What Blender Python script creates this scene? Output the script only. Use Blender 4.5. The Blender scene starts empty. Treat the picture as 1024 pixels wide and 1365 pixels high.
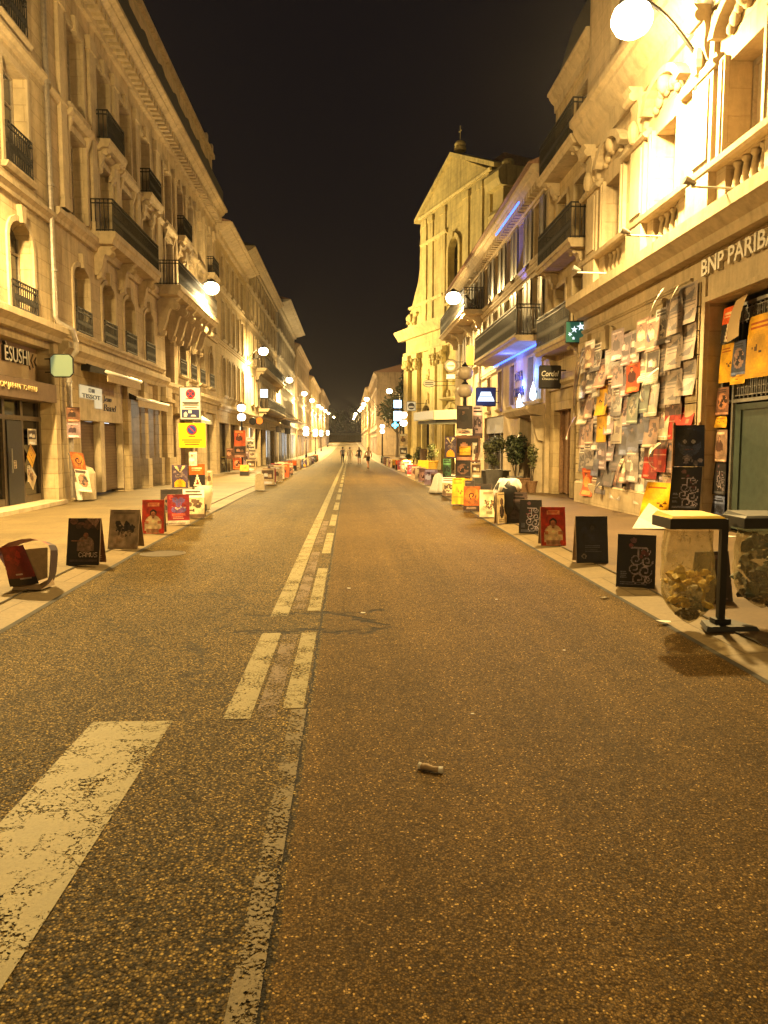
import bpy, math, random
import numpy as np
from mathutils import Vector, Matrix

SC = bpy.context.scene
COL = SC.collection
R = math.radians
rnd = random.Random(7)
UP = Vector((0, 0, 1))
BASE = {}

# ---------------------------------------------------------------- camera
F_PX, CAM_H = 1010.0, 1.6
YAW = math.atan(46 / F_PX)
PITCH = math.atan(90.5 / math.hypot(F_PX, 46))
cam = bpy.data.cameras.new('camera')
cam_o = bpy.data.objects.new('camera', cam)
COL.objects.link(cam_o)
cam.sensor_fit = 'VERTICAL'
cam.sensor_height = 36
cam.lens = 36 * F_PX / 1365
cam.clip_end = 3000
cam.clip_start = 0.05
cam_o.location = (0, 0, CAM_H)
cam_o.rotation_euler = (math.pi / 2 - PITCH, 0, -YAW)
SC.camera = cam_o


def gz(y):
    """height of the street surface: a slight sag, then a rise far away"""
    pts = [(-60, 0), (12, 0), (45, -0.22), (70, -0.42), (110, -0.4), (150, -0.05), (330, 2.9), (420, 3.2)]
    for (a, za), (b, zb) in zip(pts, pts[1:]):
        if y <= b:
            return za + (zb - za) * max(0, (y - a)) / (b - a)
    return 3.2


def px_ray(px, py):
    f = Vector((math.sin(YAW) * math.cos(PITCH), math.cos(YAW) * math.cos(PITCH), -math.sin(PITCH)))
    r = Vector((math.cos(YAW), -math.sin(YAW), 0))
    return f + r * ((px - 512) / F_PX) + r.cross(f) * ((682.5 - py) / F_PX)


def at_y(px, py, y):
    d = px_ray(px, py)
    return Vector((0, 0, CAM_H)) + d * (y / d.y)


def on_ground(px, py, h=0.0):
    d = px_ray(px, py)
    z = h
    for _ in range(12):
        t = (z - CAM_H) / d.z
        z = h + gz(d.y * t)
    return Vector((d.x * t, d.y * t, z))


# ---------------------------------------------------------------- objects and tags
def tag(o, label=None, cat=None, group=None, kind=None):
    if label: o['label'] = label
    if cat: o['category'] = cat
    if group: o['group'] = group
    if kind: o['kind'] = kind
    return o


def thing(name, label, cat, loc=(0, 0, 0), rz=0.0, group=None, world=False, rot=None):
    """an Empty at the base of a thing; world=True: its parts are given in world coordinates"""
    o = bpy.data.objects.new(name, None)
    COL.objects.link(o)
    o.location = loc
    o.rotation_euler = rot or (0, 0, rz)
    o.empty_display_size = 0.2
    tag(o, label, cat, group)
    BASE[o.name] = Vector(loc) if world else Vector((0, 0, 0))
    return o


def kids(o):
    return [c for c in COL.objects if c.parent == o]


def copy_tree(o, parent=None, children=None):
    c = o.copy()
    COL.objects.link(c)
    c.parent = parent
    for ch in list(o.children):
        copy_tree(ch, c)
    return c


class Frame:
    """facade coordinates: u along the wall, n out towards the street, z up"""
    def __init__(self, o, ud, nd):
        self.o, self.ud, self.nd = Vector(o), Vector(ud), Vector(nd)

    def __call__(self, u, n, z):
        return self.o + self.ud * u + self.nd * n + UP * z


ID = Frame((0, 0, 0), (1, 0, 0), (0, 1, 0))


class MB:
    def __init__(self, P=ID):
        self.v, self.f, self.m, self.P, self.mi = [], [], [], P, 0
        self.col = None

    def face(self, pts):
        i = len(self.v)
        self.v.extend(pts)
        self.f.append(tuple(range(i, i + len(pts))))
        self.m.append(self.mi)

    def quad(self, *p):
        self.face([self.P(*q) for q in p])

    def box(self, u0, u1, n0, n1, z0, z1):
        P = self.P
        i = len(self.v)
        self.v.extend([P(u0, n0, z0), P(u1, n0, z0), P(u1, n1, z0), P(u0, n1, z0),
                       P(u0, n0, z1), P(u1, n0, z1), P(u1, n1, z1), P(u0, n1, z1)])
        for q in ((0, 3, 2, 1), (4, 5, 6, 7), (0, 1, 5, 4), (1, 2, 6, 5), (2, 3, 7, 6), (3, 0, 4, 7)):
            self.f.append(tuple(i + k for k in q))
            self.m.append(self.mi)
        return self

    def prism(self, ring_a, ring_b, cap=True):
        i, k = len(self.v), len(ring_a)
        self.v.extend(ring_a)
        self.v.extend(ring_b)
        for j in range(k):
            self.f.append((i + j, i + (j + 1) % k, i + k + (j + 1) % k, i + k + j))
            self.m.append(self.mi)
        if cap:
            self.f.append(tuple(i + j for j in range(k))[::-1])
            self.f.append(tuple(i + k + j for j in range(k)))
            self.m += [self.mi, self.mi]
        return self

    def along(self, prof, u0, u1):
        """profile of (n, z) run along u"""
        P = self.P
        return self.prism([P(u0, n, z) for n, z in prof], [P(u1, n, z) for n, z in prof])

    def plate(self, outline, n0, n1):
        """outline of (u, z) made n1-n0 thick"""
        P = self.P
        return self.prism([P(u, n0, z) for u, z in outline], [P(u, n1, z) for u, z in outline])

    def side(self, outline, u0, u1):
        return self.along(outline, u0, u1)

    def tube(self, pts, r, seg=6, cap=True):
        P = self.P
        pts = [P(*p) for p in pts]
        rs = r if isinstance(r, (list, tuple)) else [r] * len(pts)
        i0 = len(self.v)
        for k, p in enumerate(pts):
            d = (pts[min(k + 1, len(pts) - 1)] - pts[max(k - 1, 0)]).normalized()
            a = d.cross(Vector((0.31, 0.17, 0.93)))
            if a.length < 1e-3: a = d.cross(Vector((1, 0, 0)))
            a.normalize()
            b = d.cross(a)
            for s in range(seg):
                t = 2 * math.pi * s / seg
                self.v.append(p + (a * math.cos(t) + b * math.sin(t)) * rs[k])
        for k in range(len(pts) - 1):
            for s in range(seg):
                q = i0 + k * seg
                self.f.append((q + s, q + (s + 1) % seg, q + seg + (s + 1) % seg, q + seg + s))
                self.m.append(self.mi)
        if cap:
            self.f.append(tuple(i0 + s for s in range(seg))[::-1])
            self.f.append(tuple(i0 + (len(pts) - 1) * seg + s for s in range(seg)))
            self.m += [self.mi, self.mi]
        return self

    def lathe(self, c, prof, seg=16, ru=1.0, rn=1.0):
        """profile of (r, z) turned about a vertical axis at (u, n, z)"""
        P = self.P
        i0 = len(self.v)
        for r, z in prof:
            for s in range(seg):
                t = 2 * math.pi * s / seg
                self.v.append(P(c[0] + ru * r * math.cos(t), c[1] + rn * r * math.sin(t), c[2] + z))
        for k in range(len(prof) - 1):
            for s in range(seg):
                q = i0 + k * seg
                self.f.append((q + s, q + (s + 1) % seg, q + seg + (s + 1) % seg, q + seg + s))
                self.m.append(self.mi)
        self.f.append(tuple(i0 + s for s in range(seg))[::-1])
        self.f.append(tuple(i0 + (len(prof) - 1) * seg + s for s in range(seg)))
        self.m += [self.mi, self.mi]
        return self

    def ball(self, c, ru, rn, rz, seg=12, rings=8):
        return self.lathe(c, [(max(1e-3, math.sin(math.pi * k / rings)), -math.cos(math.pi * k / rings) * rz) for k in range(rings + 1)], seg, ru, rn)

    def build(self, name, mats, parent=None, smooth=False, at=None):
        base = Vector(at) if at is not None else (BASE.get(parent.name, Vector((0, 0, 0))) if parent else Vector((0, 0, 0)))
        me = bpy.data.meshes.new(name)
        me.from_pydata([tuple(p - base) for p in self.v], [], self.f)
        for m in (mats if isinstance(mats, (list, tuple)) else [mats]):
            me.materials.append(m)
        if len(me.materials) > 1:
            me.polygons.foreach_set('material_index', self.m)
        if smooth:
            me.polygons.foreach_set('use_smooth', [True] * len(self.f))
        me.update()
        o = bpy.data.objects.new(name, me)
        COL.objects.link(o)
        if parent:
            o.parent = parent
            BASE[o.name] = BASE.get(parent.name, Vector((0, 0, 0)))
        else:
            o.location = base
            BASE[o.name] = base
        return o


# ---------------------------------------------------------------- materials
class NT:
    def __init__(self, name):
        self.m = bpy.data.materials.new(name)
        self.m.use_nodes = True
        self.t = self.m.node_tree
        self.b = self.t.nodes['Principled BSDF']
        self.out = self.t.nodes['Material Output']

    def n(self, typ, **kw):
        d = self.t.nodes.new(typ)
        for k, v in kw.items():
            if k.startswith('_'):
                setattr(d, k[1:], v)
            else:
                d.inputs[k].default_value = v
        return d

    def l(self, a, b):
        self.t.links.new(a, b)

    def math(self, op, a, b=None, c=None, clamp=False):
        d = self.t.nodes.new('ShaderNodeMath')
        d.operation = op
        d.use_clamp = clamp
        for i, x in enumerate((a, b, c)):
            if x is None: continue
            if isinstance(x, (int, float)): d.inputs[i].default_value = x
            else: self.l(x, d.inputs[i])
        return d.outputs[0]

    def ramp(self, fac, stops, interp='LINEAR'):
        d = self.t.nodes.new('ShaderNodeValToRGB')
        d.color_ramp.interpolation = interp
        e = d.color_ramp.elements
        while len(e) < len(stops): e.new(0.5)
        for s, (p, c) in zip(e, stops):
            s.position = p
            s.color = (*c, 1) if len(c) == 3 else c
        self.l(fac, d.inputs[0])
        return d.outputs[0]

    def mix(self, fac, a, b, mode='MIX'):
        d = self.t.nodes.new('ShaderNodeMix')
        d.data_type = 'RGBA'
        d.blend_type = mode
        for i, x in ((0, fac), (6, a), (7, b)):
            if isinstance(x, (int, float)): d.inputs[i].default_value = x
            elif isinstance(x, tuple): d.inputs[i].default_value = (*x, 1)
            else: self.l(x, d.inputs[i])
        return d.outputs[2]

    def noise(self, vec, scale, detail=4, rough=0.55, dist=0.0):
        d = self.n('ShaderNodeTexNoise', Scale=scale, Detail=detail, Roughness=rough, Distortion=dist)
        self.l(vec, d.inputs['Vector'])
        return d

    def bump(self, h, strength=0.3, dist=0.01, normal=None):
        d = self.n('ShaderNodeBump', Strength=strength, Distance=dist)
        self.l(h, d.inputs['Height'])
        if normal is not None: self.l(normal, d.inputs['Normal'])
        self.l(d.outputs[0], self.b.inputs['Normal'])
        return d.outputs[0]

    def pos(self):
        return self.n('ShaderNodeNewGeometry').outputs['Position']

    def obj(self):
        return self.n('ShaderNodeTexCoord').outputs['Object']


def simple(name, col, rough=0.6, metal=0.0, vary=0.25, scale=6.0, bump=0.1, spec=0.5):
    k = NT(name)
    v = k.pos()
    nz = k.noise(v, scale, 5, 0.6)
    f = k.ramp(nz.outputs[0], [(0.3, (1 - vary,) * 3), (0.7, (1 + vary * 0.6,) * 3)])
    k.l(k.mix(1.0, tuple(col), f, 'MULTIPLY'), k.b.inputs['Base Color'])
    k.b.inputs['Roughness'].default_value = rough
    k.b.inputs['Metallic'].default_value = metal
    k.b.inputs['Specular IOR Level'].default_value = spec
    if bump:
        k.bump(k.noise(v, scale * 7, 3).outputs[0], bump, 0.004)
    return k.m


def emit(name, col, strength):
    k = NT(name)
    k.b.inputs['Base Color'].default_value = (col[0] * 0.2, col[1] * 0.2, col[2] * 0.2, 1)
    k.b.inputs['Emission Color'].default_value = (*col, 1)
    k.b.inputs['Emission Strength'].default_value = strength
    k.b.inputs['Roughness'].default_value = 0.3
    return k.m


def stone(name, col, bw=0.9, bh=0.42, joint=0.35, jw=0.012, stain=0.35, plain=False, deep=1.0):
    k = NT(name)
    v = k.obj()
    sp = k.n('ShaderNodeSeparateXYZ')
    k.l(v, sp.inputs[0])
    cb = k.n('ShaderNodeCombineXYZ')
    k.l(k.math('ADD', sp.outputs[0], sp.outputs[1]), cb.inputs[0])
    k.l(sp.outputs[2], cb.inputs[1])
    n1 = k.noise(v, 0.55, 6, 0.62)
    n2 = k.noise(v, 9, 5, 0.65)
    st = k.n('ShaderNodeMapping')
    st.inputs['Scale'].default_value = (2.2, 2.2, 0.22)
    k.l(v, st.inputs[0])
    n3 = k.noise(st.outputs[0], 1.6, 5, 0.6)
    c = k.mix(k.ramp(n1.outputs[0], [(0.32, (0,) * 3), (0.7, (1,) * 3)]), tuple(x * (1 - stain * 0.55) for x in col), tuple(min(0.8, x * 1.12) for x in col))
    c = k.mix(k.math('MULTIPLY', k.ramp(n3.outputs[0], [(0.5, (0,) * 3), (0.7, (1,) * 3)]), min(0.8, stain * 1.6)), c, tuple(x * 0.40 for x in col))
    n4 = k.noise(v, 2.3, 6, 0.7)
    c = k.mix(0.5, c, k.ramp(n4.outputs[0], [(0.35, (0.7,) * 3), (0.6, (1.1,) * 3)]), 'MULTIPLY')
    c = k.mix(0.5, c, k.ramp(n2.outputs[0], [(0.25, (0.72,) * 3), (0.75, (1.12,) * 3)]), 'MULTIPLY')
    h = k.math('MULTIPLY', n2.outputs[0], 0.35)
    if not plain:
        br = k.n('ShaderNodeTexBrick', Scale=1.0)
        br.inputs['Brick Width'].default_value = bw
        br.inputs['Row Height'].default_value = bh
        br.inputs['Mortar Size'].default_value = jw
        br.inputs['Mortar Smooth'].default_value = 0.3
        br.inputs['Color1'].default_value = (0.84, 0.84, 0.84, 1)
        br.inputs['Color2'].default_value = (1.08, 1.06, 1.02, 1)
        br.inputs['Mortar'].default_value = (0.6, 0.57, 0.52, 1)
        k.l(cb.outputs[0], br.inputs['Vector'])
        c = k.mix(joint * 1.4 if joint < 0.7 else 1.0, c, br.outputs['Color'], 'MULTIPLY')
        h = k.math('ADD', h, k.math('MULTIPLY', br.outputs['Fac'], -1.6 * deep))
    k.l(c, k.b.inputs['Base Color'])
    k.b.inputs['Roughness'].default_value = 0.82
    k.bump(h, 0.55, 0.02)
    return k.m


M = {}
M['stone_a'] = stone('cream_limestone_blocks', (0.54, 0.43, 0.26), 1.1, 0.40, 0.55)
M['stone_b'] = stone('pale_limestone', (0.55, 0.44, 0.28), 1.4, 0.5, 0.45)
M['stone_c'] = stone('warm_limestone', (0.55, 0.43, 0.24), 1.2, 0.42, 0.4)
M['stone_trim'] = stone('carved_limestone', (0.53, 0.43, 0.28), plain=True, stain=0.3)
M['stone_bank'] = stone('bank_limestone', (0.55, 0.44, 0.29), 1.3, 0.45, 0.3, stain=0.3)
M['stone_plain'] = stone('smooth_limestone', (0.56, 0.46, 0.31), plain=True, stain=0.25)
M['stone_church'] = stone('church_sandstone', (0.56, 0.45, 0.18), 0.9, 0.4, 0.35, stain=0.55)
M['church_trim'] = stone('church_carved_stone', (0.57, 0.46, 0.19), plain=True, stain=0.5)
M['render_pale'] = stone('pale_render', (0.55, 0.52, 0.47), plain=True, stain=0.25)
M['render_grey'] = stone('grey_render', (0.40, 0.37, 0.33), plain=True, stain=0.35)
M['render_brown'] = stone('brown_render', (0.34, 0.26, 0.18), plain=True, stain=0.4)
M['render_hotel'] = stone('hotel_render', (0.54, 0.43, 0.27), plain=True, stain=0.3)
M['roof'] = simple('clay_roof_tiles', (0.26, 0.15, 0.10), 0.8, vary=0.4, scale=12)
M['slate'] = simple('dark_slate', (0.045, 0.045, 0.05), 0.6, vary=0.3, scale=9)
M['iron'] = simple('black_iron', (0.025, 0.022, 0.02), 0.45, 0.6, vary=0.4, scale=25)
M['steel'] = simple('grey_painted_steel', (0.33, 0.32, 0.31), 0.4, 0.5, vary=0.2, scale=18)
M['zinc'] = simple('zinc_pipe', (0.42, 0.38, 0.34), 0.35, 0.7, vary=0.3, scale=10)
M['glass'] = simple('dark_window_glass', (0.018, 0.016, 0.014), 0.06, 0.0, vary=0.2, scale=1.5, bump=0.02, spec=0.6)
M['blind'] = simple('cream_window_blind', (0.50, 0.42, 0.31), 0.7, vary=0.12, scale=3)
M['timber'] = simple('painted_window_timber', (0.30, 0.25, 0.19), 0.55, vary=0.25, scale=14)
M['timber_w'] = simple('white_painted_timber', (0.60, 0.56, 0.49), 0.5, vary=0.15, scale=14)
M['timber_d'] = simple('dark_stained_timber', (0.09, 0.055, 0.035), 0.5, vary=0.4, scale=14)
M['bronze'] = simple('bronze_shopfront_metal', (0.10, 0.075, 0.05), 0.35, 0.5, vary=0.25, scale=12)
M['greygreen'] = simple('grey_green_door_paint', (0.055, 0.075, 0.065), 0.4, vary=0.25, scale=8)
M['awning'] = simple('cream_canvas', (0.50, 0.40, 0.27), 0.85, vary=0.15, scale=8)
M['awning_d'] = simple('brown_canvas', (0.13, 0.085, 0.055), 0.85, vary=0.2, scale=8)
M['white_metal'] = simple('white_metal', (0.70, 0.68, 0.63), 0.35, 0.0, vary=0.1, scale=10)
M['card'] = simple('brown_cardboard', (0.33, 0.24, 0.15), 0.85, vary=0.2, scale=18)
M['card_w'] = simple('white_card', (0.62, 0.60, 0.55), 0.7, vary=0.12, scale=18)
M['black'] = simple('matt_black_plastic', (0.012, 0.012, 0.013), 0.5, vary=0.3, scale=12)
M['black_sign'] = simple('black_sign_panel', (0.014, 0.013, 0.014), 0.35, vary=0.2, scale=9)
M['navy_sign'] = simple('navy_sign_panel', (0.012, 0.025, 0.07), 0.35, vary=0.15, scale=9)
M['green_sign'] = emit('green_lit_sign_panel', (0.05, 0.30, 0.20), 0.22)
M['tile_cream'] = simple('cream_sign_board', (0.62, 0.55, 0.38), 0.5, vary=0.08, scale=8)
M['tan_board'] = simple('tan_fascia_board', (0.42, 0.30, 0.17), 0.55, vary=0.12, scale=5)
M['dark_txt'] = simple('dark_lettering', (0.03, 0.026, 0.03), 0.4, vary=0.1)
M['navy_txt'] = simple('navy_lettering', (0.02, 0.03, 0.14), 0.4, vary=0.1)
M['pale_txt'] = simple('pale_metal_lettering', (0.72, 0.68, 0.60), 0.35, 0.2, vary=0.08)
M['gold_txt'] = simple('gold_lettering', (0.62, 0.46, 0.20), 0.4, 0.2, vary=0.1)
M['terracotta'] = simple('terracotta', (0.42, 0.17, 0.05), 0.75, vary=0.25, scale=14)
M['yellow_pot'] = simple('ochre_glazed_pot', (0.60, 0.38, 0.06), 0.5, vary=0.25, scale=10)
M['yellow'] = simple('yellow_plastic', (0.66, 0.44, 0.02), 0.45, vary=0.15, scale=14)
M['orange_sign'] = emit('orange_lit_sign', (1.0, 0.22, 0.02), 0.9)
M['planter'] = simple('grey_planter', (0.13, 0.12, 0.11), 0.7, vary=0.25, scale=12)
M['wood'] = simple('planter_timber', (0.26, 0.15, 0.08), 0.65, vary=0.35, scale=16)
M['bark'] = simple('tree_bark', (0.10, 0.075, 0.05), 0.9, vary=0.4, scale=20, bump=0.4)
M['leaf'] = simple('dark_green_leaf', (0.055, 0.075, 0.03), 0.5, vary=0.5, scale=5)
M['leaf2'] = simple('olive_leaf', (0.12, 0.13, 0.05), 0.5, vary=0.5, scale=7)
M['skin'] = simple('skin', (0.45, 0.27, 0.18), 0.6, vary=0.1)
M['lamp_glow'] = emit('sodium_lamp_bowl', (1.0, 0.78, 0.42), 30)
M['globe_lit'] = emit('lit_opal_globe', (1.0, 0.86, 0.62), 9)
M['globe_off'] = simple('unlit_opal_globe', (0.45, 0.38, 0.30), 0.3, vary=0.12, scale=9)
M['shop_light'] = emit('lit_shop_interior', (0.80, 0.90, 1.0), 2.2)
M['shop_warm'] = emit('warm_lit_shop_interior', (1.0, 0.80, 0.52), 2.0)
M['sign_cyan'] = emit('cyan_lightbox', (0.62, 0.92, 1.0), 3.0)
M['sign_blue'] = emit('blue_white_lightbox', (0.42, 0.66, 1.0), 7.0)
M['sign_teal'] = emit('teal_cross_light', (0.10, 0.75, 1.0), 6.0)
M['blue_led'] = emit('blue_led_strip', (0.06, 0.16, 1.0), 4.0)
M['drop_light'] = emit('white_blue_wall_light', (0.55, 0.75, 1.0), 12.0)
M['bed_white'] = emit('white_lit_pictogram', (0.75, 0.88, 1.0), 1.6)
M['pale_lit'] = emit('pale_green_lit_panel', (0.52, 0.66, 0.36), 0.3)
M['cream_lit'] = emit('cream_lit_panel', (0.95, 0.80, 0.45), 0.5)


def shutter_mat(name, col, pitch=0.07):
    k = NT(name)
    v = k.obj()
    w = k.n('ShaderNodeTexWave', Scale=0.5 / pitch * 0.32 * 2, Distortion=0.0)
    w.bands_direction = 'Z'
    w.wave_profile = 'SAW'
    k.l(v, w.inputs['Vector'])
    nz = k.noise(v, 2.5, 4)
    c = k.mix(k.ramp(nz.outputs[0], [(0.35, (0,) * 3), (0.7, (1,) * 3)]), tuple(x * 0.7 for x in col), tuple(col))
    c = k.mix(k.ramp(w.outputs['Fac'], [(0.75, (0,) * 3), (0.95, (1,) * 3)]), c, tuple(x * 0.4 for x in col))
    k.l(c, k.b.inputs['Base Color'])
    k.b.inputs['Roughness'].default_value = 0.38
    k.b.inputs['Metallic'].default_value = 0.25
    k.bump(w.outputs['Fac'], 0.8, 0.02)
    return k.m


M['roller'] = shutter_mat('brown_roller_shutter', (0.17, 0.105, 0.07), 0.1)
M['louvre'] = shutter_mat('louvred_shutter', (0.34, 0.29, 0.23), 0.06)
M['louvre_d'] = shutter_mat('dark_louvred_shutter', (0.12, 0.10, 0.09), 0.06)


# printed paper and other things coloured face by face
def print_mat(name, rough=0.35, alpha=None):
    k = NT(name)
    a = k.n('ShaderNodeVertexColor')
    a.layer_name = 'print'
    k.l(a.outputs['Color'], k.b.inputs['Base Color'])
    k.b.inputs['Roughness'].default_value = rough
    nz = k.noise(k.pos(), 14, 3)
    k.bump(nz.outputs[0], 0.25, 0.01)
    return k.m


M['paper'] = print_mat('printed_paper', 0.6)
M['gloss'] = print_mat('glossy_printed_paper', 0.28)


# ---- the street surface
def road_mat():
    k = NT('worn_asphalt')
    p = k.pos()
    sp = k.n('ShaderNodeSeparateXYZ')
    k.l(p, sp.inputs[0])
    x, y = sp.outputs[0], sp.outputs[1]
    wob = k.noise(p, 9, 4, 0.7).outputs[0]
    wob2 = k.noise(p, 1.7, 4, 0.6).outputs[0]
    edge = k.math('ADD', x, k.math('MULTIPLY', k.math('SUBTRACT', wob, 0.5), 0.05))
    right = k.math('GREATER_THAN', edge, -0.235)          # newer, finer surface right of the joint
    dist = k.noise(p, 40, 2, 0.5)
    def stones(scale, stops):
        vo = k.n('ShaderNodeTexVoronoi', Scale=scale, Randomness=1.0)
        k.l(p, vo.inputs['Vector'])
        sx = k.n('ShaderNodeSeparateColor')
        k.l(vo.outputs['Color'], sx.inputs[0])
        return vo.outputs['Distance'], k.ramp(sx.outputs[0], stops, 'CONSTANT'), sx.outputs[1]
    dl, cl, rl = stones(104, [(0, (0.022, 0.018, 0.014)), (0.28, (0.062, 0.05, 0.039)), (0.56, (0.125, 0.103, 0.08)), (0.80, (0.22, 0.185, 0.14)), (0.935, (0.36, 0.31, 0.24))])  # palest stones also stand for lamp glints, put into the colour
    dr, cr, rr = stones(140, [(0, (0.045, 0.034, 0.026)), (0.35, (0.080, 0.062, 0.046)), (0.70, (0.118, 0.092, 0.068)), (0.90, (0.18, 0.14, 0.105)), (0.980, (0.44, 0.37, 0.29))])  # sparse bright stones: glints painted as stone colour here too
    gap_l = k.ramp(dl, [(0.30, (1,) * 3), (0.62, (0.28,) * 3)])
    gap_r = k.ramp(dr, [(0.30, (1,) * 3), (0.70, (0.45,) * 3)])
    cl = k.mix(1.0, cl, gap_l, 'MULTIPLY')
    cr = k.mix(1.0, cr, gap_r, 'MULTIPLY')
    c = k.mix(right, cl, cr)
    big = k.noise(p, 0.45, 5, 0.6).outputs[0]
    c = k.mix(0.75, c, k.ramp(big, [(0.3, (0.72,) * 3), (0.7, (1.22,) * 3)]), 'MULTIPLY')
    mid = k.noise(p, 5, 5, 0.7).outputs[0]
    c = k.mix(0.6, c, k.ramp(mid, [(0.3, (0.7,) * 3), (0.7, (1.2,) * 3)]), 'MULTIPLY')
    # polished wheel tracks, oil and patches along the lanes
    tm = k.n('ShaderNodeMapping')
    tm.inputs['Scale'].default_value = (1.5, 0.05, 1)
    k.l(p, tm.inputs[0])
    c = k.mix(0.8, c, k.ramp(k.noise(tm.outputs[0], 1.4, 4, 0.6).outputs[0], [(0.35, (0.76,) * 3), (0.65, (1.2,) * 3)]), 'MULTIPLY')
    oil = k.ramp(k.noise(p, 0.9, 6, 0.7, 0.6).outputs[0], [(0.60, (0,) * 3), (0.70, (1,) * 3)])
    c = k.mix(k.math('MULTIPLY', oil, 0.35), c, (0.03, 0.026, 0.02))
    def band(v, c0, hw, soft):
        d = k.math('ABSOLUTE', k.math('SUBTRACT', v, c0))
        return k.ramp(k.math('DIVIDE', d, hw), [(1 - soft, (1,) * 3), (1.0, (0,) * 3)])
    # crack along the joint and the torn patch across it
    seam = band(k.math('ADD', x, k.math('MULTIPLY', k.math('SUBTRACT', wob, 0.5), 0.085)), -0.262, 0.011, 0.5)
    xr = k.math('MULTIPLY', k.math('GREATER_THAN', x, -1.0), k.math('LESS_THAN', x, 0.33))
    yy = k.math('ADD', y, k.math('MULTIPLY', k.math('SUBTRACT', wob2, 0.5), 0.9))
    yy = k.math('ADD', yy, k.math('MULTIPLY', k.math('SUBTRACT', wob, 0.5), 0.25))
    t1 = k.math('MULTIPLY', band(yy, 7.12, 0.07, 0.5), xr)
    t2 = k.math('MULTIPLY', band(yy, 6.42, 0.06, 0.5), xr)
    t3 = k.math('MULTIPLY', band(k.math('ADD', yy, k.math('MULTIPLY', x, 1.1)), 6.9, 0.07, 0.5), k.math('MULTIPLY', k.math('GREATER_THAN', x, -0.25), k.math('LESS_THAN', x, 0.36)))
    torn = k.math('MAXIMUM', k.math('MAXIMUM', t1, t2), t3)
    tear = k.math('MULTIPLY', torn, k.ramp(mid, [(0.38, (0.15,) * 3), (0.52, (1,) * 3)]))
    cr_all = k.math('MAXIMUM', seam, tear)
    broken = k.math('MULTIPLY', k.math('MULTIPLY', band(yy, 6.75, 0.55, 0.4), xr), k.ramp(wob, [(0.5, (0,) * 3), (0.62, (1,) * 3)]))
    c = k.mix(k.math('MULTIPLY', broken, 0.8), c, (0.03, 0.026, 0.022))
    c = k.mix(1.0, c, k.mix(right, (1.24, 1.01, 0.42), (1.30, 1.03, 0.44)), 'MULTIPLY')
    c = k.mix(cr_all, c, (0.010, 0.009, 0.008))
    # long fine cracks
    vc = k.n('ShaderNodeTexVoronoi', Scale=0.32)
    vc.feature = 'DISTANCE_TO_EDGE'
    mp = k.n('ShaderNodeMapping')
    mp.inputs['Scale'].default_value = (1, 0.6, 1)
    ad = k.n('ShaderNodeVectorMath')
    ad.operation = 'ADD'
    k.l(p, ad.inputs[0])
    k.l(k.noise(p, 2.2, 5, 0.7).outputs['Color'], ad.inputs[1])
    k.l(ad.outputs[0], mp.inputs[0])
    k.l(mp.outputs[0], vc.inputs['Vector'])
    fine = k.math('MULTIPLY', k.math('LESS_THAN', vc.outputs['Distance'], 0.0045), k.math('SUBTRACT', 1.0, right))
    c = k.mix(k.math('MULTIPLY', fine, 0.75), c, (0.012, 0.011, 0.010))
    k.l(c, k.b.inputs['Base Color'])
    rough = k.mix(right, k.ramp(rl, [(0, (0.45,) * 3), (1, (0.75,) * 3)]), k.ramp(rr, [(0, (0.5,) * 3), (1, (0.8,) * 3)]))
    k.l(rough, k.b.inputs['Roughness'])
    k.b.inputs['Specular IOR Level'].default_value = 0.05
    hl = k.math('MULTIPLY', k.math('SUBTRACT', 0.75, dl), k.math('ADD', 0.5, rl))
    hr = k.math('MULTIPLY', k.math('SUBTRACT', 0.75, dr), k.math('ADD', 0.6, k.math('MULTIPLY', rr, 0.5)))
    hm = k.n('ShaderNodeMix')
    k.l(right, hm.inputs[0])
    k.l(k.math('MULTIPLY', hl, 1.0), hm.inputs[2])
    k.l(k.math('MULTIPLY', hr, 0.6), hm.inputs[3])
    h = k.math('SUBTRACT', hm.outputs[0], k.math('MULTIPLY', cr_all, 2.0))
    k.bump(k.math('ADD', h, k.math('MULTIPLY', k.noise(p, 260, 2, 0.6).outputs[0], 0.6)), 0.5, 0.005)
    return k.m


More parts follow.
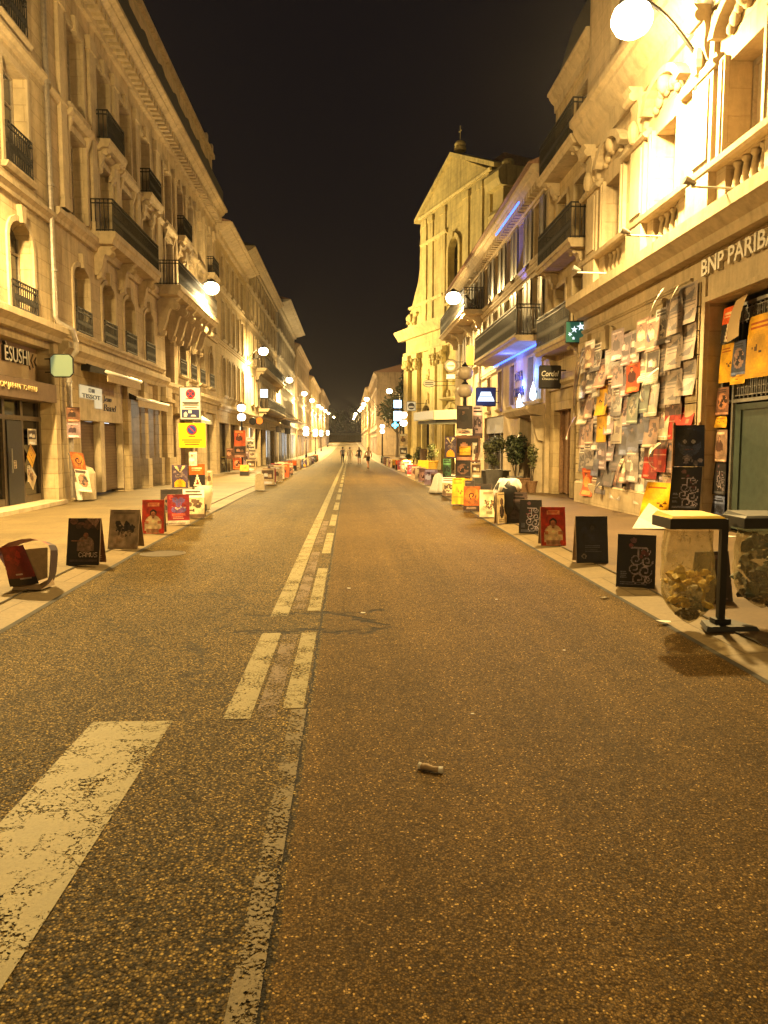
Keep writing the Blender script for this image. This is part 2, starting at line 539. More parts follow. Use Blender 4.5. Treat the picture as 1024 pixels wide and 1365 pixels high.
def paint_mat(name='worn_road_paint', wear=0.5, col=(0.60, 0.56, 0.44), holes=0.47):
    k = NT(name)
    p = k.pos()
    n1 = k.noise(p, 60, 4, 0.7).outputs[0]
    n2 = k.noise(p, 3.5, 4, 0.6).outputs[0]
    vo = k.n('ShaderNodeTexVoronoi', Scale=6.5)
    vo.feature = 'DISTANCE_TO_EDGE'
    ad = k.n('ShaderNodeVectorMath')
    ad.operation = 'ADD'
    k.l(p, ad.inputs[0])
    sc = k.n('ShaderNodeVectorMath')
    sc.operation = 'SCALE'
    sc.inputs['Scale'].default_value = 0.22
    k.l(k.noise(p, 9, 4, 0.7).outputs['Color'], sc.inputs[0])
    k.l(sc.outputs[0], ad.inputs[1])
    k.l(ad.outputs[0], vo.inputs['Vector'])
    crack = k.math('MULTIPLY', k.math('LESS_THAN', vo.outputs['Distance'], 0.02), k.math('GREATER_THAN', n2, 0.44))
    lost = k.math('GREATER_THAN', k.math('ADD', n1, k.math('MULTIPLY', k.math('SUBTRACT', n2, 0.5), 0.7)), 1.0 - holes + 0.12)
    gone = k.math('MAXIMUM', crack, lost)
    c = k.mix(k.ramp(n2, [(0.3, (0,) * 3), (0.7, (1,) * 3)]), tuple(x * 0.72 for x in col), col)
    c = k.mix(k.math('MULTIPLY', k.ramp(n1, [(0.45, (0,) * 3), (0.65, (1,) * 3)]), wear), c, tuple(x * 0.55 for x in col))
    k.l(c, k.b.inputs['Base Color'])
    k.b.inputs['Roughness'].default_value = 0.55
    k.b.inputs['Specular IOR Level'].default_value = 0.2
    k.bump(k.noise(p, 70, 3, 0.6).outputs[0], 0.35, 0.006)
    tr = k.n('ShaderNodeBsdfTransparent')
    mx = k.n('ShaderNodeMixShader')
    k.l(gone, mx.inputs[0])
    k.l(k.b.outputs[0], mx.inputs[1])
    k.l(tr.outputs[0], mx.inputs[2])
    k.l(mx.outputs[0], k.out.inputs['Surface'])
    return k.m


def slab_mat(name, col, bw, bh, jw=0.006, spots=0.25):
    k = NT(name)
    p = k.pos()
    br = k.n('ShaderNodeTexBrick', Scale=1.0)
    br.inputs['Brick Width'].default_value = bw
    br.inputs['Row Height'].default_value = bh
    br.inputs['Mortar Size'].default_value = jw
    br.inputs['Color1'].default_value = (0.86, 0.86, 0.86, 1)
    br.inputs['Color2'].default_value = (1.06, 1.05, 1.03, 1)
    br.inputs['Mortar'].default_value = (0.42, 0.40, 0.37, 1)
    k.l(p, br.inputs['Vector'])
    n1 = k.noise(p, 0.8, 6, 0.65).outputs[0]
    n2 = k.noise(p, 22, 5, 0.7).outputs[0]
    c = k.mix(k.ramp(n1, [(0.3, (0,) * 3), (0.7, (1,) * 3)]), tuple(x * 0.62 for x in col), col)
    c = k.mix(0.8, c, k.ramp(n2, [(0.3, (0.68,) * 3), (0.7, (1.15,) * 3)]), 'MULTIPLY')
    c = k.mix(0.9, c, br.outputs['Color'], 'MULTIPLY')
    st = k.noise(p, 2.4, 5, 0.75).outputs[0]
    c = k.mix(k.math('MULTIPLY', k.ramp(st, [(0.58, (0,) * 3), (0.68, (1,) * 3)]), spots), c, tuple(x * 0.35 for x in col))
    k.l(c, k.b.inputs['Base Color'])
    k.b.inputs['Roughness'].default_value = 0.6
    k.b.inputs['Specular IOR Level'].default_value = 0.2
    k.bump(k.math('ADD', k.math('MULTIPLY', n2, 0.4), k.math('MULTIPLY', br.outputs['Fac'], -1.0)), 0.4, 0.008)
    return k.m


M['road'] = road_mat()
M['paint'] = paint_mat('worn_road_paint', 0.75, (0.28, 0.235, 0.115), 0.54)
M['paint_joint'] = paint_mat('joint_road_paint', 0.9, (0.17, 0.13, 0.065), 0.60)
M['paint_zebra'] = paint_mat('worn_crossing_paint', 0.6, (0.245, 0.205, 0.09), 0.53)
M['paint_faint'] = paint_mat('faded_road_paint', 0.7, (0.18, 0.125, 0.08), 0.62)
M['pave_l'] = slab_mat('left_pavement_slabs', (0.22, 0.165, 0.085), 1.6, 0.8)
M['pave_r'] = slab_mat('right_pavement_slabs', (0.15, 0.10, 0.055), 2.4, 1.2, 0.004, 0.35)
M['joint'] = simple('dark_joint', (0.03, 0.025, 0.018), 0.9, vary=0.5, scale=5)  # dark strips along the kerb joints and gutter edges
M['kerb'] = slab_mat('kerb_stone', (0.21, 0.155, 0.08), 0.6, 1.1, 0.008, 0.2)
M['iron_cover'] = simple('cast_iron_cover', (0.10, 0.085, 0.065), 0.5, 0.4, vary=0.4, scale=20)
M['ground'] = simple('distant_ground', (0.12, 0.10, 0.08), 0.9, vary=0.3, scale=2)

# ---------------------------------------------------------------- world: a dark town sky
w = bpy.data.worlds.new('World')
SC.world = w
w.use_nodes = True
bg = w.node_tree.nodes['Background']
bg.inputs[0].default_value = (0.0085, 0.0062, 0.0062, 1)
bg.inputs[1].default_value = 1.0
SC.view_settings.view_transform = 'Standard'
SC.view_settings.look = 'None'
SC.view_settings.exposure = 0
SC.view_settings.gamma = 1
SC.render.engine = 'CYCLES'
SC.cycles.use_denoising = True
SC.cycles.denoiser = 'OPENIMAGEDENOISE'
SC.cycles.denoising_input_passes = 'RGB_ALBEDO_NORMAL'
SC.cycles.max_bounces = 6
SC.cycles.diffuse_bounces = 3
SC.cycles.glossy_bounces = 2
SC.cycles.transparent_max_bounces = 8
SC.cycles.sample_clamp_indirect = 4
SC.cycles.caustics_reflective = False
SC.cycles.caustics_refractive = False

# ---------------------------------------------------------------- ground, road, pavements
YS = [-40, -20, -8, 0, 4, 8, 12, 16, 20, 26, 32, 38, 45, 52, 60, 70, 82, 95, 110, 130, 150, 175, 200, 240, 280, 330, 420]


def lerp(tab, y):
    for (a, va), (b, vb) in zip(tab, tab[1:]):
        if y <= b: return va + (vb - va) * max(0, y - a) / (b - a)
    return tab[-1][1]


ROAD_L = [(-40, -2.85), (4, -2.88), (10, -3.12), (26, -3.45), (60, -3.4), (420, -3.2)]
ROAD_R = [(-40, 2.8), (11, 2.8), (20, 2.98), (30, 3.1), (60, 3.1), (420, 2.0)]


def strip(name, xa, xb, za, zb, mat, n=1, kind='structure', label=None):
    """a sheet between two lines that follows the street; xa and xb are functions of y"""
    m = MB()
    for y0, y1 in zip(YS, YS[1:]):
        g0, g1 = gz(y0), gz(y1)
        for i in range(n):
            def X(y, t): return xa(y) + (xb(y) - xa(y)) * t
            t0, t1 = i / n, (i + 1) / n
            m.face([Vector((X(y0, t0), y0, za + (zb - za) * t0 + g0)), Vector((X(y0, t1), y0, za + (zb - za) * t1 + g0)),
                    Vector((X(y1, t1), y1, za + (zb - za) * t1 + g1)), Vector((X(y1, t0), y1, za + (zb - za) * t0 + g1))])
    o = m.build(name, mat)
    return tag(o, label, kind=kind)


rl = lambda y: lerp(ROAD_L, y)
rr_ = lambda y: lerp(ROAD_R, y)
m = MB()
m.box(-500, 500, -200, 900, -2.2, -1.2)
tag(m.build('ground', M['ground']), kind='structure')
road = strip('road', rl, rr_, 0, 0, M['road'])
# gutter stones that slope up to the pavement, the pavement itself
KW = 0.42
strip('kerb', lambda y: rl(y) - KW, rl, 0.03, 0.0, M['kerb'])
strip('kerb', rr_, lambda y: rr_(y) + KW, 0.0, 0.03, M['kerb'])
strip('kerb_edge', lambda y: rl(y) - KW, lambda y: rl(y) - KW, 0.04, 0.03, M['kerb'])
strip('kerb_edge', lambda y: rr_(y) + KW, lambda y: rr_(y) + KW, 0.03, 0.04, M['kerb'])
strip('kerb_joint', lambda y: rl(y) - KW - 0.012, lambda y: rl(y) - KW + 0.012, 0.044, 0.044, M['joint'])
strip('kerb_joint', lambda y: rr_(y) + KW - 0.012, lambda y: rr_(y) + KW + 0.012, 0.044, 0.044, M['joint'])
strip('gutter_line', lambda y: rl(y) - 0.03, lambda y: rl(y) + 0.03, 0.006, 0.004, M['joint'])
strip('gutter_line', lambda y: rr_(y) - 0.02, lambda y: rr_(y) + 0.03, 0.004, 0.006, M['joint'])
strip('pavement', lambda y: -12, lambda y: rl(y) - KW, 0.04, 0.04, M['pave_l'])
strip('pavement', lambda y: rr_(y) + KW, lambda y: 24, 0.04, 0.04, M['pave_r'])
PZ = 0.04


def sheet(name, x0, x1, y0, y1, mat, z=0.004, steps=1, parent=road, taper=0):
    m = MB()
    ys = sorted({y0, y1, *[q for q in YS if y0 < q < y1]})
    for a, b in zip(ys, ys[1:]):
        m.face([Vector((x0, a, gz(a) + z)), Vector((x1, a, gz(a) + z)), Vector((x1, b, gz(b) + z)), Vector((x0, b, gz(b) + z))])
    return m.build(name, mat, parent)


# centre markings
sheet('solid_line', -0.745, -0.585, 4.33, 6.35, M['paint'])
sheet('solid_line', -0.74, -0.58, 6.98, 150, M['paint'])
for a, b in [(4.5, 6.35), (7.2, 9.72), (11.05, 13.7), (15.0, 17.6)] + [(19.0 + 3.9 * i, 21.6 + 3.9 * i) for i in range(26)]:
    sheet('dashed_line', -0.41, -0.285, a, b, M['paint'])
sheet('joint_line', -0.355, -0.265, -2, 4.48, M['paint_joint'])
for a, b in [(4.35, 6.3), (7.3, 11.2), (12, 16)]:
    sheet('old_line', -0.56, -0.44, a, b, M['paint_faint'], 0.003)
for x in (-1.485, -2.5):
    sheet('crossing_stripe', x, x + 0.455, 0.6, 4.32, M['paint_zebra'])
# a manhole cover in the left gutter, its paved surround
mh = on_ground(210, 738)
m = MB()
m.lathe((mh.x + 0.08, mh.y, -0.004), [(0.33, 0), (0.33, 0.008), (0.30, 0.010), (0.30, 0.006), (0.0, 0.006)], 24)
tag(m.build('manhole_cover', M['iron_cover'], at=(mh.x, mh.y, 0)), 'round iron manhole cover set in the left gutter', 'manhole cover')

# ================================================================ facade kit
def wall(P, parent, u0, u1, z0, z1, ops, mat, depth=0.3, n=0.0, back=8.0, name='wall', ends=(True, True), reveal_mat=None):
    """one wall with real openings (u0, u1, z0, z1, arch rise[, own depth]) and their reveals"""
    m = MB(P)
    eps = 1e-4
    us = sorted({u0, u1, *[o[0] for o in ops], *[o[1] for o in ops]})
    us = [u for u in us if u0 - eps <= u <= u1 + eps]
    zs = sorted({z0, z1, *[o[2] for o in ops], *[o[3] for o in ops]})
    zs = [z for z in zs if z0 - eps <= z <= z1 + eps]
    for a, b in zip(us, us[1:]):
        run = None
        for c, d in list(zip(zs, zs[1:])) + [(None, None)]:
            solid = c is not None and not any(o[0] < (a + b) / 2 < o[1] and o[2] < (c + d) / 2 < o[3] for o in ops)
            if solid:
                run = (run[0], d) if run else (c, d)
            elif run:
                m.quad((a, n, run[0]), (b, n, run[0]), (b, n, run[1]), (a, n, run[1]))
                run = None
    for o in ops:
        a, b, c, d, rise = o[:5]
        dp = o[5] if len(o) > 5 else depth
        zt = d - rise
        m.quad((a, n, c), (a, n - dp, c), (a, n - dp, zt), (a, n, zt))
        m.quad((b, n, c), (b, n - dp, c), (b, n - dp, zt), (b, n, zt))
        m.quad((a, n, c), (b, n, c), (b, n - dp, c), (a, n - dp, c))
        if rise <= 0:
            m.quad((a, n, d), (b, n, d), (b, n - dp, d), (a, n - dp, d))
        else:
            K = 8
            arc = [((a + b) / 2 - (b - a) / 2 * math.cos(math.pi * k / K), zt + rise * math.sin(math.pi * k / K)) for k in range(K + 1)]
            for (p, q), (r, s) in zip(arc, arc[1:]):
                m.quad((p, n, q), (r, n, s), (r, n, d), (p, n, d))
                m.quad((p, n, q), (r, n, s), (r, n - dp, s), (p, n - dp, q))
    if back:
        if ends[0]: m.quad((u0, n, z0), (u0, n - back, z0), (u0, n - back, z1), (u0, n, z1))
        if ends[1]: m.quad((u1, n, z0), (u1, n - back, z0), (u1, n - back, z1), (u1, n, z1))
        m.quad((u0, n - back, z0), (u1, n - back, z0), (u1, n - back, z1), (u0, n - back, z1))
        m.quad((u0, n - back, z1), (u1, n - back, z1), (u1, n, z1), (u0, n, z1))
    return m.build(name, mat, parent)


def window(P, parent, u0, u1, z0, z1, depth=0.3, n=0.0, frame='timber', pane='glass', bars=1, transom=0.7, name='window', slats=None):
    """frame with a pane behind it, set back in its opening"""
    m = MB(P)
    a, t = n - depth, 0.07
    m.box(u0, u0 + t, a, a + 0.06, z0, z1)
    m.box(u1 - t, u1, a, a + 0.06, z0, z1)
    m.box(u0 + t, u1 - t, a, a + 0.06, z1 - t, z1)
    m.box(u0 + t, u1 - t, a, a + 0.06, z0, z0 + t)
    for k in range(bars):
        u = u0 + (u1 - u0) * (k + 1) / (bars + 1)
        m.box(u - 0.035, u + 0.035, a, a + 0.055, z0 + t, z1 - t)
    if transom:
        z = z0 + (z1 - z0) * transom
        m.box(u0 + t, u1 - t, a, a + 0.05, z - 0.03, z + 0.03)
        z = z0 + (z1 - z0) * transom * 0.5
        m.box(u0 + t, u1 - t, a, a + 0.04, z - 0.018, z + 0.018)
    o = m.build(name, M[frame], parent)
    g = MB(P)
    g.quad((u0 + 0.02, a + 0.015, z0 + 0.02), (u1 - 0.02, a + 0.015, z0 + 0.02), (u1 - 0.02, a + 0.015, z1 - 0.02), (u0 + 0.02, a + 0.015, z1 - 0.02))
    g.build('pane', M[pane], o)
    return o


def surround(P, parent, u0, u1, z0, z1, rise=0.0, w=0.16, n=0.06, key=True, mat='stone_trim', sill=True, hood=0.0):
    m = MB(P)
    zt = z1 - rise
    m.box(u0 - w, u0 - 0.002, -0.02, n, z0, zt)
    m.box(u1 + 0.002, u1 + w, -0.02, n, z0, zt)
    if rise <= 0:
        m.box(u0 - w, u1 + w, -0.02, n, z1 + 0.002, z1 + w * 1.2)
    else:
        K = 8
        c, hw = (u0 + u1) / 2, (u1 - u0) / 2
        for k in range(K):
            q = []
            for j in (k, k + 1):
                t = math.pi * j / K
                q.append((c - (hw + 0.002) * math.cos(t), zt + (rise + 0.002) * math.sin(t)))
            for j in (k + 1, k):
                t = math.pi * j / K
                q.append((c - (hw + w) * math.cos(t), zt + (rise + w) * math.sin(t)))
            m.plate(q, -0.02, n)
    if key:
        c = (u0 + u1) / 2
        m.plate([(c - 0.09, z1 - 0.03), (c + 0.09, z1 - 0.03), (c + 0.15, z1 + 0.38), (c - 0.15, z1 + 0.38)], -0.02, n + 0.08)
    if sill:
        m.along([(-0.02, z0 - 0.14), (n + 0.06, z0 - 0.14), (n + 0.12, z0 - 0.05), (n + 0.12, z0 - 0.003), (-0.02, z0 - 0.003)], u0 - w - 0.05, u1 + w + 0.05)
    if hood:
        z = z1 + w * 1.2 + 0.12
        m.along([(-0.02, z), (hood * 0.5, z), (hood, z + 0.12), (hood, z + 0.2), (-0.02, z + 0.24)], u0 - w - 0.12, u1 + w + 0.12)
        for s in (u0 - w, u1 + w - 0.14):
            m.along([(-0.02, z - 0.42), (hood * 0.35, z - 0.36), (hood * 0.75, z - 0.003), (-0.02, z - 0.003)], s, s + 0.14)
    return m.build('surround', M[mat], parent)


def railing(P, parent, u0, u1, z0, z1, n=0.08, ret=0.0, gap=0.12, mat='iron', name='railing', scroll=True):
    """iron rail with bars; ret: how far its ends return to the wall"""
    m = MB(P)
    b = 0.012
    for z in (z0 + 0.05, z1 - 0.14, z1 - 0.02):
        m.box(u0, u1, n - 0.018, n + 0.018, z - 0.015, z + 0.02)
        if ret:
            m.box(u0, u0 + 0.03, n - ret, n - 0.019, z - 0.015, z + 0.02)
            m.box(u1 - 0.03, u1, n - ret, n - 0.019, z - 0.015, z + 0.02)
    k = max(2, int((u1 - u0) / gap))
    for i in range(k + 1):
        u = u0 + b + (u1 - u0 - 2 * b) * i / k
        m.box(u - b, u + b, n - b, n + b, z0, z1)
        if scroll and i < k and gap < 0.2:
            h = (z1 - z0)
            uu = u + (u1 - u0) / k * 0.5
            m.plate([(uu - 0.045, z0 + h * 0.42), (uu, z0 + h * 0.30), (uu + 0.045, z0 + h * 0.42), (uu, z0 + h * 0.54)], n - 0.008, n + 0.008)
    if ret:
        q = max(2, int(ret / gap))
        for i in range(q):
            nn = n - ret + ret * i / q
            m.box(u0, u0 + 2 * b, nn - b, nn + b, z0, z1)
            m.box(u1 - 2 * b, u1, nn - b, nn + b, z0, z1)
    return m.build(name, M[mat], parent)


def cornice(P, parent, u0, u1, z, out=0.5, h=0.6, mat='stone_trim', dent=0.0, name='cornice', ext=0.0):
    m = MB(P)
    m.along([(-0.02, z - h), (out * 0.18, z - h), (out * 0.22, z - h * 0.62), (out * 0.5, z - h * 0.5), (out * 0.78, z - h * 0.3),
             (out * 0.8, z - h * 0.22), (out, z - h * 0.16), (out, z - 0.02), (out * 0.9, z), (-0.02, z)], u0 - ext, u1 + ext)
    if dent:
        k = int((u1 - u0) / dent)
        for i in range(k):
            u = u0 + (i + 0.25) * (u1 - u0) / k
            m.box(u, u + (u1 - u0) / k * 0.5, out * 0.2, out * 0.62, z - h * 0.86, z - h * 0.56)
    return m.build(name, M[mat], parent)


def ledge(P, parent, u0, u1, z0, z1, out=0.25, mat='stone_trim', name='string_course'):
    m = MB(P)
    h = z1 - z0
    m.along([(-0.02, z0), (out * 0.45, z0), (out * 0.55, z0 + h * 0.3), (out * 0.9, z0 + h * 0.55), (out, z0 + h * 0.6), (out, z1 - 0.015), (out * 0.94, z1), (-0.02, z1)], u0, u1)
    return m.build(name, M[mat], parent)


def console(P, parent, u, z0, z1, out, w=0.3, mat='stone_trim'):
    """S-shaped bracket under a balcony"""
    m = MB(P)
    h = z1 - z0
    pr = [(-0.02, z0)]
    for k in range(9):
        t = k / 8
        nn = out * (0.16 + 0.84 * t ** 1.6) + 0.07 * math.sin(t * 2 * math.pi)
        pr.append((nn, z0 + h * t))
    pr.append((-0.02, z1))
    m.along(pr, u - w / 2, u + w / 2)
    m.along([(0.05, z0 - 0.12), (out * 0.30, z0 - 0.06), (out * 0.34, z0 + 0.12), (0.05, z0 + 0.2)], u - w * 0.36, u + w * 0.36)
    for s in (-1, 1):
        m.tube([(u + s * (w / 2 - 0.01), out * 0.72, z1 - h * 0.22), (u + s * (w / 2 + 0.03), out * 0.72, z1 - h * 0.22)], h * 0.13, 10)
    return m.build('console', M[mat], parent)


def balcony(P, parent, u0, u1, z0, z1, out, rail=1.0, mat='stone_trim', consoles=(), ch=1.0, solid=None, gap=0.12):
    m = MB(P)
    h = z1 - z0
    m.along([(-0.02, z0), (out * 0.86, z0), (out * 0.93, z0 + h * 0.45), (out, z0 + h * 0.55), (out, z1), (-0.02, z1)], u0, u1)
    b = m.build('balcony', M[mat], parent)
    railing(P, b, u0 + 0.05, u1 - 0.05, z1 + 0.002, z1 + rail, out - 0.08, ret=out - 0.1, gap=gap)
    if solid:
        q = MB(P)
        q.box(u0 + 0.08, u1 - 0.08, out - 0.115, out - 0.105, z1 + 0.05, z1 + rail - 0.05)
        q.build('screen', M[solid], b)
    for c in consoles:
        console(P, parent, c, z0 - ch, z0 - 0.003, out * 0.85, mat=mat)
    return b


def letters(s, P, parent, u0, z0, n, height, width=None, rev=False, mat='pale_txt', depth=0.02, name='lettering', shear=0.0, bold=0.0):
    """raised letters on a facade; the text starts at u0 and runs along +u (or -u when rev)"""
    cu = bpy.data.curves.new('lettering', 'FONT')
    cu.body = s
    cu.size = 1.0
    cu.extrude = 0.5
    cu.shear = shear
    cu.offset = bold
    cu.resolution_u = 3
    t = bpy.data.objects.new('lettering', cu)
    COL.objects.link(t)
    me = bpy.data.meshes.new_from_object(t.evaluated_get(bpy.context.evaluated_depsgraph_get()))
    bpy.data.objects.remove(t)
    bpy.data.curves.remove(cu)
    xs = [v.co.x for v in me.vertices]
    ys = [v.co.y for v in me.vertices]
    x0, x1, y0, y1 = min(xs), max(xs), min(ys), max(ys)
    sy = height / (y1 - y0)
    sx = (width / (x1 - x0)) if width else sy
    base = BASE.get(parent.name, Vector((0, 0, 0)))
    sg = -1 if rev else 1
    for v in me.vertices:
        v.co = P(u0 + sg * (v.co.x - x0) * sx, n + (v.co.z + 0.5) * depth, z0 + (v.co.y - y0) * sy) - base
    me.materials.clear()
    me.materials.append(M[mat])
    o = bpy.data.objects.new(name, me)
    COL.objects.link(o)
    o.parent = parent
    BASE[o.name] = base
    return o


def building(name, label, X, side, u0, n_out=0):
    """Empty at the foot of the building, with the frame of its street wall: side -1 = left of the street"""
    e = thing(name, label, 'building' if 'church' not in name else 'church', (X, u0, -0.4), world=True)
    return e, Frame((X, 0, 0), (0, 1, 0), (1 if side < 0 else -1, 0, 0))


def roof(P, parent, u0, u1, z, back=8, h=1.6, mat='roof', over=0.15):
    m = MB(P)
    m.along([(over, z), (over, z + 0.06), (-back / 2, z + h), (-back, z + 0.06), (-back, z)], u0, u1)
    return m.build('roof', M[mat], parent)


def shutters(P, parent, u0, u1, z0, z1, n=0.03, mat='louvre', open_=True):
    w_ = (u1 - u0) / 2
    for a, b in (((u0 - w_, u0 - 0.01), (u1 + 0.01, u1 + w_)) if open_ else ((u0 + 0.01, u0 + w_ - 0.01), (u0 + w_ + 0.01, u1 - 0.01))):
        m = MB(P)
        k = n if open_ else n - 0.12
        m.box(a, a + 0.06, k, k + 0.045, z0, z1)
        m.box(b - 0.06, b, k, k + 0.045, z0, z1)
        for z in (z0, (z0 + z1) / 2 - 0.04, z1 - 0.08):
            m.box(a + 0.06, b - 0.06, k, k + 0.042, z, z + 0.08)
        m.box(a + 0.06, b - 0.06, k + 0.008, k + 0.03, z0 + 0.08, z1 - 0.08)
        m.build('shutter', M[mat], parent)


# ================================================================ LEFT SIDE
XL = -8.0
# ---- corner building with the sushi shop
b1, P = building('stone_building', 'cream stone building above the sushi shop, with grooved block walls and arched windows', XL, -1, 20)
ops = [(8.2, 20.95, -0.5, 4.12, 0, 0.5)]
wins = [7.2, 11.0, 14.8, 18.7]
for u in wins:
    ops += [(u, u + 1.35, 4.78, 6.98, 0.45), (u, u + 1.35, 8.15, 10.6, 0), (u, u + 1.35, 11.5, 13.7, 0)]
wall(P, b1, -14, 21.3, -0.5, 15.0, ops, M['stone_a'], 0.38, back=7)
for u in wins:
    for a, c, r in ((4.78, 6.98, 0.45), (8.15, 10.6, 0), (11.5, 13.7, 0)):
        window(P, b1, u, u + 1.35, a, c, 0.36)
        surround(P, b1, u, u + 1.35, a, c, r, 0.14, 0.05, key=r > 0)
        railing(P, b1, u - 0.02, u + 1.37, a + 0.02, a + 0.72 if a < 5 else a + 0.95, 0.1, ret=0.1)
ledge(P, b1, -14, 21.3, 4.32, 4.72, 0.42, name='ledge')
ledge(P, b1, -14, 21.3, 7.45, 7.75, 0.2)
ledge(P, b1, -14, 21.3, 10.95, 11.2, 0.18)
cornice(P, b1, -14, 21.3, 15.6, 0.9, 0.9, dent=0.4)
roof(P, b1, -14, 21.3, 15.6, 7)
m = MB(P)
m.box(20.97, 21.28, 0, 0.1, -0.4, 4.3)
m.along([(0, 3.75), (0.2, 3.82), (0.2, 3.95), (0, 4.0)], 20.93, 21.29)
m.build('pier', M['stone_a'], b1)
# shop front: name panel, canopy band, recessed glazing
m = MB(P)
m.box(8.21, 20.94, -0.42, -0.34, 3.18, 4.11)
m.build('name_panel', M['tan_board'], b1)
t = letters('ÈSUSHI', P, b1, 18.85, 3.62, -0.33, 0.46, 1.38, mat='dark_txt', depth=0.07, bold=0.012)
letters('ÈSUSHI', P, t, 18.85, 3.62, -0.255, 0.46, 1.38, mat='pale_txt', depth=0.012)
m = MB(P)
for k in range(3):
    u = 20.30 + k * 0.2
    h = 0.24 - 0.06 * k
    for s in (1, -1):
        m.plate([(u, 3.78), (u + 0.05, 3.78), (u + 0.18, 3.78 + s * h), (u + 0.14, 3.78 + s * h)], -0.33, -0.31 + 0.001 * s)
m.build('wave_emblem', M['bronze'], b1)
m = MB(P)
m.box(8.22, 20.9, -0.45, 0.16, 2.70, 3.17)
m.build('canopy_band', M['awning_d'], b1)
letters('FROM JAPAN TO PERU', P, b1, 17.35, 2.86, 0.163, 0.17, 2.25, mat='gold_txt', depth=0.015)
m = MB(P)
zf = 0.09
for a, c in ((8.25, 8.4), (10.9, 11.05), (13.6, 13.75), (16.0, 16.15), (18.66, 18.80), (19.68, 19.82), (20.8, 20.93)):
    m.box(a, c, -0.42, -0.30, zf, 2.69)
m.box(8.25, 20.93, -0.41, -0.28, 2.2, 2.32)
m.box(8.25, 20.93, -0.41, -0.31, zf, 0.28)
sf = m.build('shop_front', M['bronze'], b1)
m = MB(P)
m.box(8.25, 20.93, -0.49, -0.37, zf, 2.68)
m.build('pane', M['glass'], sf)
m = MB(P)
m.box(18.82, 19.66, -0.33, -0.27, 0.12, 2.18)
d = m.build('door', M['black'], b1)
m = MB(P)
m.tube([(18.92, -0.22, 0.9), (18.92, -0.22, 1.5)], 0.02, 6)
m.build('handle', M['steel'], d)
m = MB(P)
m.box(8.2, 20.95, -0.5, 0.35, 0.0, 0.10)
m.build('doorstep', M['stone_plain'], b1)
# rain pipe between the buildings
m = MB(P)
m.tube([(21.12, 0.12, 15), (21.12, 0.12, 5.0), (21.14, 0.2, 4.86), (21.3, 0.5, 4.7), (21.5, 0.52, 4.4), (21.55, 0.5, 4.15), (21.62, 0.25, 3.85), (21.62, 0.24, 3.7), (21.62, 0.24, 0.1)], 0.07, 8)
for z in (6.2, 8.4, 11, 13.5):
    m.tube([(21.12, 0.13, z), (21.12, 0.13, z + 0.06)], 0.095, 8)
for z in (1.3, 3.3):
    m.tube([(21.62, 0.24, z), (21.62, 0.24, z + 0.06)], 0.095, 8)
m.build('rain_pipe', M['zinc'], b1)

# ---- large apartment building with stone balconies
b2, P = building('apartment_building', 'large ornate stone apartment building with bracketed balconies and an attic floor, left of the street', XL, -1, 34)
u2 = [22.9, 25.45, 27.85, 30.55, 34.2, 36.6, 39.0, 41.4, 44.2]
ops = []
for i, u in enumerate(u2):
    if i != 4: ops.append((u, u + 1.35, 4.86, 6.85, 0.32))
    ops.append((u, u + 1.35, 8.25, 10.55, 0))
    ops.append((u, u + 1.35, 11.25, 13.55, 0))
ops.append((33.9, 35.6, 0.0, 7.0, 0.85, 1.0))
ops += [(22.95, 27.3, -0.5, 3.35, 0, 0.3), (27.75, 29.5, -0.5, 3.35, 0, 0.6), (30.1, 31.6, -0.5, 3.35, 0, 0.6),
        (36.5, 39.3, -0.5, 3.4, 0, 0.5), (39.9, 42.6, -0.5, 3.4, 0, 0.5), (43.2, 46.2, -0.5, 3.4, 0, 0.5)]
wall(P, b2, 21.4, 46.85, -0.5, 14.6, ops, M['stone_b'], 0.42, back=8)
for i, u in enumerate(u2):
    if i != 4:
        window(P, b2, u, u + 1.35, 4.86, 6.85, 0.4)
        surround(P, b2, u, u + 1.35, 4.86, 6.85, 0.32, 0.14, 0.05)
        railing(P, b2, u, u + 1.35, 4.88, 5.62, 0.08, ret=0.08)
    window(P, b2, u, u + 1.35, 8.25, 10.55, 0.4)
    surround(P, b2, u, u + 1.35, 8.25, 10.55, 0, 0.15, 0.07, key=False, sill=False, hood=0.26)
    window(P, b2, u, u + 1.35, 11.25, 13.55, 0.4)
    surround(P, b2, u, u + 1.35, 11.25, 13.55, 0, 0.14, 0.06, key=True)
for u in (22.35, 24.9, 27.3, 29.9, 32.9, 36.2, 38.5, 40.9, 43.4, 46.3):
    m = MB(P)
    m.box(u - 0.22, u + 0.22, 0, 0.12, 8.16, 13.95)
    m.box(u - 0.29, u + 0.29, 0, 0.17, 13.6, 14.0)
    m.box(u - 0.27, u + 0.27, 0, 0.15, 8.16, 8.5)
    m.build('pilaster', M['stone_trim'], b2)
ledge(P, b2, 21.4, 33.3, 3.98, 4.42, 0.35, name='ledge')
ledge(P, b2, 33.32, 46.85, 3.9, 4.3, 0.25, name='ledge')
ledge(P, b2, 21.4, 33.3, 4.62, 4.84, 0.16)
ledge(P, b2, 21.4, 46.85, 7.62, 7.98, 0.25)
ledge(P, b2, 21.4, 46.85, 10.9, 11.1, 0.16)
balcony(P, b2, 24.6, 30.4, 7.82, 8.2, 0.75, 1.0, consoles=(25.0, 27.4, 30.0), ch=0.9)
balcony(P, b2, 32.2, 41.3, 7.74, 8.14, 1.1, 1.0, consoles=(32.9, 34.75, 36.2, 37.9, 39.4, 40.9), ch=1.5)
for a in (25.2, 30.3, 36.3, 43.9):
    balcony(P, b2, a, a + 1.9, 10.95, 11.2, 0.5, 0.9, consoles=(a + 0.3, a + 1.6), ch=0.6, solid='black')
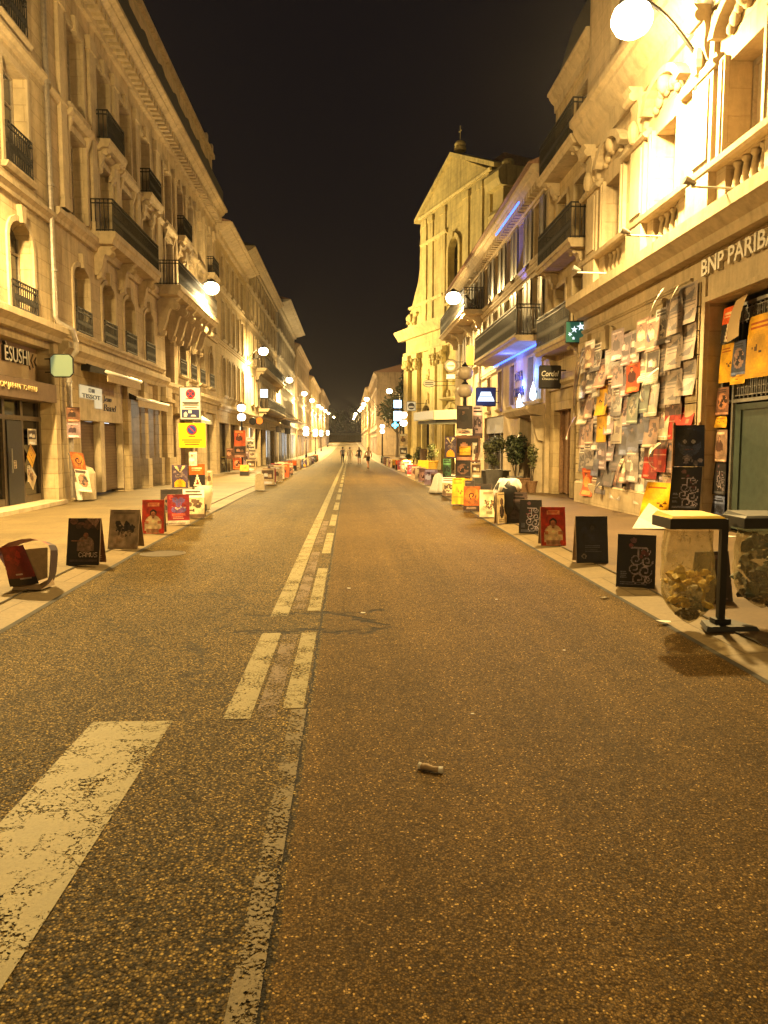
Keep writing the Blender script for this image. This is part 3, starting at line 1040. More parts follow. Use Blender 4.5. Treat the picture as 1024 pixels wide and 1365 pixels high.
cornice(P, b2, 21.4, 46.85, 15.5, 0.8, 0.95, dent=0.42, ext=0.1)
# projecting pier that ends the first stretch
for a, c, o_, bo in ((32.2, 33.3, 0.4, 0.5), (29.55, 30.05, 0.2, 0.3), (31.65, 32.1, 0.2, 0.3), (27.35, 27.72, 0.2, 0), (21.5, 22.9, 0.04, 0)):
    m = MB(P)
    m.box(a, c, 0, o_, -0.4, 3.97)
    if bo: m.box(a - 0.04, c + 0.04, 0, bo, -0.4, 1.05)
    if o_ > 0.3: m.along([(0, 3.3), (0.5, 3.36), (0.5, 3.5), (0, 3.56)], a - 0.05, c + 0.05)
    m.build('pier', M['stone_a'], b2)
# guard stone by the rain pipe
m = MB(P)
m.lathe((22.5, 0.22, 0), [(0.36, 0), (0.36, 0.75), (0.28, 0.9), (0.1, 0.98)], 14)
m.build('guard_stone', M['stone_plain'], b2)
# watch shop: fascia, two roller shutters
m = MB(P)
m.box(22.96, 27.29, -0.25, 0.03, 2.32, 3.34)
m.box(22.96, 23.05, -0.25, 0.02, 0.05, 2.315)
m.box(24.85, 25.25, -0.25, 0.02, 0.05, 2.315)
m.box(27.2, 27.29, -0.25, 0.02, 0.05, 2.315)
m.build('shop_fascia', M['stone_plain'], b2)
for a, c in ((23.06, 24.84), (25.26, 27.19)):
    m = MB(P)
    m.box(a, c, -0.24, -0.2, 0.05, 2.3)
    m.build('roller_shutter', M['roller'], b2)
# lit shop windows behind the pillars
for a, c in ((27.75, 29.5), (30.1, 31.6)):
    m = MB(P)
    m.box(a, c, -0.6, -0.52, 0.05, 0.55)
    m.box(a, a + 0.08, -0.6, -0.52, 0.55, 3.35)
    m.box(c - 0.08, c, -0.6, -0.52, 0.55, 3.35)
    m.box(a + 0.08, c - 0.08, -0.6, -0.53, 2.45, 2.55)
    sw = m.build('shop_window', M['bronze'], b2)
    q = MB(P)
    q.box(a, c, -1.5, -1.46, 0.05, 3.35)
    q.build('backdrop', M['render_grey'], sw)
    q = MB(P)
    q.box(a + 0.1, c - 0.1, -0.95, -0.90, 2.0, 3.2)
    q.box(a + 0.25, c - 0.5, -1.0, -0.93, 0.9, 1.9)
    q.build('lit_display', M['shop_light'], sw)
    q = MB(P)
    q.box(a + 0.1, c - 0.1, -1.2, -0.7, 0.5, 0.9)
    q.box(a + 0.5, c - 0.2, -0.88, -0.84, 0.95, 1.6)
    q.build('display_stand', M['wood'], sw)
# entrance at the back of the tall arched bay, shutters further on
m = MB(P)
m.box(33.95, 35.55, -0.98, -0.9, 0.05, 2.9)
m.box(33.95, 35.55, -0.96, -0.88, 3.0, 6.0)
d = m.build('door', M['timber_d'], b2)
m = MB(P)
m.box(33.6, 35.9, 0.0, 0.55, 2.95, 3.2)
m.along([(0.0, 2.75), (0.45, 2.95), (0, 2.95)], 33.6, 33.85)
m.along([(0.0, 2.75), (0.45, 2.95), (0, 2.95)], 35.65, 35.9)
m.build('door_hood', M['stone_trim'], b2)
for a, c, mt in ((36.5, 39.3, 'roller'), (39.9, 42.6, 'roller'), (43.2, 46.2, 'glass')):
    m = MB(P)
    m.box(a, c, -0.48, -0.4, 0.0, 2.75)
    m.build('roller_shutter' if mt == 'roller' else 'shop_pane', M[mt], b2)
    m = MB(P)
    m.box(a, c, -0.47, -0.2, 2.75, 3.39)
    m.build('shop_fascia', M['render_pale'], b2)
# attic floor set back behind the cornice, with a dark iron rail and dormers
m = MB(P)
m.box(21.4, 46.6, -3.5, 0.0, 15.51, 18.3)
m.box(21.4, 46.75, -3.6, 0.15, 18.3, 18.55)
at_ = m.build('attic', M['stone_b'], b2)
for u in [22.6 + 2.62 * i for i in range(9)]:
    m = MB(P)
    m.box(u, u + 1.2, -0.05, 0.03, 15.6, 17.1)
    m.build('attic_window', M['glass'], at_)
m = MB(P)
for u in [22.6 + 2.62 * i for i in range(9)]:
    m.plate([(u - 0.3, 16.6), (u + 1.5, 16.6), (u + 1.4, 17.05), (u + 1.0, 17.3), (u + 0.6, 17.4), (u + 0.2, 17.3), (u - 0.2, 17.05)], 0.032, 0.22)  # dark scallops shaped after the wavy shadow on the attic wall
m.box(21.4, 46.8, 0.5, 0.58, 15.52, 16.5)
m.build('rail_and_scallops', M['slate'], b2)
m = MB(P)
m.box(37.2, 38.2, -2.6, -1.2, 18.3, 20.3)
m.box(37.1, 38.3, -2.7, -1.1, 20.3, 20.5)
m.build('chimney', M['render_brown'], b2)
for u in (44.6, 46.2):
    m = MB(P)
    m.box(u, u + 0.35, -0.35, 0.1, 18.56, 19.0)
    m.build('attic_finial', M['stone_trim'], b2)


def plain_block(name, label, X, side, u0, u1, top, rows, pitch, win_w, mat, shop, corn=0.5, back=8, bal=(), roofm='roof', trim='stone_trim', off=1.0, shut=None, pane='glass', shopz=3.7):
    """a simpler terrace house further down: rows = [(z0, z1, arch)]"""
    e, P = building(name, label, X, side, (u0 + u1) / 2)
    n = max(1, int((u1 - u0 - off) / pitch))
    st = (u1 - u0 - n * pitch) / 2 + (pitch - win_w) / 2
    us = [u0 + st + i * pitch for i in range(n)]
    ops = [(u, u + win_w, a, c, r) for u in us for a, c, r in rows]
    k = max(1, round((u1 - u0) / 4.2))
    sh = [(u0 + 0.5 + i * (u1 - u0 - 0.5) / k, u0 + (i + 1) * (u1 - u0 - 0.5) / k) for i in range(k)]
    ops += [(a, c, -1.2, shopz - 0.75, 0, 0.45) for a, c in sh]
    wall(P, e, u0, u1, -1.2, top, ops, M[mat], 0.3, back=back)
    for u in us:
        for a, c, r in rows:
            window(P, e, u, u + win_w, a, c, 0.28, pane=pane)
            surround(P, e, u, u + win_w, a, c, r, 0.13, 0.05, key=False, mat=trim)
            if shut: shutters(P, e, u, u + win_w, a, c, 0.06, shut)
    for i, (a, c) in enumerate(sh):
        mt = shop[i % len(shop)]
        m = MB(P)
        m.box(a, a + 0.1, -0.45, -0.3, -1.1, shopz - 0.75)
        m.box(c - 0.1, c, -0.45, -0.3, -1.1, shopz - 0.75)
        m.box((a + c) / 2 - 0.05, (a + c) / 2 + 0.05, -0.45, -0.3, -1.1, shopz - 0.75)
        m.box(a, c, -0.44, -0.31, -1.1, 0.3)
        s = m.build('shop_front', M['bronze'] if mt != 'shop_light' else M['white_metal'], e)
        q = MB(P)
        q.box(a + 0.1, c - 0.1, -0.43, -0.38, -1.0, shopz - 0.76)
        q.build('pane', M[mt], s)
    ledge(P, e, u0, u1, shopz, shopz + 0.35, 0.25, trim, 'ledge')
    for a, c, r in rows[1:]:
        ledge(P, e, u0, u1, a - 0.42, a - 0.2, 0.14, trim)
    cornice(P, e, u0, u1, top + 0.02, corn, 0.7, trim, ext=0.05)
    roof(P, e, u0, u1, top + 0.02, back, 1.4, roofm, over=corn * 0.9)
    for a, c, z0, out, sol in bal:
        balcony(P, e, a, c, z0 - 0.28, z0, out, 1.0, trim, consoles=(a + 0.4, c - 0.4), ch=0.6, solid=sol, gap=0.2)
    return e, P


plain_block('townhouse', 'cream townhouse with tall narrow windows and a jutting cornice, beside the ornate apartment building', XL, -1, 46.9, 60.6, 14.8,
            [(4.7, 7.1, 0.25), (8.2, 10.6, 0), (11.5, 13.5, 0)], 2.15, 1.1, 'stone_c', ['glass', 'roller', 'shop_warm', 'glass'], 1.1)
e4, P4 = plain_block('townhouse', 'tall buff townhouse with two long dark balconies, fourth building on the left', XL, -1, 60.7, 86, 16.9,
            [(4.9, 7.2, 0), (8.3, 10.6, 0), (11.6, 13.8, 0), (14.4, 15.9, 0)], 2.8, 1.15, 'stone_b', ['shop_warm', 'glass', 'glass', 'shop_light', 'glass'], 0.8,
            bal=((66, 85, 8.1, 0.95, 'black'), (68, 85.5, 4.75, 0.95, 'black')), roofm='slate')
plain_block('townhouse', 'pale grey rendered townhouse with an overhanging flat cornice, fifth building on the left', XL, -1, 86.1, 113.5, 17.6,
            [(5.0, 7.3, 0), (8.4, 10.7, 0), (11.8, 14.0, 0), (14.8, 16.4, 0)], 3.1, 1.15, 'render_pale', ['shop_warm', 'shop_light', 'shop_light', 'glass'], 1.6, trim='render_pale', shut='louvre')
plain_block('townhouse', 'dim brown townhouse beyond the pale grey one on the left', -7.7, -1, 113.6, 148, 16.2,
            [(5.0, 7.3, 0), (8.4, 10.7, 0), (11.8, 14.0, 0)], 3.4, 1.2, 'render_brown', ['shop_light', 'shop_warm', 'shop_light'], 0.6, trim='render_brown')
plain_block('townhouse', 'small far townhouse, lower than the brown one, with lamplit shop fronts', -7.4, -1, 148.2, 190, 14.6,
            [(5.0, 7.3, 0), (8.4, 10.7, 0), (11.4, 13.4, 0)], 3.8, 1.2, 'stone_c', ['shop_light', 'shop_warm', 'glass'], 0.6)
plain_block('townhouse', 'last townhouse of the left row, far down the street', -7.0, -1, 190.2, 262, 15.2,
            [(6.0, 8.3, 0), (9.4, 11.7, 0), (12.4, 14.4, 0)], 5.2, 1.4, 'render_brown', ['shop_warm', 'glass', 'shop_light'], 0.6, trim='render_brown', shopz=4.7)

# ================================================================ RIGHT SIDE
XR = 6.55
# ---- the bank
bk, P = building('bank_building', 'grand stone bank with lamplit upper windows and a poster covered ground floor', XR, 1, 14)
uw = [-6.9, -3.7, -0.5, 2.7, 5.85, 9.0, 12.1, 15.25, 18.4]
WW = 1.25
ops = []
for u in uw:
    ops += [(u, u + WW, 6.62, 8.15, 0, 0.5), (u, u + WW, 5.78, 6.42, 0, 0.3), (u + 0.05, u + WW - 0.05, 11.2, 13.4, 0, 0.3)]
ops += [(9.2, 13.75, -0.5, 4.15, 0, 0.32)]
gw = [(14.98, 16.35), (18.5, 19.8)]
for a, c in gw: ops.append((a, c, 0.62, 4.05, 0.35, 0.4))
for a, c in ((-5, -3), (0, 2), (4, 6)): ops.append((a, c, 0.62, 4.05, 0.35, 0.4))
wall(P, bk, -14, 21.3, -0.5, 15.6, ops, M['stone_bank'], 0.4, back=9)
for u in uw:
    # tall window closed by a cream blind
    m = MB(P)
    m.box(u, u + 0.07, -0.5, -0.4, 6.62, 8.15)
    m.box(u + WW - 0.07, u + WW, -0.5, -0.4, 6.62, 8.15)
    m.box(u + 0.07, u + WW - 0.07, -0.5, -0.41, 8.06, 8.15)
    m.box(u + 0.07, u + WW - 0.07, -0.5, -0.41, 6.62, 6.7)
    m.box(u + WW / 2 - 0.03, u + WW / 2 + 0.03, -0.5, -0.42, 6.7, 8.06)
    f = m.build('window', M['timber'], bk)
    q = MB(P)
    q.box(u + 0.07, u + WW - 0.07, -0.52, -0.47, 6.65, 8.1)
    q.build('blind', M['blind'], f)
    window(P, bk, u + 0.05, u + WW - 0.05, 11.2, 13.4, 0.28)
    # moulded frame, sill line and curved pediment with carving
    m = MB(P)
    m.box(u - 0.22, u - 0.003, -0.02, 0.09, 6.45, 8.25)
    m.box(u + WW + 0.003, u + WW + 0.22, -0.02, 0.09, 6.45, 8.25)
    m.box(u - 0.13, u - 0.05, 0.09, 0.12, 6.5, 8.2)
    m.box(u + WW + 0.05, u + WW + 0.13, 0.09, 0.12, 6.5, 8.2)
    c = u + WW / 2
    K = 10
    for k in range(K):
        q = []
        for j, rr in ((k, 0.86), (k + 1, 0.86), (k + 1, 1.06), (k, 1.06)):
            t = math.pi * (0.1 + 0.8 * j / K)
            q.append((c - rr * math.cos(t), 8.42 + rr * 0.72 * math.sin(t)))
        m.plate(q, -0.02, 0.24)
    m.build('surround', M['stone_plain'], bk)
    m = MB(P)
    for k in range(9):
        rr = 0.16 + 0.10 * ((k * 37) % 5) / 4
        m.ball((c - 0.52 + 0.13 * k, 0.05, 8.62 + 0.18 * math.sin(math.pi * k / 8) + 0.04 * ((k * 3) % 4)), rr * 0.6, 0.08, rr * 0.55, 8, 5)
    m.ball((c, 0.1, 8.95), 0.17, 0.16, 0.24, 10, 6)
    m.build('carving', M['stone_trim'], bk, smooth=True)
    # stubby balusters under the sill
    m = MB(P)
    for k in range(4):
        m.lathe((u + 0.2 + k * 0.285, -0.12, 5.78), [(0.085, 0), (0.085, 0.05), (0.05, 0.09), (0.10, 0.24), (0.06, 0.46), (0.05, 0.54), (0.085, 0.58), (0.085, 0.639)], 8)
    m.build('baluster', M['stone_trim'], bk, smooth=True)
# pilasters between the windows, with scrolled heads
for u in [-5.0, -1.85, 1.3, 4.45, 7.55, 10.7, 13.8, 16.95, 20.15]:
    m = MB(P)
    m.box(u - 0.05, u + 0.75, -0.02, 0.10, 6.44, 9.2)
    m.box(u + 0.06, u + 0.64, 0.10, 0.135, 6.7, 8.1)
    m.box(u - 0.1, u + 0.8, -0.02, 0.15, 5.7, 6.43)
    m.build('pilaster', M['stone_plain'], bk)
    m = MB(P)
    pr = [(-0.02, 8.45)]
    for k in range(10):
        t = k / 9
        pr.append((0.12 + 0.26 * t ** 1.7 + 0.05 * math.sin(7 * t), 8.45 + 0.95 * t))
    pr.append((-0.02, 9.4))
    m.along(pr, u + 0.14, u + 0.56)
    m.tube([(u + 0.12, 0.29, 9.2), (u + 0.58, 0.29, 9.2)], 0.11, 10)
    m.ball((u + 0.35, 0.2, 8.5), 0.16, 0.13, 0.26, 8, 6)
    m.build('scroll_bracket', M['stone_trim'], bk, smooth=False)
m = MB(P)
for a, c in [(-14, 21.3)]:
    m.along([(-0.02, 6.43), (0.12, 6.43), (0.17, 6.47), (0.19, 6.56), (0.12, 6.6), (-0.02, 6.6)], a, c)
for a, c in zip([-14] + [u + WW + 0.23 for u in uw], [u - 0.23 for u in uw] + [21.3]):
    m.along([(-0.02, 8.2), (0.14, 8.2), (0.2, 8.25), (0.2, 8.30), (0.12, 8.34), (0.14, 8.40), (-0.02, 8.42)], a, c)
m.build('string_course', M['stone_plain'], bk)
ledge(P, bk, -14, 21.35, 5.05, 5.62, 0.5, 'stone_trim', 'ledge')
cornice(P, bk, -14, 21.35, 10.4, 0.5, 1.1, 'stone_trim', dent=0.0)
cornice(P, bk, -14, 21.35, 16.2, 0.45, 0.7, 'stone_trim', dent=0.4)
roof(P, bk, -14, 21.3, 16.2, 9, 2.2, 'slate')
# ground floor: plinth, block piers, keystones
m = MB(P)
for a, c in ((-14, 8.88), (13.9, 21.36)):
    m.along([(-0.02, -0.4), (0.14, -0.4), (0.14, 0.52), (0.07, 0.6), (-0.02, 0.6)], a, c)
m.build('plinth', M['stone_bank'], bk)
for a, c in ((13.92, 14.4), (20.55, 21.36)):
    m = MB(P)
    for z in [0.62 + 0.44 * k for k in range(9)]:
        m.box(a, c, -0.02, 0.11, z, z + 0.415)
        m.box(a + 0.02, c - 0.02, -0.02, 0.06, z + 0.415, z + 0.44)
    m.build('block_pier', M['stone_a'], bk)
for a, c in gw:
    q = (a + c) / 2
    m = MB(P)
    m.plate([(q - 0.11, 3.98), (q + 0.11, 3.98), (q + 0.17, 4.5), (q - 0.17, 4.5)], -0.02, 0.15)
    m.tube([(q - 0.15, 0.1, 4.5), (q + 0.15, 0.1, 4.5)], 0.08, 8)
    for s in (-1, 1):
        for k, zz in ((1, 3.95), (2, 3.78), (3, 3.55)):
            m.plate([(q + s * 0.24 * k, zz), (q + s * (0.24 * k + 0.19), zz - 0.06), (q + s * (0.27 * k + 0.24), zz + 0.5), (q + s * 0.27 * k, zz + 0.58)], -0.02, 0.08)
    m.build('keystone', M['stone_trim'], bk)
ledge(P, bk, 14.45, 21.3, 4.66, 4.74, 0.07, 'stone_trim')
for a, c in gw:
    window(P, bk, a, c, 0.62, 4.05, 0.38, frame='bronze', bars=1)
# name, doorway and its metal screens
m = MB(P)
m.box(9.2, 13.75, -0.02, 0.05, 4.26, 4.6)
m.box(8.9, 9.18, -0.02, 0.16, -0.4, 4.55)
m.box(13.76, 13.9, -0.02, 0.09, -0.4, 4.6)
m.box(9.2, 13.75, -0.02, 0.1, 4.16, 4.255)
m.build('door_surround', M['stone_plain'], bk)
letters('BNP PARIBAS', P, bk, 13.98, 4.66, 0.01, 0.30, 2.68, rev=True, mat='pale_txt', depth=0.07, bold=0.02)
m = MB(P)
m.box(9.2, 13.75, -0.62, -0.56, -0.3, 4.15)
m.build('lobby_glass', M['glass'], bk)
m = MB(P)
for u in (13.66, 13.26, 11.6, 10.4):
    m.box(u, u + 0.06, -0.31, -0.25, 0, 4.05)
for z in (2.33, 2.78, 3.98):
    m.box(9.2, 13.66, -0.31, -0.255, z, z + 0.06)
m.build('screen_frame', M['steel'], bk)
m = MB(P)
for z0, z1 in ((2.40, 2.77), (3.68, 3.97)):
    for k in range(28):
        u = 9.3 + 0.14 * k
        m.box(u, u + 0.02, -0.29, -0.27, z0, z1)
        m.box(u + 0.045, u + 0.10, -0.292, -0.268, (z0 + z1) / 2 - 0.012, (z0 + z1) / 2 + 0.012)
        m.box(u + 0.06, u + 0.08, -0.294, -0.266, z0 + 0.04, z1 - 0.04)
    for z in (z0 + 0.04, z1 - 0.05):
        m.box(9.3, 13.24, -0.296, -0.264, z, z + 0.018)
m.build('ornamental_grille', M['steel'], bk)
m = MB(P)
m.box(10.5, 13.25, -0.38, -0.32, 0.1, 2.3)
d = m.build('door', M['greygreen'], bk)
m = MB(P)
m.box(10.5, 13.25, -0.319, -0.29, 0.1, 0.3)
m.box(13.05, 13.25, -0.319, -0.29, 0.3, 2.3)
m.box(10.5, 13.05, -0.319, -0.29, 2.2, 2.3)
m.box(11.86, 11.94, -0.319, -0.29, 0.3, 2.2)
m.build('door_frame', M['greygreen'], d)
# three little spotlights on arms over the ledge
for u in (12.35, 15.2, 18.45):
    e = thing('facade_spotlight', {12.35: 'small white spotlight on an arm above the bank name', 15.2: 'small white spotlight on an arm above the poster wall, middle of three',
              18.45: 'small white spotlight on an arm nearest the green bank sign'}[u], 'spotlight', P(u, 0.5, 5.66), group='spotlights on the bank ledge', world=True)
    m = MB(P)
    m.tube([(u, 0.12, 5.70), (u, 1.05, 5.72)], 0.018, 6)
    m.box(u - 0.05, u + 0.05, 0.1, 0.14, 5.62, 5.78)
    m.build('arm', M['white_metal'], e)
    m = MB(P)
    m.tube([(u, 0.98, 5.76), (u, 1.16, 5.83)], [0.035, 0.07], 10)
    m.build('lamp_head', M['steel'], e)

# ---- narrow house with stone balconies
b3, P = building('townhouse', 'narrow dark townhouse with stacked stone balconies between the bank and the hotel', 6.75, 1, 23)
ops = [(21.9, 23.0, 4.75, 6.6, 0), (23.8, 24.9, 4.75, 6.6, 0), (21.9, 23.0, 7.4, 9.3, 0), (23.8, 24.9, 7.4, 9.3, 0), (21.9, 23.0, 10.2, 11.8, 0), (23.8, 24.9, 10.2, 11.8, 0),
       (21.5, 22.6, -0.5, 3.1, 0.5, 0.5), (23.0, 24.9, -0.5, 2.7, 0, 0.4)]
wall(P, b3, 21.38, 25.4, -0.5, 12.4, ops, M['stone_c'], 0.3, back=8)
for o in ops[:6]:
    window(P, b3, o[0], o[1], o[2], o[3], 0.28)
    surround(P, b3, o[0], o[1], o[2], o[3], 0, 0.12, 0.05, key=False, sill=False)
for z in (4.7, 7.35, 10.15):
    balcony(P, b3, 21.5, 25.3, z - 0.24, z, 0.62, 1.0, consoles=(21.9, 24.9), ch=0.4)
cornice(P, b3, 21.38, 25.4, 12.9, 0.3, 0.6)
m = MB(P)
m.along([(0.1, 12.9), (-0.5, 15.0), (-4, 15.6), (-8, 12.9)], 21.4, 25.4)
m.build('roof', M['slate'], b3)
ledge(P, b3, 21.38, 25.4, 3.35, 3.6, 0.2, name='ledge')
m = MB(P)
m.box(21.5, 22.6, -0.5, -0.42, 0, 3.0)
m.build('door', M['timber_d'], b3)
m = MB(P)
m.box(23.0, 24.9, -0.4, -0.32, 0, 2.7)
for u in (23.0, 23.9, 24.78):
    m.box(u, u + 0.12, -0.31, -0.2, 0, 2.7)
m.build('shop_front', M['wood'], b3)

# ---- the hotel
ht, P = building('hotel_building', 'long cream hotel with shutters and a blue lit balcony, right of the street', 6.6, 1, 36)
ops = []
wr = [26.3, 28.6, 30.9, 33.4, 36.0, 38.6, 41.2, 43.8]
for u in wr:
    ops += [(u, u + 1.1, 8.1, 9.9, 0), (u, u + 1.1, 5.6, 7.5, 0)]
fr = [26.0, 27.15, 30.3, 32.8, 35.4, 38.2, 41.0, 44.0]
for u in fr: ops.append((u, u + 0.85, 3.15, 4.75, 0))
ops += [(26.2, 27.9, -0.6, 2.45, 0, 0.4), (32.4, 37.0, -0.6, 2.85, 0, 0.35), (38.4, 42.0, -0.6, 2.7, 0, 0.35), (42.8, 46.6, -0.6, 2.7, 0, 0.35)]
wall(P, ht, 25.45, 47.4, -0.6, 10.6, ops, M['render_hotel'], 0.28, back=2.2)
for i, u in enumerate(wr):
    window(P, ht, u, u + 1.1, 8.1, 9.9, 0.26)
    window(P, ht, u, u + 1.1, 5.6, 7.5, 0.26)
    surround(P, ht, u, u + 1.1, 8.1, 9.9, 0, 0.1, 0.04, key=False, mat='stone_plain')
    surround(P, ht, u, u + 1.1, 5.6, 7.5, 0, 0.1, 0.04, key=False, mat='stone_plain')
    shutters(P, ht, u, u + 1.1, 8.1, 9.9, 0.08, 'louvre_d')
    shutters(P, ht, u, u + 1.1, 5.6, 7.5, 0.08, 'louvre')
for u in fr:
    window(P, ht, u, u + 0.85, 3.15, 4.75, 0.26, bars=1)
    surround(P, ht, u, u + 0.85, 3.15, 4.75, 0, 0.08, 0.03, key=False, mat='stone_plain')
ledge(P, ht, 25.45, 47.4, 7.72, 7.92, 0.12, 'stone_plain')
cornice(P, ht, 25.45, 47.4, 10.75, 0.6, 0.75, 'stone_plain', dent=0.38)
roof(P, ht, 25.45, 47.5, 10.75, 3, 1.0, 'roof', over=0.72)
balcony(P, ht, 37.2, 46.9, 7.9, 8.12, 1.1, 1.05, 'stone_plain', solid='wood', consoles=(38, 41, 44, 46.5), ch=0.5)
m = MB(P)
m.box(27.4, 31.6, 0.56, 0.60, 10.08, 10.14)  # strip added to give the blue patch along the eaves
m.build('led_strip', M['blue_led'], ht)
bl = balcony(P, ht, 25.9, 34.4, 5.1, 5.3, 1.0, 1.05, 'stone_plain', consoles=(), solid='black')
m = MB(P)
m.box(26.0, 34.3, 0.04, 0.09, 5.04, 5.095)
m.build('led_strip', M['blue_led'], bl)
letters('DIVA', P, ht, 30.1, 4.05, 0.01, 0.36, 1.25, rev=True, mat='navy_txt', depth=0.04)
letters('OPERA', P, ht, 30.35, 3.45, 0.01, 0.36, 1.75, rev=True, mat='navy_txt', depth=0.04)
# hotel door with its stone hood and posts
m = MB(P)
m.along([(-0.02, 2.55), (0.45, 2.62), (0.62, 2.8), (0.62, 2.9), (-0.02, 2.98)], 25.6, 29.6)
m.box(25.75, 26.15, -0.02, 0.3, -0.4, 2.56)
m.box(27.95, 28.35, -0.02, 0.3, -0.4, 2.56)
m.along([(0.0, 1.7), (0.2, 1.75), (0.45, 2.5), (0.45, 2.56), (0, 2.56)], 25.62, 25.74)
m.build('door_hood', M['stone_plain'], ht)
m = MB(P)
m.box(26.2, 27.9, -0.4, -0.34, -0.3, 2.2)
d = m.build('door', M['timber_d'], ht)
m = MB(P)
for u in (26.35, 27.15):
    m.box(u, u + 0.6, -0.338, -0.33, 0.5, 2.05)
m.build('pane', M['glass'], d)
# grey shop front next to it, and two beyond
for a, c, z1, fm, pm in ((32.4, 37.0, 2.85, 'steel', 'glass'), (38.4, 42.0, 2.7, 'bronze', 'shop_warm'), (42.8, 46.6, 2.7, 'timber', 'glass')):
    m = MB(P)
    m.box(a, c, -0.33, -0.1, z1 - 0.75, z1)
    for k in range(4):
        u = a + (c - a - 0.12) * k / 3
        m.box(u, u + 0.12, -0.33, -0.2, -0.5, z1 - 0.76)
    m.box(a, c, -0.33, -0.16, -0.5, 0.35)
    s = m.build('shop_front', M[fm], ht)
    q = MB(P)
    q.box(a + 0.02, c - 0.02, -0.345, -0.335, -0.4, z1 - 0.7)
    q.build('pane', M[pm], s)
m = MB(P)
m.tube([(38.0, 0.1, 10.2), (38.0, 0.1, 0)], 0.06, 8)
m.tube([(33.0, 0.07, 5.0), (38.0, 0.07, 4.9)], 0.03, 6)
m.build('rain_pipe', M['zinc'], ht)

# ---- the church
cd = Vector((-0.302, 0.953, 0))
cn = Vector((-0.953, -0.302, 0))
CF = Vector((4.95, 62.0, 0))
ch = thing('church', 'floodlit yellow stone baroque church with curved gable and carved pilasters', 'church', (7, 56, -0.6), world=True)
P = Frame(CF, -cd, cn)           # u runs back towards the viewer from the far corner
ops = [(7.4, 9.0, 11.6, 16.0, 0.8, 0.5), (7.2, 9.0, -0.8, 4.2, 0.5, 0.6), (2.8, 4.2, 0.6, 4.6, 0.5, 0.35), (12.0, 13.4, 0.6, 4.6, 0.5, 0.35)]
wall(P, ch, -0.9, 15.6, -0.8, 10.2, ops[1:], M['stone_church'], 0.35, back=14)
wall(P, ch, 2.3, 13.1, 10.2, 19.0, ops[:1], M['stone_church'], 0.5, back=2)
m = MB(P)
# curved gable sides, raking pediment and its cornice
GC = 7.7
m.plate([(2.3, 19.0), (13.1, 19.0), (GC, 21.7)], -1.2, 0.0)
for s in (-1, 1):
    side_ = [(GC + s * 5.4, 10.2)] + [(GC + s * x, z) for x, z in ((8.3, 10.2), (8.2, 11.0), (7.95, 11.9), (7.45, 12.3), (7.2, 12.7), (6.7, 13.4), (6.2, 14.0), (5.85, 14.8), (5.7, 15.6), (5.75, 16.1), (5.65, 16.4), (5.7, 16.9), (5.6, 17.5), (5.75, 18.0), (5.6, 18.4))] + [(GC + s * 5.4, 18.9)]
    m.plate(side_ if s > 0 else side_[::-1], -1.0, 0.02)
m.build('gable', M['stone_church'], ch)
m = MB(P)
for s in (-1, 1):
    m.plate([(GC, 21.6), (GC + s * 6.5, 18.75), (GC + s * 6.5, 19.05), (GC, 21.9)], -1.3, 0.2)
m.along([(-0.02, 18.8), (0.1, 18.8), (0.16, 18.92), (0.16, 19.0), (-0.02, 19.05)], 1.9, 13.5)
m.along([(-0.02, 10.0), (0.3, 10.0), (0.45, 10.25), (0.6, 10.45), (0.7, 10.6), (0.7, 10.75), (-0.02, 10.8)], -1.9, 16.2)
m.along([(-0.02, 8.7), (0.2, 8.7), (0.26, 8.85), (0.26, 8.95), (-0.02, 9.0)], -0.95, 15.6)
m.along([(-0.02, 12.3), (0.12, 12.3), (0.22, 12.5), (-0.02, 12.55)], 0.0, 6.4)
m.along([(-0.02, 16.6), (0.1, 16.65), (0.2, 16.85), (-0.02, 16.9)], 2.3, 7.0)
m.build('cornice', M['church_trim'], ch)
for u in (-0.7, 1.2, 4.6, 6.0, 9.6, 11.0, 13.9):
    m = MB(P)
    m.box(u, u + 0.95, -0.02, 0.3, -0.6, 7.4)
    m.box(u - 0.1, u + 1.05, -0.02, 0.42, -0.6, 1.3)
    m.box(u - 0.08, u + 1.03, -0.02, 0.4, 8.3, 8.68)
    m.build('pilaster', M['church_trim'], ch)
for u in (2.5, 3.7, 5.9, 9.6, 11.6):
    m = MB(P)
    m.box(u, u + 0.85, -0.02, 0.1, 10.85, 18.1)
    m.box(u - 0.06, u + 0.91, -0.02, 0.16, 18.1, 18.5)
    m.box(u - 0.05, u + 0.90, -0.02, 0.14, 10.85, 11.4)
    m.build('pilaster', M['church_trim'], ch)
r2 = random.Random(3)
for u in (-0.7, 1.2, 4.6, 6.0, 9.6, 11.0, 13.9):
    m = MB(P)
    for k in range(12):
        m.ball((u + 0.48 + r2.uniform(-0.5, 0.5), 0.26 + r2.uniform(0, 0.12), 7.5 + r2.uniform(0, 0.75)), r2.uniform(0.1, 0.2), 0.14, r2.uniform(0.1, 0.22), 7, 5)
    m.box(u - 0.05, u + 1.0, -0.02, 0.25, 7.4, 8.3)
    m.build('capital', M['church_trim'], ch, smooth=True)
for k in range(20):
    m = MB(P)
    uu, zz = r2.uniform(0.2, 15.0), r2.uniform(4.9, 7.2)
    for j in range(4):
        m.ball((uu + r2.uniform(-0.3, 0.3), 0.04, zz + r2.uniform(-0.3, 0.3)), r2.uniform(0.12, 0.26), 0.12, r2.uniform(0.14, 0.4), 7, 5)
    m.build('carved_relief', M['church_trim'], ch, smooth=True)
m = MB(P)
for k in range(14):
    m.ball((-0.4 + r2.uniform(0, 2.0), 0.1, 11.1 + r2.uniform(0, 0.8)), r2.uniform(0.15, 0.3), 0.16, r2.uniform(0.15, 0.3), 7, 5)
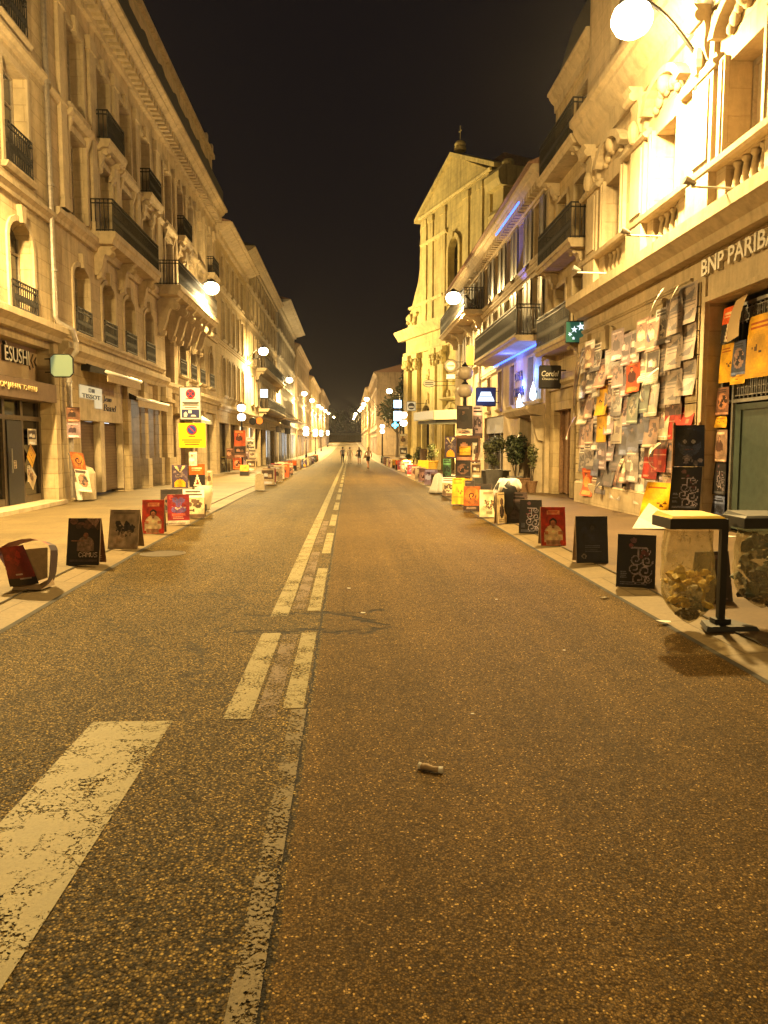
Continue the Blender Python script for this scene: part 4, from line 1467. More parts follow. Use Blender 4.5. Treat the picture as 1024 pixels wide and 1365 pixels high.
m.build('carved_scroll', M['church_trim'], ch, smooth=True)
for u, z0, z1 in ((7.4, 11.6, 16.0), (2.8, 0.6, 4.6), (12.0, 0.6, 4.6)):
    window(P, ch, u, u + (1.6 if z0 > 5 else 1.4), z0, z1, 0.42 if z0 > 5 else 0.33, frame='bronze', bars=2)
surround(P, ch, 7.4, 9.0, 11.6, 16.0, 0.8, 0.3, 0.16, mat='church_trim')
for u in (2.8, 12.0):
    surround(P, ch, u, u + 1.4, 0.6, 4.6, 0.5, 0.22, 0.12, mat='church_trim')
m = MB(P)
m.box(7.2, 9.0, -0.6, -0.5, -0.6, 4.0)
m.build('door', M['timber_d'], ch)
surround(P, ch, 7.2, 9.0, -0.5, 4.2, 0.5, 0.35, 0.2, mat='church_trim', sill=False, hood=0.5)
for u, z in ((GC + 0.4, 21.9), (14.9, 18.4)):
    m = MB(P)
    m.lathe((u, -0.4, z), [(0.42, 0), (0.42, 0.2), (0.36, 0.28), (0.40, 0.45), (0.32, 0.6), (0.12, 0.66)], 12)
    if u < 12:
        m.tube([(u, -0.4, z + 0.6), (u, -0.4, z + 1.7)], 0.025, 6)
        m.box(u - 0.2, u + 0.2, -0.42, -0.38, z + 1.3, z + 1.35)
    m.build('finial', M['church_trim'], ch)
m = MB(P)
m.box(14.2, 15.5, -1.6, 0.25, 10.8, 17.4)
m.along([(-1.8, 17.2), (0.6, 17.2), (0.75, 17.6), (0.75, 18.0), (0.4, 18.4), (-1.8, 18.4)], 13.9, 15.8)
m.along([(-1.6, 15.4), (0.4, 15.4), (0.55, 15.7), (0.35, 16.0), (-1.6, 16.0)], 14.05, 15.65)
m.build('buttress', M['church_trim'], ch)
m = MB(P)
m.along([(-1.25, 18.3), (-1.25, 20.3), (-14, 19.3), (-14, 10)], 2.6, 12.8)
m.build('roof', M['roof'], ch)
CP = P

# ---- beyond the side street
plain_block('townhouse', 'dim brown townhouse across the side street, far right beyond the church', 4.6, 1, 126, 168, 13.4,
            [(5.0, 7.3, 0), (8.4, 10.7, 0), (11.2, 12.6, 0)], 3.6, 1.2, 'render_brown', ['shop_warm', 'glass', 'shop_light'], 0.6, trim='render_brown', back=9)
plain_block('townhouse', 'last townhouse of the right row, smallest in the distance', 4.1, 1, 168.4, 262, 14.0,
            [(6.0, 8.3, 0), (9.4, 11.7, 0)], 5.2, 1.4, 'stone_c', ['shop_warm', 'glass', 'shop_light'], 0.6, shopz=4.7)
wl = thing('town_wall', 'long dark wall with a grey coping closing the far end of the street', 'wall', (0, 345, 2.5), world=True)
m = MB()
m.box(-30, 30, 344, 348, 0, 5.6)
m.build('wall', M['render_brown'], wl)
m = MB()
m.box(-30, 30, 343.7, 348.2, 5.6, 6.6)
m.build('coping', M['render_grey'], wl)

# ================================================================ street lamps
SODIUM = (1.0, 0.665, 0.235)


def light(name, kind, loc, power, col, parent=None, rad=0.15, size=175, blend=0.3, aim=None):
    L = bpy.data.lights.new(name, kind)
    L.energy = power
    L.color = col
    L.shadow_soft_size = rad
    if kind == 'SPOT':
        L.spot_size = R(size)
        L.spot_blend = blend
    o = bpy.data.objects.new(name, L)
    COL.objects.link(o)
    o.location = loc
    if aim is not None:
        o.rotation_euler = (Vector(aim) - Vector(loc)).to_track_quat('-Z', 'Y').to_euler()
    if parent:
        o.parent = parent
        o.location = Vector(loc) - Vector(parent.location)
    return o


def street_lamp(x_wall, x, y, z, label, power):
    e = thing('street_lamp', label, 'street lamp', (x_wall, y, z), group='street lamps on arms along the facades', world=True)
    s = 1 if x > x_wall else -1
    m = MB()
    pts = []
    for k in range(9):
        t = k / 8
        pts.append((x_wall + (x - x_wall) * t, y, z - 0.95 + 1.15 * math.sin(t * math.pi / 2) - 0.1 * t))
    m.tube([(x_wall + s * 0.04, y, z - 1.5), (x_wall + s * 0.04, y, z - 0.6)], 0.05, 8)
    m.tube(pts, 0.035, 8)
    m.build('arm', M['iron'], e)
    m = MB()
    m.lathe((x, y, z), [(0.2, 0.0), (0.24, 0.0), (0.24, 0.05), (0.14, 0.14), (0.05, 0.2)], 16)
    m.build('lamp_head', M['iron'], e, smooth=False)
    m = MB()
    m.lathe((x, y, z), [(0.01, -0.56), (0.16, -0.54), (0.29, -0.46), (0.365, -0.33), (0.37, -0.2), (0.32, -0.08), (0.2, -0.005)], 16)  # oversized bowl: its shape takes in the bloom round the lamp
    m.build('lamp_bowl', M['lamp_glow'], e, smooth=True)
    light('lamp_light', 'SPOT', (x, y, z - 0.75), power * 0.85, SODIUM, e, 0.28, 166, 0.6, aim=(x, y, 0))
    light('lamp_light', 'POINT', (x, y, z - 0.75), power * 0.15, SODIUM, e, 0.16)
    return e


LP = 14500
LEFT_Y = [-9.5, 14.6, 38.2, 60.6, 86.5, 110, 130, 153, 168, 190, 214, 270]  # last lamp added to light the trees at the street end
RIGHT_Y = [-9.5, 14.4, 38.3, 99, 118, 136, 153, 171, 205, 240, 285]  # here too the last lamp is added for the far trees
ordl = ['first', 'second', 'third', 'fourth', 'fifth', 'sixth', 'seventh', 'eighth', 'ninth', 'tenth', 'eleventh', 'twelfth']
for i, y in enumerate(LEFT_Y):
    lab = ['lit street lamp over the sushi shop end of the left row, behind the viewpoint', 'lit street lamp over the sushi shop, cut by the left edge', 'large lit street lamp in front of the ornate balconied building',
           'lit street lamp on a long curved arm over the globe lights'][i] if i < 4 else 'small lit street lamp, %s along the left row of facades' % ordl[i]
    street_lamp(-7.96 if y < 100 else -7.4, -6.7 if y < 110 else -6.4 + (y - 110) * 0.006, y, 9.45 + (gz(y) if y > 60 else 0), lab, LP * 0.12 if y < 0 else LP if y < 120 else LP * 1.3)
for i, y in enumerate(RIGHT_Y):
    lab = ['lit street lamp over the right pavement, behind the viewpoint', 'huge lit street lamp on the bank facade', 'lit street lamp below the long dark hotel balcony', 'bright lit street lamp at the far corner of the church'][i] if i < 4 else 'small lit street lamp, %s along the right row of facades' % ordl[i]
    xx = {2: 5.2, 1: 5.2, 0: 5.2, 3: 5.2, 4: 2.7, 5: 2.6, 6: 2.55, 7: 2.35, 8: 1.7, 9: 1.65, 10: 1.6}[i]
    wx = {0: 6.5, 1: 6.5, 2: 6.55, 3: 6.6}.get(i, xx + 1.3)
    street_lamp(wx, xx, y, 9.6 if y < 20 else 9.1 + (gz(y) if y > 60 else 0), lab, LP * 0.12 if y < 0 else LP * 0.8 if y < 20 else LP if y < 120 else LP * 1.1)

# post for the lamp that stands free past the church
m = MB()
m.tube([(6.6, 99, -0.6), (6.6, 99, 7.6)], [0.1, 0.07], 10)
tag(m.build('lamp_post', M['iron'], at=(6.6, 99, -0.5)), 'dark post carrying the bright lamp past the church corner', 'lamp post')


def globe_post(x, y, label, lit, power=0, dz=0.0, s=1.0):
    e = thing('globe_lamp_post', label, 'street lamp', (x, y, gz(y)), group='lamp posts with two stacked globes', world=True)
    g = gz(y)
    m = MB()
    m.lathe((x, y, g), [(0.16, 0.05), (0.16, 0.5), (0.09, 0.6), (0.075, 2.6), (0.055, 3.3), (0.05, 4.45)], 12)
    m.build('post', M['iron'], e)
    for z in (3.55 + dz, 4.15 + dz):
        m = MB()
        m.lathe((x, y, g + z), [(0.07, -0.27 * s), (0.2 * s, -0.23 * s), (0.27 * s, -0.08 * s), (0.265 * s, 0.04 * s), (0.2 * s, 0.14 * s), (0.08, 0.18 * s)], 18)
        m.build('globe', M['globe_lit' if lit else 'globe_off'], e, smooth=True)
        m = MB()
        m.lathe((x, y, g + z), [(0.09, 0.17 * s), (0.12, 0.21 * s), (0.05, 0.27 * s), (0.03, 0.32 * s)], 12)
        m.build('finial', M['iron'], e)
    if power:
        light('lamp_light', 'POINT', (x, y, g + 3.85 + dz), power, (1.0, 0.80, 0.52), e, 0.05)
    return e


globe_post(-7.0, 50, 'lamp post with two bright globes in front of the third building on the left', True, 700, 0.1)
globe_post(3.95, 26, 'lamp post with two unlit grey globes, wrapped in posters', False)
for k, (x, y) in enumerate([(-6.0, 106), (-6.0, 135), (-5.9, 160), (-5.8, 205)]):
    globe_post(x, y, 'distant lit globe lamp post by the %s of the far shops on the left' % ['first', 'second', 'third', 'last'][k], True, 500, s=1.5)
globe_post(3.9, 90, 'lit globe lamp post near the side street beyond the church', True, 250)
globe_post(4.1, 57.5, 'lit globe lamp post by the far corner of the church', True, 120)

# white wall light on the end of the cream townhouse
# floodlights that wash the church front
for k, (x, y, ax, ay, az, pw) in enumerate([(3.9, 52, 6.6, 57.5, 12, 5000), (6.0, 46.5, 8.6, 50.5, 12, 3500)]):
    e = thing('floodlight', ['small floodlight at the pavement edge before the church', 'small floodlight in the corner of hotel and church'][k], 'floodlight', (x, y, gz(y) + PZ), world=True)
    b = Vector((x, y, gz(y) + PZ))
    m = MB()
    m.box(x - 0.14, x + 0.14, y - 0.1, y + 0.1, b.z, b.z + 0.18)
    m.box(x - 0.03, x + 0.03, y - 0.03, y + 0.03, b.z + 0.18, b.z + 0.24)
    m.build('housing', M['black'], e)
    light('flood_light', 'SPOT', (x, y, b.z + 0.4), pw, (1.0, 0.72, 0.22), e, 0.08, 110, 0.6, aim=(ax, ay, az))

e = thing('floodlight', 'added floodlight on the buff townhouse aimed across at the church', 'floodlight', (-7.98, 63.5, 8.6), world=True)  # no known fixture here; added to brighten the church front
m = MB()
m.box(-7.98, -7.6, 63.45, 63.55, 8.55, 8.62)
m.box(-7.7, -7.4, 63.3, 63.7, 8.63, 8.9)
m.build('housing', M['black'], e)
light('flood_light', 'SPOT', (-7.2, 63.5, 9.0), 27000, (1.0, 0.74, 0.30), e, 0.12, 75, 0.5, aim=(7.2, 56.0, 13.5))

# blue lights of the hotel
for k, (x, y, z) in enumerate([(6.45, 28.75, 2.88), (6.45, 26.62, 3.15)]):
    e = thing('wall_light', ['white blue drop shaped wall light below the hotel lettering', 'white blue drop shaped wall light beside the hotel window'][k], 'wall light', (6.6, y, z), group='drop wall lights on the hotel', world=True)
    m = MB()
    m.lathe((x, y, z), [(0.02, 0), (0.09, 0.05), (0.11, 0.16), (0.085, 0.36), (0.03, 0.5), (0.012, 0.62)], 12)
    m.build('lamp_shade', M['drop_light'], e, smooth=True)
    m = MB()
    m.box(x, 6.6, y - 0.03, y + 0.03, z + 0.25, z + 0.32)
    m.build('bracket', M['iron'], e)
    light('blue_light', 'POINT', (x - 0.0, y, z + 0.95), 75, (0.07, 0.20, 1.0), e, 0.03)
# added spot for the blue reflection on the eaves; point boosts the balcony strip
light('blue_light', 'SPOT', (6.05, 27.5, 6.6), 420, (0.10, 0.14, 1.0), None, 0.05, 40, 0.4, aim=(6.2, 30.5, 10.7))
light('blue_light', 'POINT', (6.15, 29.5, 4.75), 60, (0.06, 0.12, 1.0), None, 0.05)

# ================================================================ printed art
def lin(c):
    c = np.asarray(c, dtype=np.float32)
    return np.where(c <= 0.04045, c / 12.92, ((c + 0.055) / 1.055) ** 2.4)


FONT5 = dict(zip('ABCDEFGHIJKLMNOPQRSTUVWXYZ', '7E1111117E 7F49494936 3E41414122 7F4141221C 7F49494941 7F09090901 3E4149497A 7F0808087F 00417F4100 2040413F01 7F08142241 7F40404040 7F020C027F 7F0408107F 3E4141413E 7F09090906 3E4151215E 7F09192946 4649494931 01017F0101 3F4040403F 1F2040201F 3F4038403F 6314081463 0708700807 6151494543'.split()))


class Art:
    """a little printed picture: rows of coloured cells, (0,0) at the top left, sizes as fractions"""
    def __init__(self, w, h, bg, seed=0, noise=0.05):
        self.w, self.h = w, h
        self.r = np.random.RandomState(seed)
        self.a = np.empty((h, w, 3), np.float32)
        self.a[:] = bg
        self.yy, self.xx = np.mgrid[0:h, 0:w]
        self.xx = (self.xx + 0.5) / w
        self.yy = (self.yy + 0.5) / h
        self.nz = noise

    def rect(self, x0, y0, x1, y1, c):
        k = (self.xx >= x0) & (self.xx < x1) & (self.yy >= y0) & (self.yy < y1)
        self.a[k] = c
        return self

    def ell(self, cx, cy, rx, ry, c, t=1.0):
        k = ((self.xx - cx) / rx) ** 2 + ((self.yy - cy) / ry) ** 2 < 1
        self.a[k] = np.asarray(c) * t + self.a[k] * (1 - t)
        return self

    def tri(self, p, c):
        (ax, ay), (bx, by), (cx, cy) = p
        f = lambda x0, y0, x1, y1: (self.xx - x1) * (y0 - y1) - (x0 - x1) * (self.yy - y1)
        d1, d2, d3 = f(ax, ay, bx, by), f(bx, by, cx, cy), f(cx, cy, ax, ay)
        k = ~(((d1 < 0) | (d2 < 0) | (d3 < 0)) & ((d1 > 0) | (d2 > 0) | (d3 > 0)))
        self.a[k] = c
        return self

    def lines(self, x0, y0, x1, n, step, c, th=0.018, jag=0.25):
        for i in range(n):
            e = x1 - (x1 - x0) * jag * self.r.rand()
            self.rect(x0, y0 + i * step, e, y0 + i * step + th, c)
        return self

    def blobs(self, x0, y0, x1, y1, n, c, s=0.05, t=1.0):
        for i in range(n):
            self.ell(x0 + (x1 - x0) * self.r.rand(), y0 + (y1 - y0) * self.r.rand(), s * (0.4 + self.r.rand()), s * 0.7 * (0.4 + self.r.rand()), np.asarray(c) * (0.75 + 0.5 * self.r.rand()), t)
        return self

    def curl(self, cx, cy, r, turns, c, th=0.016, k=60, sq=1.0):
        for i in range(k):
            t = i / k
            an = t * turns * 2 * math.pi
            rr = r * (1 - 0.75 * t)
            self.ell(cx + rr * math.cos(an), cy + rr * 0.7 * sq * math.sin(an), th, th * 0.7, c)
        return self

    def person(self, cx, top, s, skin, hair, cloth):
        """head and shoulders of nobody in particular"""
        self.ell(cx, top + 0.62 * s, 0.62 * s, 0.42 * s, cloth)
        self.rect(cx - 0.62 * s, top + 0.62 * s, cx + 0.62 * s, top + 0.95 * s, cloth)
        self.rect(cx - 0.1 * s, top + 0.22 * s, cx + 0.1 * s, top + 0.36 * s, np.asarray(skin) * 0.8)
        self.ell(cx, top + 0.08 * s, 0.25 * s, 0.17 * s, hair)
        self.ell(cx, top + 0.15 * s, 0.18 * s, 0.14 * s, skin)
        self.ell(cx - 0.07 * s, top + 0.13 * s, 0.03 * s, 0.018 * s, np.asarray(hair) * 0.6)
        self.ell(cx + 0.07 * s, top + 0.13 * s, 0.03 * s, 0.018 * s, np.asarray(hair) * 0.6)
        self.rect(cx - 0.06 * s, top + 0.215 * s, cx + 0.06 * s, top + 0.235 * s, np.asarray(skin) * 0.55)
        return self

    def text(self, s, x, y, sc, c):
        for ch in s:
            g = FONT5.get(ch)
            if g:
                for k in range(5):
                    b = int(g[2 * k:2 * k + 2], 16)
                    for j in range(7):
                        if b >> j & 1:
                            xx, yy = x + k * sc, y + j * sc
                            if 0 <= yy < self.h and 0 <= xx < self.w:
                                self.a[yy:yy + sc, xx:xx + sc] = c
            x += 6 * sc
        return self

    def done(self):
        g = self.r.rand(max(3, self.h // 5) + 1, max(3, self.w // 5) + 1)
        gy, gx = np.clip(self.yy * (g.shape[0] - 1), 0, g.shape[0] - 1.001), np.clip(self.xx * (g.shape[1] - 1), 0, g.shape[1] - 1.001)
        iy, ix = gy.astype(int), gx.astype(int)
        fy, fx = gy - iy, gx - ix
        sm = (g[iy, ix] * (1 - fx) + g[iy, ix + 1] * fx) * (1 - fy) + (g[iy + 1, ix] * (1 - fx) + g[iy + 1, ix + 1] * fx) * fy
        self.a *= (1 + 0.5 * (sm - 0.5))[:, :, None]
        self.a *= 1 + self.nz * (self.r.rand(self.h, self.w, 1) - 0.5) * 2
        return lin(np.clip(self.a, 0.01, 0.95))


def art(kind, w=24, h=34, seed=0):
    A = lambda bg, nz=0.05: Art(w, h, bg, seed, nz)
    if kind == 'camus':
        a = A((0.09, 0.06, 0.05), 0.25)
        a.blobs(0.1, 0.05, 0.95, 0.2, 10, (0.28, 0.18, 0.14), 0.1)
        a.person(0.56, 0.30, 0.42, (0.42, 0.27, 0.20), (0.10, 0.07, 0.06), (0.40, 0.33, 0.30))
        a.rect(0.12, 0.47, 0.5, 0.49, (0.45, 0.3, 0.22))
        a.rect(0, 0.76, 1, 1, (0.07, 0.05, 0.05)).rect(0.1, 0.88, 0.95, 0.93, (0.22, 0.16, 0.15))
        a.text('CAMUS', int(w * 0.36), int(h * 0.735), max(1, w // 50), (0.66, 0.60, 0.56))
        a.tri([(0.55, 0), (1, 0), (0.86, 0.2)], (0.45, 0.35, 0.30))
        return a.done()
    if kind == 'grey_ink':
        a = A((0.55, 0.50, 0.45), 0.05)
        a.rect(0.12, 0.08, 0.86, 0.11, (0.45, 0.40, 0.36))
        a.blobs(0.24, 0.34, 0.80, 0.58, 26, (0.13, 0.12, 0.14), 0.075)
        a.blobs(0.15, 0.4, 0.88, 0.55, 14, (0.16, 0.15, 0.17), 0.045)
        a.blobs(0.3, 0.52, 0.75, 0.68, 14, (0.36, 0.31, 0.28), 0.05)
        a.blobs(0.1, 0.75, 0.9, 0.95, 8, (0.50, 0.42, 0.36), 0.1, 0.4)
        return a.done()
    if kind == 'red_man':
        a = A((0.64, 0.17, 0.08), 0.06)
        a.rect(0.05, 0.03, 0.95, 0.30, (0.60, 0.15, 0.08))
        a.rect(0.26, 0.09, 0.78, 0.19, (0.80, 0.52, 0.38)).lines(0.3, 0.11, 0.76, 2, 0.035, (0.62, 0.2, 0.12), 0.015)
        a.person(0.5, 0.34, 0.60, (0.66, 0.42, 0.30), (0.13, 0.08, 0.07), (0.82, 0.72, 0.58))
        a.rect(0.14, 0.62, 0.3, 0.72, (0.66, 0.42, 0.30)).rect(0.7, 0.62, 0.9, 0.72, (0.66, 0.42, 0.30))
        a.rect(0.2, 0.86, 0.86, 0.98, (0.70, 0.55, 0.42)).lines(0.24, 0.88, 0.8, 3, 0.035, (0.45, 0.25, 0.18), 0.012)
        a.ell(0.84, 0.92, 0.09, 0.06, (0.72, 0.22, 0.14))
        return a.done()
    if kind == 'red_circus':
        a = A((0.52, 0.13, 0.16), 0.08)
        a.blobs(0.1, 0.1, 0.9, 0.35, 14, (0.62, 0.24, 0.22), 0.09)
        for cx, cy in ((0.5, 0.32), (0.3, 0.5), (0.7, 0.5), (0.5, 0.56), (0.36, 0.18), (0.64, 0.18)):
            a.curl(cx, cy, 0.13, 1.6, (0.42, 0.34, 0.58), 0.028, 40)
        a.blobs(0.2, 0.38, 0.8, 0.5, 10, (0.75, 0.62, 0.58), 0.04)
        a.rect(0.2, 0.62, 0.8, 0.7, (0.75, 0.35, 0.28)).lines(0.24, 0.74, 0.8, 2, 0.05, (0.72, 0.5, 0.45))
        a.rect(0, 0.88, 1, 1, (0.82, 0.76, 0.70)).lines(0.05, 0.91, 0.95, 2, 0.045, (0.5, 0.4, 0.38), 0.015)
        return a.done()
    if kind == 'dark_script':
        a = A((0.075, 0.06, 0.07), 0.15)
        P_ = (0.52, 0.48, 0.52)
        a.ell(0.42, 0.11, 0.09, 0.05, (0.35, 0.24, 0.26))
        a.rect(0.34, 0.24, 0.78, 0.265, P_).rect(0.52, 0.25, 0.57, 0.42, P_)
        for cx, cy, r in ((0.74, 0.30, 0.13), (0.50, 0.47, 0.17), (0.78, 0.50, 0.15), (0.46, 0.64, 0.17), (0.74, 0.68, 0.18), (0.58, 0.82, 0.2), (0.82, 0.84, 0.1)):
            a.curl(cx, cy, r, 1.3, P_, 0.017, 70)
        a.blobs(0.3, 0.2, 0.9, 0.5, 4, (0.36, 0.18, 0.20), 0.05)
        a.lines(0.1, 0.6, 0.28, 7, 0.035, (0.33, 0.33, 0.38), 0.014)
        a.lines(0.1, 0.9, 0.9, 2, 0.035, (0.33, 0.33, 0.38), 0.014)
        return a.done()
    if kind == 'navy':
        a = A((0.075, 0.085, 0.13), 0.12)
        a.rect(0.1, 0.1, 0.9, 0.92, (0.09, 0.10, 0.15))
        a.person(0.52, 0.2, 0.38, (0.22, 0.20, 0.22), (0.07, 0.07, 0.09), (0.12, 0.13, 0.18))
        a.blobs(0.2, 0.3, 0.85, 0.55, 10, (0.12, 0.13, 0.2), 0.09, 0.6)
        a.lines(0.28, 0.62, 0.82, 4, 0.045, (0.24, 0.25, 0.30), 0.016)
        a.ell(0.24, 0.86, 0.08, 0.055, (0.40, 0.38, 0.36)).ell(0.24, 0.86, 0.045, 0.03, (0.12, 0.12, 0.16))
        return a.done()
    if kind == 'floral':
        a = A((0.80, 0.74, 0.60), 0.04)
        a.blobs(0.25, 0.4, 0.85, 0.7, 34, (0.30, 0.22, 0.16), 0.05)
        a.blobs(0.2, 0.35, 0.85, 0.75, 16, (0.52, 0.42, 0.28), 0.045)
        a.lines(0.2, 0.08, 0.8, 2, 0.05, (0.5, 0.42, 0.32))
        a.rect(0.35, 0.8, 0.65, 0.9, (0.55, 0.52, 0.38))
        return a.done()
    if kind == 'orange_photo':
        a = A((0.58, 0.30, 0.10), 0.1)
        a.ell(0.5, 0.35, 0.42, 0.3, (0.72, 0.42, 0.15))
        a.curl(0.5, 0.38, 0.24, 1.2, (0.22, 0.10, 0.06), 0.04, 50)
        a.blobs(0.2, 0.5, 0.8, 0.7, 10, (0.62, 0.35, 0.15), 0.1)
        a.rect(0, 0.78, 1, 1, (0.17, 0.09, 0.07)).lines(0.2, 0.84, 0.85, 2, 0.06, (0.6, 0.5, 0.42))
        return a.done()
    if kind == 'cream_figure':
        a = A((0.76, 0.68, 0.52), 0.05)
        a.ell(0.5, 0.3, 0.16, 0.12, (0.25, 0.17, 0.13)).ell(0.5, 0.62, 0.22, 0.22, (0.12, 0.09, 0.08))
        a.rect(0.46, 0.2, 0.54, 0.7, (0.4, 0.3, 0.24)).lines(0.15, 0.06, 0.85, 1, 0.05, (0.4, 0.32, 0.25), 0.03)
        a.lines(0.15, 0.88, 0.85, 2, 0.05, (0.45, 0.38, 0.3))
        return a.done()
    if kind == 'purple_sun':
        a = A((0.30, 0.24, 0.33), 0.1)
        a.tri([(0.1, 0.03), (0.34, 0.03), (0.5, 0.34)], (0.85, 0.76, 0.55)).tri([(0.66, 0.03), (0.9, 0.03), (0.5, 0.34)], (0.85, 0.76, 0.55))
        a.blobs(0.1, 0.3, 0.9, 0.58, 14, (0.55, 0.47, 0.46), 0.07)
        a.ell(0.5, 0.86, 0.36, 0.24, (0.88, 0.62, 0.08)).rect(0, 0.95, 1, 1, (0.24, 0.2, 0.3))
        return a.done()
    if kind == 'orange_a':
        a = A((0.11, 0.09, 0.11), 0.1)
        a.rect(0, 0, 1, 0.45, (0.82, 0.33, 0.08)).rect(0.14, 0.16, 0.8, 0.2, (0.85, 0.66, 0.5)).rect(0.14, 0.26, 0.72, 0.3, (0.85, 0.66, 0.5))
        a.tri([(0.5, 0.42), (0.24, 0.98), (0.78, 0.98)], (0.84, 0.78, 0.68)).tri([(0.5, 0.6), (0.4, 0.9), (0.62, 0.9)], (0.5, 0.2, 0.14))
        return a.done()
    if kind == 'yellow_black':
        a = A((0.75, 0.58, 0.2), 0.08)
        a.rect(0, 0.62, 1, 1, (0.12, 0.09, 0.09)).lines(0.2, 0.2, 0.8, 3, 0.12, (0.5, 0.38, 0.15), 0.05)
        return a.done()
    if kind == 'yellow':
        a = A((0.82, 0.62, 0.12), 0.05)
        a.lines(0.1, 0.06, 0.9, 3, 0.06, (0.62, 0.30, 0.06), 0.022).rect(0.1, 0.72, 0.9, 0.73, (0.5, 0.36, 0.06))
        a.blobs(0.2, 0.45, 0.8, 0.6, 4, (0.35, 0.22, 0.05), 0.05)
        return a.done()
    if kind == 'red_block':
        a = A((0.62, 0.15, 0.09), 0.06)
        a.rect(0, 0, 1, 0.36, (0.46, 0.33, 0.28)).blobs(0.1, 0.02, 0.9, 0.33, 9, (0.30, 0.2, 0.17), 0.12)
        a.person(0.45, 0.08, 0.3, (0.6, 0.42, 0.33), (0.16, 0.1, 0.09), (0.3, 0.2, 0.2)).rect(0, 0.36, 1, 1, (0.62, 0.15, 0.09))
        a.rect(0, 0.5, 1, 0.52, (0.8, 0.55, 0.45)).rect(0.55, 0.68, 0.75, 0.78, (0.78, 0.4, 0.3)).lines(0.1, 0.88, 0.5, 2, 0.04, (0.8, 0.55, 0.45))
        return a.done()
    if kind == 'dark_face':
        a = A((0.08, 0.09, 0.15), 0.2)
        a.ell(0.5, 0.42, 0.40, 0.34, (0.17, 0.19, 0.28)).ell(0.5, 0.3, 0.42, 0.2, (0.07, 0.07, 0.12))
        a.ell(0.36, 0.40, 0.07, 0.04, (0.5, 0.48, 0.5)).ell(0.64, 0.40, 0.07, 0.04, (0.5, 0.48, 0.5)).rect(0.36, 0.58, 0.64, 0.6, (0.3, 0.2, 0.24))
        a.blobs(0.1, 0.75, 0.9, 0.95, 10, (0.36, 0.33, 0.36), 0.08)
        return a.done()
    if kind == 'white_text':
        a = A((0.74, 0.68, 0.58), 0.05)
        a.lines(0.1, 0.08, 0.9, 2, 0.09, (0.28, 0.22, 0.2), 0.05).blobs(0.2, 0.35, 0.8, 0.6, 8, (0.42, 0.34, 0.3), 0.1).lines(0.1, 0.72, 0.9, 5, 0.05, (0.45, 0.38, 0.33), 0.016)
        return a.done()
    if kind == 'news':
        a = A((0.52, 0.45, 0.38), 0.08)
        for k in range(2):
            y = 0.04 + 0.48 * k
            a.lines(0.08, y, 0.92, 1, 0.1, (0.2, 0.15, 0.13), 0.05).tri([(0.1, y + 0.34), (0.9, y + 0.1), (0.75, y + 0.36)], (0.17, 0.13, 0.13)).lines(0.1, y + 0.38, 0.9, 2, 0.03, (0.25, 0.2, 0.18), 0.015)
        return a.done()
    pal = {'sepia': ((0.58, 0.46, 0.38), (0.28, 0.18, 0.14), (0.62, 0.46, 0.36)), 'grey': ((0.56, 0.52, 0.49), (0.20, 0.17, 0.17), (0.60, 0.50, 0.44)),
           'mauve': ((0.56, 0.47, 0.49), (0.24, 0.18, 0.22), (0.62, 0.48, 0.45)), 'teal': ((0.36, 0.40, 0.35), (0.16, 0.19, 0.18), (0.56, 0.52, 0.44)),
           'dark': ((0.17, 0.13, 0.13), (0.08, 0.06, 0.07), (0.45, 0.32, 0.26)), 'pink': ((0.66, 0.50, 0.42), (0.36, 0.2, 0.17), (0.74, 0.58, 0.48)),
           'cream': ((0.74, 0.66, 0.52), (0.36, 0.27, 0.2), (0.62, 0.45, 0.33)), 'brown': ((0.42, 0.28, 0.21), (0.16, 0.09, 0.07), (0.62, 0.42, 0.30)),
           'orange': ((0.74, 0.30, 0.12), (0.3, 0.12, 0.08), (0.8, 0.55, 0.4)), 'blue': ((0.22, 0.25, 0.36), (0.09, 0.10, 0.17), (0.55, 0.44, 0.4)),
           'green': ((0.20, 0.34, 0.22), (0.08, 0.14, 0.09), (0.6, 0.55, 0.4)), 'white': ((0.80, 0.76, 0.68), (0.3, 0.26, 0.25), (0.6, 0.45, 0.36))}
    bg_, dk, sk = pal[kind]
    a = A(bg_, 0.08)
    s = seed % 5
    lt = tuple(min(0.92, x * 1.5 + 0.1) for x in bg_)
    if s in (0, 1):
        a.person(0.35 + 0.06 * (seed % 6), 0.22, 0.45, sk, dk, dk if s else lt).lines(0.1, 0.07, 0.9, 1, 0.1, lt, 0.07)
        a.lines(0.12, 0.84, 0.9, 3, 0.045, lt, 0.02)
    elif s == 2:
        a.rect(0, 0, 1, 0.28, lt).lines(0.1, 0.06, 0.9, 2, 0.1, dk, 0.055).blobs(0.1, 0.36, 0.9, 0.8, 16, dk, 0.1).rect(0, 0.86, 1, 1, dk)
    elif s == 3:
        a.rect(0.08, 0.1, 0.92, 0.66, dk).person(0.36, 0.24, 0.26, sk, dk, lt).person(0.66, 0.28, 0.26, sk, dk, bg_).rect(0.08, 0.66, 0.92, 0.7, bg_).lines(0.1, 0.74, 0.9, 4, 0.055, lt, 0.03)
    else:
        a.ell(0.5, 0.5, 0.36, 0.3, sk).blobs(0.2, 0.3, 0.8, 0.65, 9, dk, 0.09).lines(0.08, 0.06, 0.92, 2, 0.08, dk, 0.045).rect(0, 0.9, 1, 0.97, lt)
    return a.done()


def paint_cells(me, rgb):
    """print: one colour for each face"""
    n = len(me.polygons)
    at = me.color_attributes.new('print', 'FLOAT_COLOR', 'CORNER')
    c = np.ones((n, 4, 4), np.float32)
    c[:, :, :3] = rgb.reshape(n, 1, 3)
    at.data.foreach_set('color', c.ravel())


